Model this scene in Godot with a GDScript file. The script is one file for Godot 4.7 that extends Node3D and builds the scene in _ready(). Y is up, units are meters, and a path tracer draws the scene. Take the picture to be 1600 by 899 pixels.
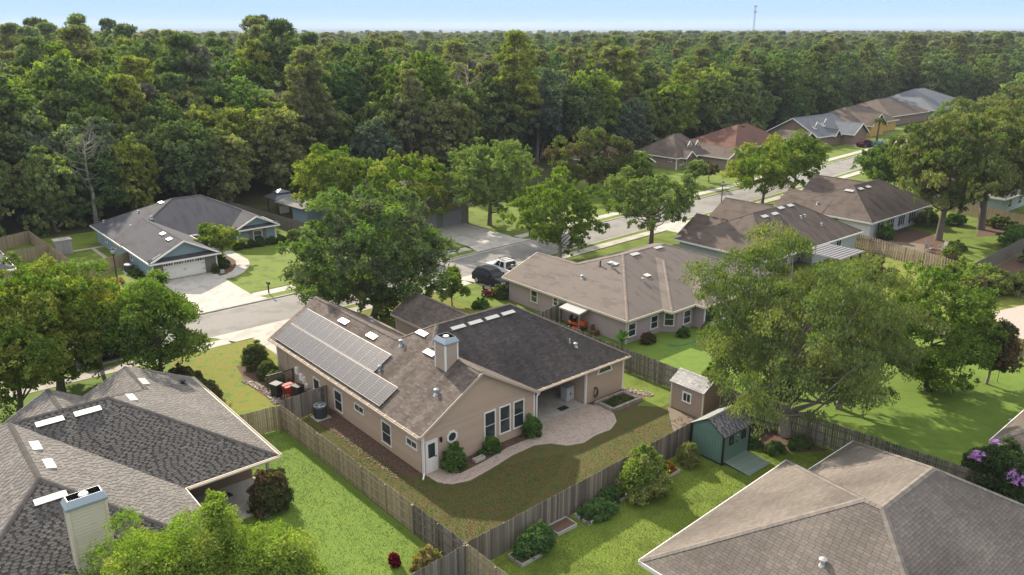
extends Node3D
# A neighbourhood seen from the air. -Z runs from the back fences to the street, X runs along the street.

var R := RandomNumberGenerator.new()
var used := {}
var M := {}
var UV: PackedVector3Array = PackedVector3Array()
var CAM := Vector3(0, 25, 0)
var YAW := deg_to_rad(40.35)
var PITCH := deg_to_rad(17.97)
var FOC := 1244.0


class MB:
	var v := PackedVector3Array()
	var c := PackedColorArray()
	var i := PackedInt32Array()
	var col := Color.WHITE

	func tri(a: Vector3, b: Vector3, d: Vector3) -> void:
		var n := v.size()
		v.append(a); v.append(b); v.append(d)
		c.append(col); c.append(col); c.append(col)
		i.append(n); i.append(n + 1); i.append(n + 2)

	func quad(a: Vector3, b: Vector3, d: Vector3, e: Vector3) -> void:
		var n := v.size()
		v.append(a); v.append(b); v.append(d); v.append(e)
		c.append(col); c.append(col); c.append(col); c.append(col)
		i.append(n); i.append(n + 1); i.append(n + 2)
		i.append(n); i.append(n + 2); i.append(n + 3)

	func box(o: Vector3, s: Vector3, b := Basis.IDENTITY) -> void:
		var x := b.x * s.x * 0.5
		var y := b.y * s.y * 0.5
		var z := b.z * s.z * 0.5
		quad(o - x + y - z, o + x + y - z, o + x + y + z, o - x + y + z)
		quad(o - x - y + z, o + x - y + z, o + x - y - z, o - x - y - z)
		quad(o - x + y + z, o + x + y + z, o + x - y + z, o - x - y + z)
		quad(o + x + y - z, o - x + y - z, o - x - y - z, o + x - y - z)
		quad(o + x + y + z, o + x + y - z, o + x - y - z, o + x - y + z)
		quad(o - x + y - z, o - x + y + z, o - x - y + z, o - x - y - z)

	# box given by two corners
	func bb(a: Vector3, b: Vector3) -> void:
		box((a + b) * 0.5, (b - a).abs())

	# bar between two points with a square section
	func bar(a: Vector3, b: Vector3, w: float, h := -1.0) -> void:
		var d := b - a
		var l := d.length()
		if l < 0.0001:
			return
		var y := d / l
		var x := y.cross(Vector3.UP)
		if x.length() < 0.01:
			x = Vector3.RIGHT
		x = x.normalized()
		box((a + b) * 0.5, Vector3(w, l, w if h < 0 else h), Basis(x, y, x.cross(y)))

	# tapered tube along points with radii
	func tube(p: PackedVector3Array, r: PackedFloat32Array, sides := 6, caps := true) -> void:
		var n0 := v.size()
		for k in p.size():
			var d := p[mini(k + 1, p.size() - 1)] - p[maxi(k - 1, 0)]
			d = d.normalized()
			var x := d.cross(Vector3(0.31, 0.1, 0.95))
			if x.length() < 0.05:
				x = d.cross(Vector3.RIGHT)
			x = x.normalized()
			var y := d.cross(x)
			for s in sides:
				var t := TAU * s / sides
				v.append(p[k] + (x * cos(t) + y * sin(t)) * r[k])
				c.append(col)
		for k in p.size() - 1:
			for s in sides:
				var a := n0 + k * sides + s
				var b := n0 + k * sides + (s + 1) % sides
				i.append(a); i.append(b); i.append(b + sides)
				i.append(a); i.append(b + sides); i.append(a + sides)
		if caps:
			var e := n0 + (p.size() - 1) * sides
			for s in range(1, sides - 1):
				i.append(e); i.append(e + s); i.append(e + s + 1)
				i.append(n0); i.append(n0 + s + 1); i.append(n0 + s)

	func cyl(a: Vector3, b: Vector3, r0: float, r1: float, sides := 10) -> void:
		tube(PackedVector3Array([a, b]), PackedFloat32Array([r0, r1]), sides)

	# flat polygon in the xz plane raised to a slab
	func slab(poly: PackedVector2Array, y0: float, y1: float) -> void:
		var t := Geometry2D.triangulate_polygon(poly)
		for k in range(0, t.size(), 3):
			var a := poly[t[k]]
			var b := poly[t[k + 1]]
			var d := poly[t[k + 2]]
			tri(Vector3(a.x, y1, a.y), Vector3(b.x, y1, b.y), Vector3(d.x, y1, d.y))
		for k in poly.size():
			var a := poly[k]
			var b := poly[(k + 1) % poly.size()]
			quad(Vector3(a.x, y1, a.y), Vector3(b.x, y1, b.y), Vector3(b.x, y0, b.y), Vector3(a.x, y0, a.y))

	func mesh(smooth := false) -> ArrayMesh:
		var m := ArrayMesh.new()
		if v.is_empty():
			return m
		var a := []
		a.resize(Mesh.ARRAY_MAX)
		a[Mesh.ARRAY_VERTEX] = v
		a[Mesh.ARRAY_COLOR] = c
		a[Mesh.ARRAY_INDEX] = i
		m.add_surface_from_arrays(Mesh.PRIMITIVE_TRIANGLES, a)
		if smooth:
			var st := SurfaceTool.new()
			st.create_from(m, 0)
			st.set_smooth_group(0)
			st.generate_normals()
			m = st.commit()
		return m


func numbered(n: String) -> String:
	used[n] = used.get(n, -1) + 1
	return n if used[n] == 0 else "%s_%03d" % [n, used[n]]


func thing(called: String, label: String, category: String, at := Vector3.ZERO, turn := 0.0, group := "") -> Node3D:
	var o := Node3D.new()
	o.name = numbered(called)
	add_child(o)
	o.position = at
	o.rotation.y = turn
	o.set_meta("label", label)
	o.set_meta("category", category)
	if group:
		o.set_meta("group", group)
	return o


# a part whose mesh is in the thing's own coordinates
func part(called: String, mesh: Mesh, m: Material, parent: Node3D, kind := "", label := "") -> MeshInstance3D:
	var o := MeshInstance3D.new()
	o.name = called
	o.mesh = mesh
	o.material_override = m
	parent.add_child(o, true)
	if kind:
		o.set_meta("kind", kind)
	if label:
		o.set_meta("label", label)
	return o


# a part whose mesh is in world coordinates, under an unturned thing
func wpart(called: String, b: MB, m: Material, parent: Node3D, kind := "", label := "") -> MeshInstance3D:
	var o := part(called, b.mesh(), m, parent, kind, label)
	if parent.get_parent() == self:
		o.position = -parent.position
	return o


func struct(called: String, b: MB, m: Material) -> MeshInstance3D:
	var o := MeshInstance3D.new()
	o.name = numbered(called)
	o.mesh = b.mesh()
	o.material_override = m
	add_child(o)
	o.set_meta("kind", "structure")
	return o


func copy(o: Node3D, called: String, label: String, at: Vector3, turn := 0.0, scl := Vector3.ONE) -> Node3D:
	var d: Node3D = o.duplicate()
	d.name = numbered(called)
	add_child(d)
	d.position = at
	d.rotation = Vector3(0, turn, 0)
	d.scale = scl
	d.set_meta("label", label)
	return d


func lin(r: float, g: float, b: float) -> Color:
	return Color(r, g, b).linear_to_srgb()


func mat(key: String, c: Color, rough := 0.8, metal := 0.0, spec := 0.5) -> StandardMaterial3D:
	var m := StandardMaterial3D.new()
	m.resource_name = key
	m.albedo_color = Color(c.r * 0.8, c.g * 0.8, c.b * 0.8).linear_to_srgb()
	m.roughness = rough
	m.metallic = metal
	m.metallic_specular = spec
	m.vertex_color_use_as_albedo = true
	M[key] = m
	return m


func noise_tex(sd: int, freq: float, ramp: Array, octaves := 4, size := 512, type := FastNoiseLite.TYPE_SIMPLEX_SMOOTH) -> NoiseTexture2D:
	var n := FastNoiseLite.new()
	n.seed = sd
	n.noise_type = type
	n.frequency = freq
	n.fractal_octaves = octaves
	n.fractal_gain = 0.6
	var g := Gradient.new()
	var offs := PackedFloat32Array()
	var cols := PackedColorArray()
	for k in ramp:
		offs.append(k[0])
		cols.append((k[1] as Color).linear_to_srgb())
	g.offsets = offs
	g.colors = cols
	var t := NoiseTexture2D.new()
	t.width = size
	t.height = size
	t.seamless = true
	t.noise = n
	t.color_ramp = g
	return t


# a world-mapped material: fine grain over tile metres, and a coarse patch pattern multiplied over patch metres
func tmat(key: String, ramp: Array, freq: float, tile: float, rough := 0.9, patch: Array = [], patch_m := 30.0, octaves := 4, spec := 0.3) -> StandardMaterial3D:
	var m := mat(key, Color.WHITE, rough, 0.0, spec)
	m.albedo_texture = noise_tex(key.hash() % 1000, freq, ramp, octaves)
	m.uv1_triplanar = true
	m.uv1_world_triplanar = true
	m.uv1_scale = Vector3.ONE / tile
	if patch.size():
		m.detail_enabled = true
		m.detail_blend_mode = BaseMaterial3D.BLEND_MODE_MUL
		m.detail_albedo = noise_tex(key.hash() % 777 + 5, 0.012, patch, 5)
		m.detail_uv_layer = BaseMaterial3D.DETAIL_UV_2
		m.uv2_triplanar = true
		m.uv2_world_triplanar = true
		m.uv2_scale = Vector3.ONE / patch_m
	return m


func grey(k: float) -> Color:
	return Color(k, k, k)


func in_frame(p: Vector3, margin := 0.0) -> bool:
	var f := Vector3(sin(YAW) * cos(PITCH), -sin(PITCH), -cos(YAW) * cos(PITCH))
	var r := Vector3(cos(YAW), 0, sin(YAW))
	var d := p - CAM
	var k := d.dot(f)
	if k < 1.0:
		return false
	var x := FOC * d.dot(r) / k
	var y := FOC * d.dot(r.cross(f)) / k
	return absf(x) < 800 + margin and absf(y) < 450 + margin


# ---------------------------------------------------------------- roofs, walls, windows

func poly_interval(q: PackedVector2Array, v: float) -> Vector2:
	var lo := 1e9
	var hi := -1e9
	for k in q.size():
		var a := q[k]
		var b := q[(k + 1) % q.size()]
		if (a.y <= v and b.y >= v) or (b.y <= v and a.y >= v):
			if absf(b.y - a.y) < 1e-6:
				lo = minf(lo, minf(a.x, b.x))
				hi = maxf(hi, maxf(a.x, b.x))
			else:
				var u := a.x + (b.x - a.x) * (v - a.y) / (b.y - a.y)
				lo = minf(lo, u)
				hi = maxf(hi, u)
	return Vector2(lo, hi)


func plane_axes(p: PackedVector3Array) -> Array:
	var n := Vector3.ZERO
	for k in p.size():
		n += p[k].cross(p[(k + 1) % p.size()])
	n = n.normalized()
	if n.y < 0:
		n = -n
	var u := Vector3.UP.cross(n).normalized()
	var w := n.cross(u)  # up the slope
	return [n, u, w]


# roof decks: one slab per plane
func roof_decks(h: Node3D, planes: Array, m: Material, col: Color, thick := 0.12) -> void:
	for p in planes:
		var b := MB.new()
		b.col = col
		var q := PackedVector2Array()
		for t in p:
			q.append(Vector2(t.x, t.z))
		var tr := Geometry2D.triangulate_polygon(q)
		for k in range(0, tr.size(), 3):
			b.tri(p[tr[k]], p[tr[k + 1]], p[tr[k + 2]])
		var dn := Vector3(0, -thick, 0)
		for k in range(0, tr.size(), 3):
			b.tri(p[tr[k]] + dn, p[tr[k + 2]] + dn, p[tr[k + 1]] + dn)
		for k in p.size():
			var a: Vector3 = p[k]
			var e: Vector3 = p[(k + 1) % p.size()]
			b.quad(a, e, e + dn, a + dn)
		wpart("roof_plane", b, m, h)


# courses of shingles on the given planes, as one mesh; the nearest ones in view become parts of their own
func shingle_roof(h: Node3D, planes: Array, m: Material, o: Dictionary) -> void:
	var b := MB.new()
	var ex: float = o.ex
	var single := []
	var sn := FastNoiseLite.new()
	sn.seed = o.get("seed", 1)
	sn.frequency = 1.0
	for p in planes:
		var ax := plane_axes(p)
		var n: Vector3 = ax[0]
		var u: Vector3 = ax[1]
		var w: Vector3 = ax[2]
		var q := PackedVector2Array()
		var org: Vector3 = p[0]
		var vmin := 1e9
		var vmax := -1e9
		for t in p:
			var d: Vector3 = t - org
			q.append(Vector2(d.dot(u), d.dot(w)))
			vmin = minf(vmin, q[-1].y)
			vmax = maxf(vmax, q[-1].y)
		var v := vmin
		var row := 0
		while v < vmax - 0.03:
			var v1 := minf(v + ex, vmax - 0.002)
			var a0 := poly_interval(q, v + 0.001)
			var a1 := poly_interval(q, v1)
			var x: float = minf(a0.x, a1.x) - (row % 2) * 0.19 - R.randf() * 0.1
			var tab := false
			var xe := maxf(a0.y, a1.y)
			while x < xe:
				var wide: float = R.randf_range(o.wmin, o.wmax)
				var raised := true
				var col: Color = o.cols[R.randi() % o.cols.size()]
				if o.get("laminate", false):
					tab = not tab if R.randf() < 0.88 else tab
					raised = tab
					if not raised:
						wide *= 0.55
						col = o.dark[R.randi() % o.dark.size()]
				var x1: float = x + wide
				var st := sn.get_noise_2d(x * o.get("streak_f", 0.9) + org.x * 3.1, v * 0.12 + org.z)
				var st2 := sn.get_noise_2d(x * 0.16 + 40.0, v * 0.2 + org.z)
				var f: float = clampf(1.0 + st * o.get("streak", 0.2) + st2 * o.get("patch", 0.2), 0.45, 1.4)
				f *= R.randf_range(0.9, 1.1)
				col = Color(col.r * f, col.g * f, col.b * f)
				var gap: float = o.get("gap", 0.006)
				var l0 := clampf(x, a0.x, a0.y)
				var r0 := clampf(x1 - gap, a0.x, a0.y)
				var l1 := clampf(x, a1.x, a1.y)
				var r1 := clampf(x1 - gap, a1.x, a1.y)
				if r0 - l0 > 0.01 or r1 - l1 > 0.01:
					var t0: float = o.get("t", 0.016) if raised else 0.006
					var t1 := t0 * 0.3 + 0.002
					var pa := org + u * l0 + w * v + n * t0
					var pb := org + u * r0 + w * v + n * t0
					var pc := org + u * r1 + w * (v1 + 0.004) + n * t1
					var pd := org + u * l1 + w * (v1 + 0.004) + n * t1
					var whole := absf(l0 - l1) < 0.001 and absf(r0 - r1) < 0.001 and r0 - l0 > wide * 0.8
					if o.get("single", 0) > 0 and whole and raised and in_frame((pa + pc) * 0.5, -6):
						single.append([CAM.distance_squared_to(pa), org + u * ((l0 + r0) * 0.5) + w * v, u * (r0 - l0), n, w * (ex + 0.004), col, t0])
					b.col = col
					b.quad(pd, pc, pb, pa)
					b.quad(pa, pb, pb - n * (t0 - 0.001), pa - n * (t0 - 0.001))
					if single.size() and single[-1][1].distance_squared_to((pa + pb) * 0.5 - n * t0) < 1e-6:
						single[-1].append(b.v.size() - 8)
				x = x1
			v += ex
			row += 1
	if o.get("single", 0) > 0:
		single.sort_custom(func(s1, s2): return s1[0] < s2[0])
		var cut := {}
		for k in mini(o.single, single.size()):
			var s: Array = single[k]
			cut[s[-1]] = true
			var one := MB.new()
			one.col = s[5]
			var hu: Vector3 = s[2] * 0.5
			var t0: float = s[6]
			var nn: Vector3 = s[3]
			var pa := -hu + nn * t0
			var pb := hu + nn * t0
			var pc: Vector3 = hu + s[4] + nn * (t0 * 0.3 + 0.002)
			var pd: Vector3 = -hu + s[4] + nn * (t0 * 0.3 + 0.002)
			one.quad(pd, pc, pb, pa)
			one.quad(pa, pb, hu + nn * 0.001, -hu + nn * 0.001)
			one.quad(pa, -hu + nn * 0.001, -hu + s[4] + nn * 0.001, pd)
			one.quad(pb, pc, hu + s[4] + nn * 0.001, hu + nn * 0.001)
			var mi := part("shingle", one.mesh(), m, h)
			mi.position = s[1] - h.position
		# leave the single ones out of the joined mesh
		var nb := MB.new()
		var k := 0
		while k < b.v.size():
			if not cut.has(k):
				nb.col = b.c[k]
				nb.quad(b.v[k], b.v[k + 1], b.v[k + 2], b.v[k + 3])
				nb.quad(b.v[k + 4], b.v[k + 5], b.v[k + 6], b.v[k + 7])
			k += 8
		b = nb
	wpart("shingles", b, m, h, "stuff")


# caps along ridges and hips; drop is how far the cap's sides fall per metre
func ridge_caps(h: Node3D, lines: Array, m: Material, col: Color, wide := 0.14, drop := 0.5, step := 0.26) -> void:
	var b := MB.new()
	for l in lines:
		var a: Vector3 = l[0]
		var e: Vector3 = l[1]
		var d := e - a
		var len := d.length()
		var y := d / len
		var s := y.cross(Vector3.UP).normalized()
		var up := s.cross(y).normalized()
		var k := 0.0
		var dr: float = drop if absf(y.y) < 0.05 else drop * 0.72
		while k < len:
			var k1 := minf(k + step, len)
			var f := R.randf_range(0.85, 1.12)
			b.col = Color(col.r * f, col.g * f, col.b * f)
			var p := a + y * k + up * 0.022
			var q := a + y * (k1 + 0.01) + up * 0.034
			var sd := s * wide - Vector3(0, wide * dr, 0)
			var se := -s * wide - Vector3(0, wide * dr, 0)
			b.quad(p, q, q + sd, p + sd)
			b.quad(q, p, p + se, q + se)
			b.tri(q, q + sd, q + sd - up * 0.012)
			b.quad(q, q + sd, q + sd - up * 0.014, q - up * 0.014)
			b.quad(q, q + se, q + se - up * 0.014, q - up * 0.014)
			k = k1
	wpart("ridge_cap", b, m, h)


# fascia boards and gutters along eaves: pairs of points at deck level
func fascia(h: Node3D, lines: Array, m: Material, col: Color, deep := 0.17, name := "fascia") -> void:
	for l in lines:
		var b := MB.new()
		b.col = col
		var a: Vector3 = l[0]
		var e: Vector3 = l[1]
		var out: Vector3 = l[2]
		var o := out.normalized()
		var y := (e - a).normalized()
		var dn := Vector3(0, -deep, 0)
		var t := o * 0.045
		var lift := Vector3(0, 0.012, 0)
		a += o * 0.004
		e += o * 0.004
		b.quad(a + t + lift, e + t + lift, e + t + dn, a + t + dn)
		b.quad(a + lift, e + lift, e + t + lift, a + t + lift)
		b.quad(a + dn, a + t + dn, e + t + dn, e + dn)
		b.quad(a + lift, a + t + lift, a + t + dn, a + dn)
		b.quad(e + lift, e + dn, e + t + dn, e + t + lift)
		b.quad(a + lift, a + dn, e + dn, e + lift)
		wpart(name, b, m, h)


func gutter(h: Node3D, a: Vector3, e: Vector3, out: Vector3, m: Material, brackets := 0) -> void:
	var b := MB.new()
	var o := out.normalized()
	var lo := Vector3(0, -0.11, 0)
	a += o * 0.055 + Vector3(0, -0.01, 0)
	e += o * 0.055 + Vector3(0, -0.01, 0)
	b.quad(a, e, e + lo, a + lo)
	b.quad(a + lo, e + lo, e + lo + o * 0.11, a + lo + o * 0.11)
	b.quad(a + o * 0.13, e + o * 0.13, e + lo + o * 0.11, a + lo + o * 0.11)
	b.quad(a, a + o * 0.13, a + lo + o * 0.11, a + lo)
	b.quad(e, e + o * 0.13, e + lo + o * 0.11, e + lo)
	var rim := o * 0.13
	b.bar(a + rim, e + rim, 0.02)
	wpart("gutter", b, m, h)
	for k in brackets:
		var t := (k + 0.5) / brackets
		var g := MB.new()
		var p := a.lerp(e, t)
		g.bar(p - o * 0.06 + Vector3(0, 0.045, 0), p + o * 0.13 + Vector3(0, 0.01, 0), 0.035)
		wpart("gutter_bracket", g, m, h)


# a vertical wall polygon with lap siding; pts in world coordinates, out the way it faces
func siding(h: Node3D, p: PackedVector3Array, out: Vector3, m: Material, col: Color, exposure := 0.18, proud := 0.03) -> void:
	var b := MB.new()
	var o := out.normalized()
	var u := Vector3.UP.cross(o).normalized()
	var q := PackedVector2Array()
	var lo := 1e9
	var hi := -1e9
	for t in p:
		q.append(Vector2((t - p[0]).dot(u), t.y))
		lo = minf(lo, t.y)
		hi = maxf(hi, t.y)
	var base := p[0] - Vector3(0, p[0].y, 0)
	var v := lo
	while v < hi - 0.02:
		var v1 := minf(v + exposure, hi - 0.002)
		var a0 := poly_interval(q, v + 0.001)
		var a1 := poly_interval(q, v1)
		var f := R.randf_range(0.96, 1.04)
		b.col = Color(col.r * f, col.g * f, col.b * f)
		var pa := base + u * a0.x + Vector3(0, v, 0) + o * proud
		var pb := base + u * a0.y + Vector3(0, v, 0) + o * proud
		var pc := base + u * a1.y + Vector3(0, v1, 0) + o * 0.003
		var pd := base + u * a1.x + Vector3(0, v1, 0) + o * 0.003
		b.quad(pd, pc, pb, pa)
		b.quad(pa, pb, pb - o * (proud - 0.001), pa - o * (proud - 0.001))
		v += exposure
	wpart("siding", b, m, h, "stuff")


# a plain wall panel with thickness behind it
func wall(h: Node3D, p: PackedVector3Array, out: Vector3, m: Material, col := Color.WHITE, thick := 0.18) -> void:
	var b := MB.new()
	b.col = col
	var o := out.normalized() * thick
	var u := Vector3.UP.cross(out).normalized()
	var q := PackedVector2Array()
	for t in p:
		q.append(Vector2((t - p[0]).dot(u), t.y))
	var tr := Geometry2D.triangulate_polygon(q)
	for k in range(0, tr.size(), 3):
		b.tri(p[tr[k]], p[tr[k + 1]], p[tr[k + 2]])
		b.tri(p[tr[k]] - o, p[tr[k + 2]] - o, p[tr[k + 1]] - o)
	for k in p.size():
		var a := p[k]
		var e := p[(k + 1) % p.size()]
		b.quad(a, e, e - o, a - o)
	wpart("wall", b, m, h)


func rect(a: Vector3, e: Vector3, y0: float, y1: float) -> PackedVector3Array:
	return PackedVector3Array([Vector3(a.x, y0, a.z), Vector3(e.x, y0, e.z), Vector3(e.x, y1, e.z), Vector3(a.x, y1, a.z)])


# four walls round a rectangle
func walls_box(h: Node3D, x0: float, x1: float, z0: float, z1: float, y1: float, m: Material) -> void:
	wall(h, rect(Vector3(x0, 0, z1), Vector3(x1, 0, z1), -0.05, y1), Vector3.BACK, m)
	wall(h, rect(Vector3(x0, 0, z0), Vector3(x1, 0, z0), -0.05, y1), Vector3.FORWARD, m)
	wall(h, rect(Vector3(x0, 0, z0 + 0.19), Vector3(x0, 0, z1 - 0.19), -0.05, y1), Vector3.LEFT, m)
	wall(h, rect(Vector3(x1, 0, z0 + 0.19), Vector3(x1, 0, z1 - 0.19), -0.05, y1), Vector3.RIGHT, m)


# window with frame, sashes and panes. style: double, slider, single, grid
func window(h: Node3D, c: Vector3, out: Vector3, w: float, ht: float, style := "double", frame: Material = null, trim := 0.09, name := "window") -> MeshInstance3D:
	var o := out.normalized()
	var u := Vector3.UP.cross(o).normalized()
	var b := MB.new()
	var bs := Basis(u, Vector3.UP, o)
	var fr: Material = frame if frame else M.white_trim
	b.box(c + Vector3(0, ht * 0.5 - trim * 0.5, 0) + o * 0.035, Vector3(w, trim, 0.07), bs)
	b.box(c - Vector3(0, ht * 0.5 - trim * 0.5, 0) + o * 0.042, Vector3(w + 0.04, trim, 0.084), bs)
	b.box(c + u * (w * 0.5 - trim * 0.5) + o * 0.035, Vector3(trim, ht - 2 * trim, 0.07), bs)
	b.box(c - u * (w * 0.5 - trim * 0.5) + o * 0.035, Vector3(trim, ht - 2 * trim, 0.07), bs)
	var iw := w - 2 * trim
	var ih := ht - 2 * trim
	var f := wpart(name, b, fr, h)
	var spots := []
	if style == "double":
		spots = [[Vector2(0, ih * 0.25), Vector2(iw, ih * 0.5)], [Vector2(0, -ih * 0.25), Vector2(iw, ih * 0.5)]]
	elif style == "slider":
		spots = [[Vector2(iw * 0.25, 0), Vector2(iw * 0.5, ih)], [Vector2(-iw * 0.25, 0), Vector2(iw * 0.5, ih)]]
	elif style == "grid":
		for a in [-1, 1]:
			for e in [-1, 1]:
				spots.append([Vector2(iw * 0.25 * a, ih * 0.25 * e), Vector2(iw * 0.5, ih * 0.5)])
	else:
		spots = [[Vector2.ZERO, Vector2(iw, ih)]]
	for k in spots.size():
		var s: Array = spots[k]
		var p := MB.new()
		p.col = Color.WHITE
		var at: Vector3 = c + u * s[0].x + Vector3(0, s[0].y, 0)
		p.box(at + o * 0.036, Vector3(s[1].x, s[1].y, 0.012), bs)
		wpart("pane", p, M.glass, f)
		if spots.size() > 1:
			var e := MB.new()
			if style != "slider":
				e.box(at + o * 0.045 - Vector3(0, s[1].y * 0.5 * signf(s[0].y) - 0.0, 0), Vector3(iw, 0.04, 0.026 + 0.004 * k), bs)
			if style == "slider" or style == "grid":
				e.box(at + o * 0.047 - u * (s[1].x * 0.5 * signf(s[0].x)), Vector3(0.045, ih, 0.024 + 0.004 * k), bs)
			wpart("sash", e, fr, f)
	return f


func corner_trim(h: Node3D, at: Vector3, y1: float, m: Material, w := 0.12) -> void:
	var b := MB.new()
	b.box(at + Vector3(0, y1 * 0.5, 0), Vector3(w, y1, w))
	wpart("corner_trim", b, m, h)


# low ridge vent box lying on a roof plane
func roof_vent(h: Node3D, at: Vector3, n: Vector3, along: Vector3, l: float, w: float, m: Material, called := "roof_vent") -> void:
	var b := MB.new()
	var x := along.normalized()
	var up := n.normalized()
	var z := x.cross(up).normalized()
	if z.y > 0:
		z = -z
	# z points down the slope
	var hx := x * l * 0.5
	var a := at - z * w * 0.5 + up * 0.035
	var e := at + z * w * 0.5 + up * 0.13
	b.quad(a - hx, a + hx, e + hx, e - hx)
	b.quad(e - hx, e + hx, e + hx - up * 0.05, e - hx - up * 0.05)
	b.tri(a + hx, e + hx, e + hx - up * 0.12)
	b.tri(a - hx, e - hx, e - hx - up * 0.12)
	var mid := at + z * (w * 0.5 - 0.05) + up * 0.02
	b.quad(a - hx - up * 0.03, a + hx - up * 0.03, mid + hx, mid - hx)
	wpart(called, b, m, h)
	var d := MB.new()
	d.box(at + z * (w * 0.5 - 0.06) + up * 0.04, Vector3(l - 0.04, 0.075, 0.06), Basis(x, up, z))
	wpart("vent_opening", d, M.black, h)


func pipe_vent(h: Node3D, at: Vector3, ht: float, r: float, m: Material, cap := true) -> void:
	var b := MB.new()
	b.cyl(at - Vector3(0, 0.1, 0), at + Vector3(0, ht, 0), r, r, 10)
	if cap:
		b.cyl(at + Vector3(0, ht, 0), at + Vector3(0, ht + 0.05, 0), r * 1.7, r * 1.7, 10)
		b.cyl(at + Vector3(0, ht + 0.05, 0), at + Vector3(0, ht + 0.12, 0), r * 1.7, r * 0.4, 10)
	b.cyl(at - Vector3(0, 0.12, 0), at + Vector3(0, 0.03, 0), r * 2.4, r * 1.3, 10)
	wpart("vent_pipe", b, m, h)


func chimney(h: Node3D, x0: float, x1: float, z0: float, z1: float, y0: float, y1: float, wallm: Material, col: Color, trim: Material) -> void:
	var b := MB.new()
	b.col = col
	b.bb(Vector3(x0, y0, z0), Vector3(x1, y1, z1))
	var c := wpart("chimney", b, wallm, h)
	for s in [[Vector3(x0, 0, z1), Vector3(x1, 0, z1), Vector3.BACK], [Vector3(x0, 0, z0), Vector3(x0, 0, z1), Vector3.LEFT], [Vector3(x1, 0, z1), Vector3(x1, 0, z0), Vector3.RIGHT], [Vector3(x1, 0, z0), Vector3(x0, 0, z0), Vector3.FORWARD]]:
		siding(c, rect(s[0] + s[2] * 0.002, s[1] + s[2] * 0.002, y0, y1), s[2], wallm, col, 0.15, 0.03)
	var t := MB.new()
	for x in [x0, x1]:
		for z in [z0, z1]:
			t.box(Vector3(x, (y0 + y1) * 0.5, z), Vector3(0.1, y1 - y0 + 0.004, 0.1))
	wpart("corner_board", t, trim, c)
	var m := MB.new()
	var cy := y1 + 0.3
	var i := 0.05
	var lo := [Vector3(x0 - 0.1, y1 + 0.02, z0 - 0.1), Vector3(x1 + 0.1, y1 + 0.02, z0 - 0.1), Vector3(x1 + 0.1, y1 + 0.02, z1 + 0.1), Vector3(x0 - 0.1, y1 + 0.02, z1 + 0.1)]
	var hi := [Vector3(x0 + i, cy, z0 + i), Vector3(x1 - i, cy, z0 + i), Vector3(x1 - i, cy, z1 - i), Vector3(x0 + i, cy, z1 - i)]
	var inn := []
	for p in hi:
		inn.append(p.lerp(Vector3((x0 + x1) * 0.5, cy, (z0 + z1) * 0.5), 0.04))
	for k in 4:
		var k1 := (k + 1) % 4
		m.quad(lo[k], lo[k1], hi[k1], hi[k])
		m.quad(lo[k] - Vector3(0, 0.1, 0), lo[k1] - Vector3(0, 0.1, 0), lo[k1], lo[k])
		m.quad(hi[k], hi[k1], inn[k1], inn[k])
	wpart("metal_cap", m, M.galvanised, c)
	var d := MB.new()
	d.quad(inn[0] - Vector3(0, 0.2, 0), inn[1] - Vector3(0, 0.2, 0), inn[2] - Vector3(0, 0.2, 0), inn[3] - Vector3(0, 0.2, 0))
	for k in 4:
		var k1 := (k + 1) % 4
		d.quad(inn[k] - Vector3(0, 0.015, 0), inn[k1] - Vector3(0, 0.015, 0), inn[k1] - Vector3(0, 0.2, 0), inn[k] - Vector3(0, 0.2, 0))
	wpart("cap_floor", d, M.black, c)
	var f := MB.new()
	var mid := Vector3((x0 + x1) * 0.5, y1 + 0.1, (z0 + z1) * 0.5)
	f.cyl(mid, mid + Vector3(0, 0.17, 0), 0.12, 0.12, 12)
	f.cyl(mid + Vector3(0, 0.17, 0), mid + Vector3(0, 0.22, 0), 0.2, 0.17, 14)
	wpart("flue", f, M.white_trim, c)


# hip roof planes over a rectangle, with the ridge along x; ridge ends given
func hip_x(x0: float, x1: float, z0: float, z1: float, ye: float, zr: float, xa: float, xb: float, yr: float) -> Array:
	var a := Vector3(xa, yr, zr)
	var b := Vector3(xb, yr, zr)
	var c00 := Vector3(x0, ye, z0)
	var c10 := Vector3(x1, ye, z0)
	var c01 := Vector3(x0, ye, z1)
	var c11 := Vector3(x1, ye, z1)
	return [PackedVector3Array([c01, c11, b, a]), PackedVector3Array([c10, c00, a, b]), PackedVector3Array([c00, c01, a]), PackedVector3Array([c11, c10, b])]


# gable roof planes with the ridge along z from zf (gable end) to zb
func gable_z(xc: float, half: float, zf: float, zb: float, ye: float, yr: float) -> Array:
	return [
		PackedVector3Array([Vector3(xc - half, ye, zf), Vector3(xc - half, ye, zb), Vector3(xc, yr, zb), Vector3(xc, yr, zf)]),
		PackedVector3Array([Vector3(xc + half, ye, zb), Vector3(xc + half, ye, zf), Vector3(xc, yr, zf), Vector3(xc, yr, zb)]),
	]


# ---------------------------------------------------------------- fences

var picket_meshes := {}


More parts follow.
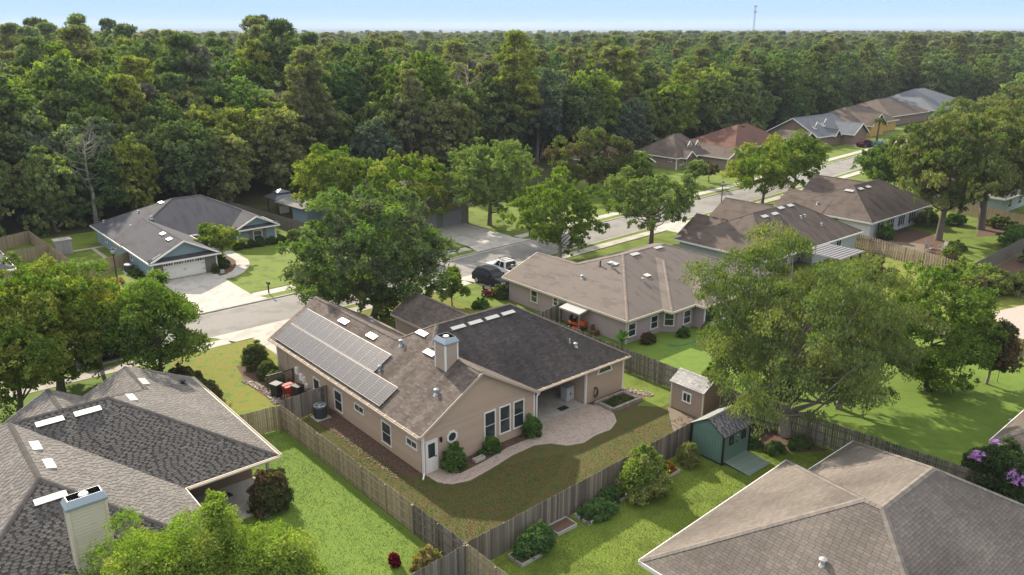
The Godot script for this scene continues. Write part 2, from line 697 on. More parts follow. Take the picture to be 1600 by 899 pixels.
func picket_mesh(w: float, ht: float) -> ArrayMesh:
	var key := "%.3f_%.3f" % [w, ht]
	if picket_meshes.has(key):
		return picket_meshes[key]
	var b := MB.new()
	var x := w * 0.5
	var e := w * 0.28
	var q := [Vector2(-x, 0), Vector2(x, 0), Vector2(x, ht - e), Vector2(x - e, ht), Vector2(-x + e, ht), Vector2(-x, ht - e)]
	for s in [-0.009, 0.009]:
		for k in range(1, 5):
			b.tri(Vector3(q[0].x, q[0].y, s), Vector3(q[k].x, q[k].y, s), Vector3(q[k + 1].x, q[k + 1].y, s))
	for k in 6:
		var p: Vector2 = q[k]
		var r: Vector2 = q[(k + 1) % 6]
		b.quad(Vector3(p.x, p.y, 0.009), Vector3(r.x, r.y, 0.009), Vector3(r.x, r.y, -0.009), Vector3(p.x, p.y, -0.009))
	picket_meshes[key] = b.mesh()
	return picket_meshes[key]


# board fence from a to e; pickets are parts of their own when single, else one joined part
func fence(label: String, a: Vector3, e: Vector3, ht: float, woods: Array, single := true, pitch := 0.15, group := "board fences", off := 0.035, both := false) -> Node3D:
	var f := thing("board_fence", label, "fence", a, 0.0, group)
	var d := e - a
	var l := d.length()
	var u := d / l
	var o := u.cross(Vector3.UP)
	var bs := Basis(u, Vector3.UP, -u.cross(Vector3.UP) * -1.0)
	bs = Basis(u, Vector3.UP, u.cross(Vector3.UP))
	var joined := MB.new()
	var n := int(l / pitch)
	var w := pitch * 0.86
	for k in n:
		var t := (k + 0.5) * pitch
		var at := u * t + o * off * (1.0 if not both or k % 2 == 0 else -1.0)
		at.y = 0.03 + R.randf_range(-0.02, 0.02)
		var lean := Basis(bs.z, R.randf_range(-0.006, 0.006)) * bs
		var pm := picket_mesh(w, ht)
		if single:
			var mi := part("picket", pm, M[woods[R.randi() % woods.size()]], f)
			mi.transform = Transform3D(lean, at)
		else:
			var arr := pm.surface_get_arrays(0)
			var n0 := joined.v.size()
			var tr := Transform3D(lean, at)
			var g := R.randf_range(0.8, 1.15)
			for p in arr[Mesh.ARRAY_VERTEX]:
				joined.v.append(tr * p)
				joined.c.append(grey(g))
			for ii in arr[Mesh.ARRAY_INDEX]:
				joined.i.append(n0 + ii)
	if not single:
		part("pickets", joined.mesh(), M[woods[0]], f, "stuff")
	for y in [0.35, 0.95, ht - 0.3]:
		var r := MB.new()
		r.box(u * l * 0.5 + Vector3(0, y, 0), Vector3(l, 0.085, 0.04), bs)
		part("rail", r.mesh(), M[woods[0]], f)
	var np := maxi(1, int(round(l / 2.4)))
	for k in np + 1:
		var p := MB.new()
		p.box(u * (l * k / np) - o * 0.005 + Vector3(0, ht * 0.5 - 0.02, 0), Vector3(0.09, ht - 0.02, 0.11), bs)
		part("post", p.mesh(), M[woods[0]], f)
	return f


# ---------------------------------------------------------------- trees and plants

var rt := 0


func rv() -> Vector3:
	rt = (rt + 1) & 8191
	return UV[rt]


# leaves spread through lobes. P: lobes [[centre, radius, colour]], per (leaves in a lobe), size, aspect, flat, droop
func leaves(lobes: Array, P: Dictionary) -> ArrayMesh:
	var total := 0
	var counts := []
	var mean := 0.0
	for l in lobes:
		mean += l[1] * l[1]
	mean /= lobes.size()
	for l in lobes:
		var c := int(P.per * 1.5 * clampf(l[1] * l[1] / mean, 0.3, 3.0))
		counts.append(c)
		total += c
	var v := PackedVector3Array()
	var c := PackedColorArray()
	var ix := PackedInt32Array()
	v.resize(total * 4)
	c.resize(total * 4)
	ix.resize(total * 6)
	var size: float = P.size
	var asp: float = P.get("aspect", 0.5)
	var flat: float = P.get("flat", 0.8)
	var droop: float = P.get("droop", 0.0)
	var clump: int = P.get("clump", 18)
	var cr: float = P.get("clump_r", 0.32)
	var fill: float = P.get("fill", 0.45)
	var k := 0
	for li in lobes.size():
		var l: Array = lobes[li]
		var o: Vector3 = l[0]
		var r: float = l[1]
		var col: Color = l[2]
		var left: int = counts[li]
		while left > 0:
			var d := rv()
			var rad := r * (fill + (1.0 - fill) * sqrt(R.randf()))
			if d.y < -0.45:
				d.y *= -0.6
			var cc := o + Vector3(d.x * rad, d.y * rad * flat - droop * R.randf() * r, d.z * rad)
			var g := R.randf_range(0.78, 1.25)
			var yel := R.randf_range(0.92, 1.1)
			g *= 1.5
			var ccol := Color(col.r * g * yel * 1.03, col.g * g * 0.96, col.b * g * 1.3)
			var n := mini(left, clump + (R.randi() % 7) - 3)
			n = maxi(n, 1)
			left -= n
			for j in n:
				var e := rv()
				var at := cc + e * (r * cr * (0.35 + 0.65 * R.randf()))
				var t := rv()
				var b := t.cross(rv())
				if droop > 0.0:
					t = (t + Vector3(0, -1.2, 0)).normalized()
					b = t.cross(rv())
				b = b.normalized()
				var s := size * (0.7 + 0.6 * R.randf())
				t *= s
				b *= s * asp
				v[k * 4] = at - t
				v[k * 4 + 1] = at + b
				v[k * 4 + 2] = at + t
				v[k * 4 + 3] = at - b
				var q := 0.88 + 0.24 * R.randf()
				var lc := Color(ccol.r * q, ccol.g * q, ccol.b * q)
				c[k * 4] = lc
				c[k * 4 + 1] = lc
				c[k * 4 + 2] = lc
				c[k * 4 + 3] = lc
				ix[k * 6] = k * 4
				ix[k * 6 + 1] = k * 4 + 1
				ix[k * 6 + 2] = k * 4 + 2
				ix[k * 6 + 3] = k * 4
				ix[k * 6 + 4] = k * 4 + 2
				ix[k * 6 + 5] = k * 4 + 3
				k += 1
				if k >= total:
					break
			if k >= total:
				break
	var a := []
	a.resize(Mesh.ARRAY_MAX)
	a[Mesh.ARRAY_VERTEX] = v
	a[Mesh.ARRAY_COLOR] = c
	a[Mesh.ARRAY_INDEX] = ix
	var m := ArrayMesh.new()
	m.add_surface_from_arrays(Mesh.PRIMITIVE_TRIANGLES, a)
	return m


# lobes of a crown. shape: round, oval, spread, cone, pine
func crown_lobes(P: Dictionary) -> Array:
	var out := []
	var n: int = P.lobes
	var h: float = P.h
	var y0: float = P.base
	var r: float = P.r
	var cy := (h + y0) * 0.5
	var ry := (h - y0) * 0.5
	var cols: Array = P.cols
	var ph := R.randf() * TAU
	for k in n:
		var t := (k + 0.5) / n
		var y := 1.0 - 2.0 * t
		if P.get("shape", "round") == "spread":
			y = 1.0 - 1.7 * t
		var a := ph + k * 2.39996 + R.randf_range(-0.35, 0.35)
		var s := sqrt(maxf(0.0, 1.0 - y * y))
		var f: float = sqrt(R.randf_range(P.get("inner", 0.25), 1.0))
		var bump := 1.0 + 0.22 * sin(a * 2.0 + ph * 3.0) * cos(y * 3.0 + ph) + R.randf_range(-0.14, 0.14)
		var p := Vector3(cos(a) * s * r * f * bump, 0, sin(a) * s * r * f * bump)
		match P.get("shape", "round"):
			"cone":
				var yy := R.randf()
				yy = yy * yy * 0.95
				var rr: float = r * (1.0 - yy) * sqrt(R.randf_range(0.3, 1.0))
				p = Vector3(cos(a) * rr, y0 + (h - y0) * yy, sin(a) * rr)
			"pine":
				var yy2 := R.randf()
				var rr2: float = r * (1.0 - 0.75 * yy2 * yy2) * sqrt(R.randf_range(0.15, 1.0))
				p = Vector3(cos(a) * rr2, y0 + (h - y0) * yy2, sin(a) * rr2)
			_:
				p.y = cy + y * ry * f * bump
		p.y = clampf(p.y, y0 * 0.8, h)
		var lr: float = P.lr * R.randf_range(0.65, 1.3)
		if P.get("shape", "round") == "cone":
			lr *= 1.15 - 0.75 * (p.y - y0) / (h - y0)
		out.append([p, lr, cols[R.randi() % cols.size()]])
	return out


func limbs(P: Dictionary, lobes: Array, count: int) -> ArrayMesh:
	var b := MB.new()
	b.col = Color.WHITE
	var h: float = P.h
	var y0: float = P.base
	var tr: float = P.get("trunk", h * 0.022)
	var top: float = y0 + (h - y0) * P.get("leader", 0.45)
	var lean := Vector3(R.randf_range(-0.06, 0.06), 0, R.randf_range(-0.06, 0.06)) * h
	var pts := PackedVector3Array([Vector3(0, -0.3, 0), Vector3(0, 0.15, 0), Vector3(0, y0 * 0.55, 0) + lean * 0.2, Vector3(0, y0, 0) + lean * 0.4, Vector3(0, (y0 + top) * 0.5, 0) + lean * 0.7, Vector3(0, top, 0) + lean])
	b.tube(pts, PackedFloat32Array([tr * 1.55, tr * 1.25, tr, tr * 0.88, tr * 0.55, tr * 0.2]), 9)
	var step := maxi(1, lobes.size() / maxi(count, 1))
	var k := 0
	while k < lobes.size() and count > 0:
		var p: Vector3 = lobes[k][0]
		var sy := clampf(minf(p.y - 0.5, lerpf(y0 * 0.75, top, R.randf())), y0 * 0.6, top)
		var a := lean * (0.4 + 0.6 * clampf((sy - y0) / maxf(0.1, top - y0), 0.0, 1.0))
		a.y = sy
		var mid := a.lerp(p, 0.5) + Vector3(R.randf_range(-0.3, 0.3), -0.12 * a.distance_to(p) + R.randf_range(-0.2, 0.3), R.randf_range(-0.3, 0.3))
		var q := a.lerp(mid, 0.5) + Vector3(R.randf_range(-0.15, 0.15), 0.02, R.randf_range(-0.15, 0.15))
		var lr := tr * R.randf_range(0.3, 0.5)
		b.tube(PackedVector3Array([a, q, mid, p]), PackedFloat32Array([lr, lr * 0.75, lr * 0.5, lr * 0.15]), 5, false)
		k += step
	return b.mesh(true)


# whole tree, as a thing with trunk and crown
func tree(called: String, label: String, at: Vector3, P: Dictionary, group := "", turn := 0.0) -> Node3D:
	R.seed = P.get("seed", 1) * 7919 + 13
	var t := thing(called, label, P.get("cat", "tree"), at, turn, group)
	var lb := crown_lobes(P)
	part("trunk", limbs(P, lb, P.get("limbs", 14)), M[P.get("bark", "bark")], t)
	part("crown", leaves(lb, P), M[P.get("leaf", "leaf")], t)
	return t


# shrub: lobes on the ground, no trunk shown unless stems
func shrub(called: String, label: String, at: Vector3, w: float, d: float, h: float, P: Dictionary, group := "", cat := "shrub") -> Node3D:
	R.seed = P.get("seed", int(absf(at.x * 131 + at.z * 37)))
	var t := thing(called, label, cat, at, 0.0, group)
	var lb := []
	var n: int = int(P.get("lobes", 9) * 1.7)
	var cols: Array = P.cols
	for k in n:
		var a := k * 2.39996
		var lr := minf(minf(w, d), h) * 0.5 * R.randf_range(0.3, 0.66)
		var y := 1.0 - (k + 0.5) / n
		var f := sqrt(maxf(0.05, 1.0 - y * y)) * R.randf_range(0.7, 1.2)
		lb.append([Vector3(cos(a) * (w * 0.5 - lr * 0.7) * f, lr * 0.5 + y * maxf(0.02, h - lr * 1.45), sin(a) * (d * 0.5 - lr * 0.7) * f), lr, cols[R.randi() % cols.size()]])
	for k in n:
		var a := R.randf() * TAU
		var y := R.randf_range(0.1, 1.0)
		var f := sqrt(maxf(0.1, 1.0 - y * y)) * R.randf_range(0.85, 1.12)
		lb.append([Vector3(cos(a) * w * 0.5 * f, h * (0.06 + y * R.randf_range(0.85, 1.08)), sin(a) * d * 0.5 * f), minf(minf(w, d), h) * R.randf_range(0.08, 0.15), cols[R.randi() % cols.size()]])
	var b := MB.new()
	for k in 5:
		var p: Vector3 = lb[k % n][0]
		b.tube(PackedVector3Array([Vector3(p.x * 0.2, -0.05, p.z * 0.2), p * 0.6, p]), PackedFloat32Array([0.03, 0.02, 0.008]), 5, false)
	part("stem", b.mesh(), M.bark, t)
	part("foliage", leaves(lb, P), M[P.get("leaf", "leaf")], t)
	return t


# a few thin clouds low over the woods
func clouds() -> ImageTexture:
	var im := Image.create(2048, 1024, false, Image.FORMAT_RGBA8)
	var n := FastNoiseLite.new()
	n.seed = 5
	n.frequency = 0.03
	for q in [[-31.0, 0.75, 6.0, 0.35], [-26.0, 0.6, 4.0, 0.3], [-22.5, 0.5, 2.0, 0.4], [-10.0, 0.55, 2.2, 0.4], [-5.0, 1.7, 2.6, 0.22], [-35.0, 1.2, 6.0, 0.4], [8.0, 0.3, 3.0, 0.25], [60.0, 2.0, 9.0, 0.8], [120.0, 4.0, 12.0, 1.2], [-90.0, 3.0, 10.0, 1.0], [-150.0, 5.0, 14.0, 1.4]]:
		var u: float = (fposmod(rad_to_deg(YAW) + q[0], 360.0) / 360.0 + 0.5) * 2048.0
		var v: float = (90.0 - q[1]) / 180.0 * 1024.0
		var hw: float = q[2] / 360.0 * 2048.0
		var hh: float = maxf(1.6, q[3] / 180.0 * 1024.0)
		for y in range(int(v - hh * 2.0), int(v + hh * 2.0) + 1):
			for x in range(int(u - hw * 1.5), int(u + hw * 1.5) + 1):
				var d := Vector2((x - u) / hw, (y - v) / hh).length() + n.get_noise_2d(x, y * 6.0) * 0.9
				var a := clampf(1.0 - d, 0.0, 1.0) * 0.55
				if a > 0.0:
					im.set_pixel(posmod(x, 2048), y, Color(0.9, 0.93, 0.97, a))
	return ImageTexture.create_from_image(im)


func _ready() -> void:
	R.seed = 4242
	# ---- camera
	var cam := Camera3D.new()
	cam.name = "camera"
	cam.fov = rad_to_deg(2.0 * atan(449.5 / FOC))
	cam.near = 0.5
	cam.far = 8000.0
	add_child(cam)
	cam.position = CAM
	cam.rotation = Vector3(-PITCH, -YAW, 0)
	cam.current = true
	# ---- sky
	var env := Environment.new()
	env.background_mode = Environment.BG_SKY
	var sky := Sky.new()
	var sm := ProceduralSkyMaterial.new()
	sm.sky_top_color = Color(0.96, 0.96, 0.96)
	sm.sky_horizon_color = Color(0.53, 0.685, 0.885)
	sm.sky_curve = 0.2
	sm.ground_horizon_color = Color(0.55, 0.6, 0.55)
	sm.ground_bottom_color = Color(0.2, 0.22, 0.16)
	sm.sky_energy_multiplier = 1.0
	sm.sun_angle_max = 20.0
	sm.sun_curve = 0.1
	sm.sky_cover = clouds()
	sky.sky_material = sm
	env.sky = sky
	env.tonemap_mode = Environment.TONE_MAPPER_LINEAR
	env.tonemap_exposure = 3.0
	env.background_energy_multiplier = 0.52
	env.sdfgi_enabled = true
	env.ssao_enabled = true
	env.ssil_enabled = true
	env.fog_enabled = true
	env.fog_density = 0.00012
	env.fog_light_color = Color(0.86, 0.9, 0.96)
	var we := WorldEnvironment.new()
	we.name = "world_environment"
	we.environment = env
	add_child(we)
	# ---- sun: behind the houses, a little to the right of the street's normal
	var sun := DirectionalLight3D.new()
	sun.name = "sun"
	sun.light_energy = 1.05
	sun.light_color = Color(1.0, 0.945, 0.855)
	sun.light_angular_distance = 1.5
	sun.shadow_enabled = true
	add_child(sun)
	var el := deg_to_rad(31.5)
	var az := deg_to_rad(9.0)
	var to_sun := Vector3(sin(az) * cos(el), sin(el), -cos(az) * cos(el))
	sun.look_at_from_position(to_sun * 100.0, Vector3.ZERO, Vector3.UP)
	# ---- random directions used by the plants
	UV.resize(8192)
	for k in 8192:
		var y := R.randf_range(-1.0, 1.0)
		var a := R.randf() * TAU
		var s := sqrt(1.0 - y * y)
		UV[k] = Vector3(cos(a) * s, y, sin(a) * s)
	materials()
	setting()
	tan_house()
	grey_roof_house()
	brown_roof_house()
	blue_house()
	lilac_house()
	far_houses()
	fences()
	trees()
	forest()
	yards()
	vehicles()
	small_things()


func materials() -> void:
	mat("white_trim", Color(0.86, 0.84, 0.8), 0.55)
	mat("cream_trim", Color(0.70, 0.62, 0.51), 0.6)
	mat("paint", Color.WHITE, 0.65)
	mat("metal_white", Color(0.42, 0.42, 0.415), 0.35, 0.0, 0.5)
	mat("galvanised", Color(0.36, 0.42, 0.48), 0.5, 0.45)
	mat("black", Color(0.012, 0.012, 0.014), 0.5)
	mat("dark_metal", Color(0.03, 0.03, 0.034), 0.4, 0.3)
	mat("rubber", Color(0.018, 0.018, 0.018), 0.85)
	var g := mat("glass", Color(0.035, 0.05, 0.055), 0.05, 0.0, 0.9)
	g.clearcoat_enabled = false
	mat("car_glass", Color(0.012, 0.015, 0.018), 0.06, 0.0, 0.35)
	mat("shingle", Color.WHITE, 0.92, 0.0, 0.25)
	mat("siding", Color.WHITE, 0.7, 0.0, 0.35)
	tmat("bark", [[0.3, Color(0.085, 0.065, 0.05)], [0.55, Color(0.17, 0.14, 0.115)], [0.75, Color(0.26, 0.225, 0.19)]], 0.03, 1.6, 0.95)
	tmat("pale_bark", [[0.3, Color(0.2, 0.17, 0.14)], [0.55, Color(0.34, 0.3, 0.26)], [0.75, Color(0.45, 0.41, 0.36)]], 0.03, 1.6, 0.95)
	for k in [["leaf", Color(1, 1, 1)], ["leaf_olive", Color(0.97, 0.97, 0.95)], ["leaf_deep", Color(0.8, 0.9, 0.88)], ["leaf_yellow", Color(1.06, 1.08, 0.8)], ["leaf_grey", Color(1.0, 0.98, 1.25)], ["leaf_brown", Color(1.25, 0.9, 0.85)]]:
		var m := mat(k[0], k[1], 0.75, 0.0, 0.2)
		m.albedo_color = Color(k[1].r, k[1].g, k[1].b)
		m.backlight_enabled = true
		m.backlight = Color(0.85, 0.95, 0.42)
	mat("petal", Color.WHITE, 0.7)
	# grass
	var pt := [[0.25, Color(0.72, 0.72, 0.66)], [0.45, Color(0.95, 0.96, 0.95)], [0.6, Color(1.05, 1.02, 0.95)], [0.8, Color(1.35, 1.12, 0.85)]]
	tmat("lawn", [[0.25, Color(0.0663, 0.117, 0.0199)], [0.5, Color(0.134, 0.196, 0.0297)], [0.75, Color(0.235, 0.27, 0.0546)]], 0.06, 2.6, 0.95, pt, 17.0)
	tmat("lush_lawn", [[0.25, Color(0.101, 0.17, 0.028)], [0.5, Color(0.141, 0.215, 0.036)], [0.75, Color(0.178, 0.255, 0.048)]], 0.06, 2.1, 0.95, [[0.3, Color(0.84, 0.9, 0.9)], [0.55, Color(1, 1, 1)], [0.78, Color(1.25, 1.08, 0.95)]], 7.0)
	tmat("dry_lawn", [[0.25, Color(0.06, 0.062, 0.02)], [0.5, Color(0.102, 0.096, 0.035)], [0.75, Color(0.15, 0.13, 0.055)]], 0.06, 2.3, 0.95, [[0.25, Color(0.66, 0.92, 0.6)], [0.42, Color(0.9, 1.0, 0.82)], [0.55, Color(1.0, 0.92, 0.88)], [0.7, Color(1.1, 0.9, 0.92)]], 7.0)
	tmat("patchy_lawn", [[0.25, Color(0.101, 0.125, 0.0203)], [0.5, Color(0.196, 0.205, 0.0378)], [0.75, Color(0.297, 0.271, 0.0743)]], 0.06, 2.3, 0.95, [[0.28, Color(0.6, 0.88, 0.7)], [0.45, Color(0.9, 1.05, 0.85)], [0.6, Color(0.98, 0.95, 0.9)], [0.8, Color(1.08, 0.9, 0.85)]], 8.0)
	tmat("meadow", [[0.25, Color(0.108, 0.138, 0.0225)], [0.5, Color(0.18, 0.207, 0.0394)], [0.75, Color(0.243, 0.265, 0.0788)]], 0.06, 2.3, 0.95, pt, 9.0)
	tmat("worn_lawn", [[0.25, Color(0.0612, 0.0555, 0.0245)], [0.5, Color(0.101, 0.0851, 0.0434)], [0.75, Color(0.144, 0.122, 0.07)]], 0.07, 2.0, 0.95, [[0.3, Color(0.62, 0.75, 0.55)], [0.5, Color(0.95, 0.95, 0.9)], [0.75, Color(1.15, 1.0, 0.95)]], 6.0)
	tmat("dirt", [[0.25, Color(0.146, 0.115, 0.0874)], [0.5, Color(0.206, 0.17, 0.133)], [0.75, Color(0.275, 0.239, 0.193)]], 0.09, 1.8, 0.98)
	mat("blade", Color.WHITE, 0.8, 0.0, 0.2)
	tmat("soil", [[0.25, Color(0.03, 0.036, 0.012)], [0.5, Color(0.055, 0.06, 0.02)], [0.75, Color(0.09, 0.085, 0.035)]], 0.05, 4.0, 0.98, pt, 40.0)
	tmat("mulch", [[0.3, Color(0.05, 0.028, 0.019)], [0.5, Color(0.11, 0.062, 0.045)], [0.62, Color(0.17, 0.11, 0.085)], [0.78, Color(0.3, 0.23, 0.18)]], 0.12, 1.7, 0.98)
	tmat("sand", [[0.3, Color(0.36, 0.294, 0.252)], [0.55, Color(0.475, 0.406, 0.364)], [0.75, Color(0.54, 0.483, 0.441)]], 0.05, 3.0, 0.98)
	tmat("asphalt", [[0.25, Color(0.2, 0.19, 0.185)], [0.5, Color(0.265, 0.255, 0.245)], [0.75, Color(0.33, 0.315, 0.30)]], 0.13, 2.2, 0.92, [[0.3, Color(0.82, 0.83, 0.84)], [0.5, Color(0.98, 0.98, 0.98)], [0.75, Color(1.1, 1.08, 1.05)]], 26.0)
	tmat("concrete", [[0.25, Color(0.405, 0.378, 0.343)], [0.5, Color(0.493, 0.466, 0.427)], [0.75, Color(0.563, 0.537, 0.497)]], 0.07, 2.7, 0.9, [[0.3, Color(0.84, 0.83, 0.82)], [0.5, Color(1, 1, 1)], [0.75, Color(1.06, 1.05, 1.03)]], 11.0)
	tmat("paver", [[0.25, Color(0.329, 0.263, 0.224)], [0.5, Color(0.461, 0.379, 0.331)], [0.75, Color(0.571, 0.484, 0.433)]], 0.05, 1.3, 0.9)
	tmat("timber", [[0.3, Color(0.15, 0.125, 0.1)], [0.5, Color(0.26, 0.22, 0.18)], [0.7, Color(0.36, 0.31, 0.26)]], 0.06, 1.4, 0.95)
	# weathered boards: tan on the younger runs, grey on the old ones
	var tones := [Color(0.365, 0.299, 0.195), Color(0.419, 0.346, 0.234), Color(0.311, 0.259, 0.176), Color(0.472, 0.392, 0.28)]
	for k in 4:
		var c: Color = tones[k]
		var m := tmat("tan_board%d" % k, [[0.3, c * 0.72], [0.5, c], [0.72, c * 1.25]], 0.05, 1.1, 0.95)
		m.uv1_scale = Vector3(2.4, 0.45, 2.4)
		m.uv1_offset = Vector3(0.13 * k, 0.37 * k, 0.71 * k)
	tones = [Color(0.182, 0.161, 0.137), Color(0.231, 0.205, 0.181), Color(0.14, 0.122, 0.107), Color(0.281, 0.255, 0.225)]
	for k in 4:
		var c: Color = tones[k]
		var m := tmat("grey_board%d" % k, [[0.3, c * 0.6], [0.5, c], [0.72, c * 1.35]], 0.05, 1.1, 0.95)
		m.uv1_scale = Vector3(2.4, 0.45, 2.4)
		m.uv1_offset = Vector3(0.13 * k, 0.37 * k, 0.71 * k)
	# roofs too far for single shingles
	roof_mat("roof_tan", Color(0.183, 0.156, 0.142), 0.25)
	roof_mat("roof_slate", Color(0.0798, 0.0806, 0.0963), 0.3)
	roof_mat("roof_umber", Color(0.145, 0.115, 0.10), 0.35)
	roof_mat("roof_rust", Color(0.17, 0.088, 0.068), 0.25)
	roof_mat("roof_blue", Color(0.15, 0.165, 0.19), 0.2)
	roof_mat("roof_grey", Color(0.22, 0.21, 0.205), 0.25)
	tmat("brick_wall", [[0.3, Color(0.133, 0.121, 0.108)], [0.5, Color(0.209, 0.193, 0.174)], [0.7, Color(0.304, 0.297, 0.276)]], 0.09, 1.6, 0.9)
	for k in [["wall_lilac", Color(0.46, 0.37, 0.39)], ["wall_blue", Color(0.25, 0.345, 0.38)], ["wall_mist", Color(0.46, 0.50, 0.49)], ["wall_white", Color(0.72, 0.72, 0.70)], ["wall_tan", Color(0.40, 0.315, 0.245)], ["wall_taupe", Color(0.30, 0.235, 0.205)], ["wall_yellow", Color(0.62, 0.4, 0.14)], ["wall_grey", Color(0.25, 0.26, 0.28)], ["wall_green", Color(0.13, 0.225, 0.185)], ["wall_umber", Color(0.27, 0.195, 0.15)]]:
		var c: Color = k[1]
		tmat(k[0], [[0.3, c * 0.92], [0.5, c], [0.7, c * 1.06]], 0.05, 2.0, 0.75)


func roof_mat(key: String, c: Color, wear: float) -> void:
	var m := tmat(key, [[0.28, c * 0.55], [0.45, c * 0.9], [0.58, c * 1.1], [0.75, c * 1.5]], 0.2, 3.2, 0.93, [[0.28, grey(1.0 - wear)], [0.48, grey(1.0)], [0.75, grey(1.0 + wear * 0.5)]], 14.0, 3)
	m.uv2_scale = Vector3(1.0 / 7.0, 1.0 / 20.0, 1.0 / 20.0)


func far_kerb(x: float) -> float:
	return -71.35 - 0.055 * clampf(x - 50.0, 0.0, 60.0) - 0.1 * maxf(0.0, x - 110.0)


func near_kerb(x: float) -> float:
	return far_kerb(x) + 6.6


func stations(x0: float, x1: float, step := 4.0) -> PackedFloat32Array:
	var s := PackedFloat32Array()
	var n := maxi(1, int(ceil((x1 - x0) / step)))
	for k in n + 1:
		s.append(lerpf(x0, x1, float(k) / n))
	return s


# strip that follows a kerb between two offsets
func strip(called: String, far: bool, o0: float, o1: float, x0: float, x1: float, y0: float, y1: float, m: Material, step := 4.0) -> MeshInstance3D:
	var b := MB.new()
	var s := stations(x0, x1, step)
	for k in s.size() - 1:
		var za := far_kerb(s[k]) if far else near_kerb(s[k])
		var zb := far_kerb(s[k + 1]) if far else near_kerb(s[k + 1])
		var g := 0.0
		b.quad(Vector3(s[k] + g, y1, za + o0), Vector3(s[k + 1] - g, y1, zb + o0), Vector3(s[k + 1] - g, y1, zb + o1), Vector3(s[k] + g, y1, za + o1))
		b.quad(Vector3(s[k], y1, za + o0), Vector3(s[k + 1], y1, zb + o0), Vector3(s[k + 1], y0, zb + o0), Vector3(s[k], y0, za + o0))
		b.quad(Vector3(s[k], y1, za + o1), Vector3(s[k + 1], y1, zb + o1), Vector3(s[k + 1], y0, zb + o1), Vector3(s[k], y0, za + o1))
	return struct(called, b, m)


func sheet(called: String, poly: Array, y: float, m: Material, y0 := -0.2) -> MeshInstance3D:
	var b := MB.new()
	b.slab(PackedVector2Array(poly), y0, y)
	return struct(called, b, m)


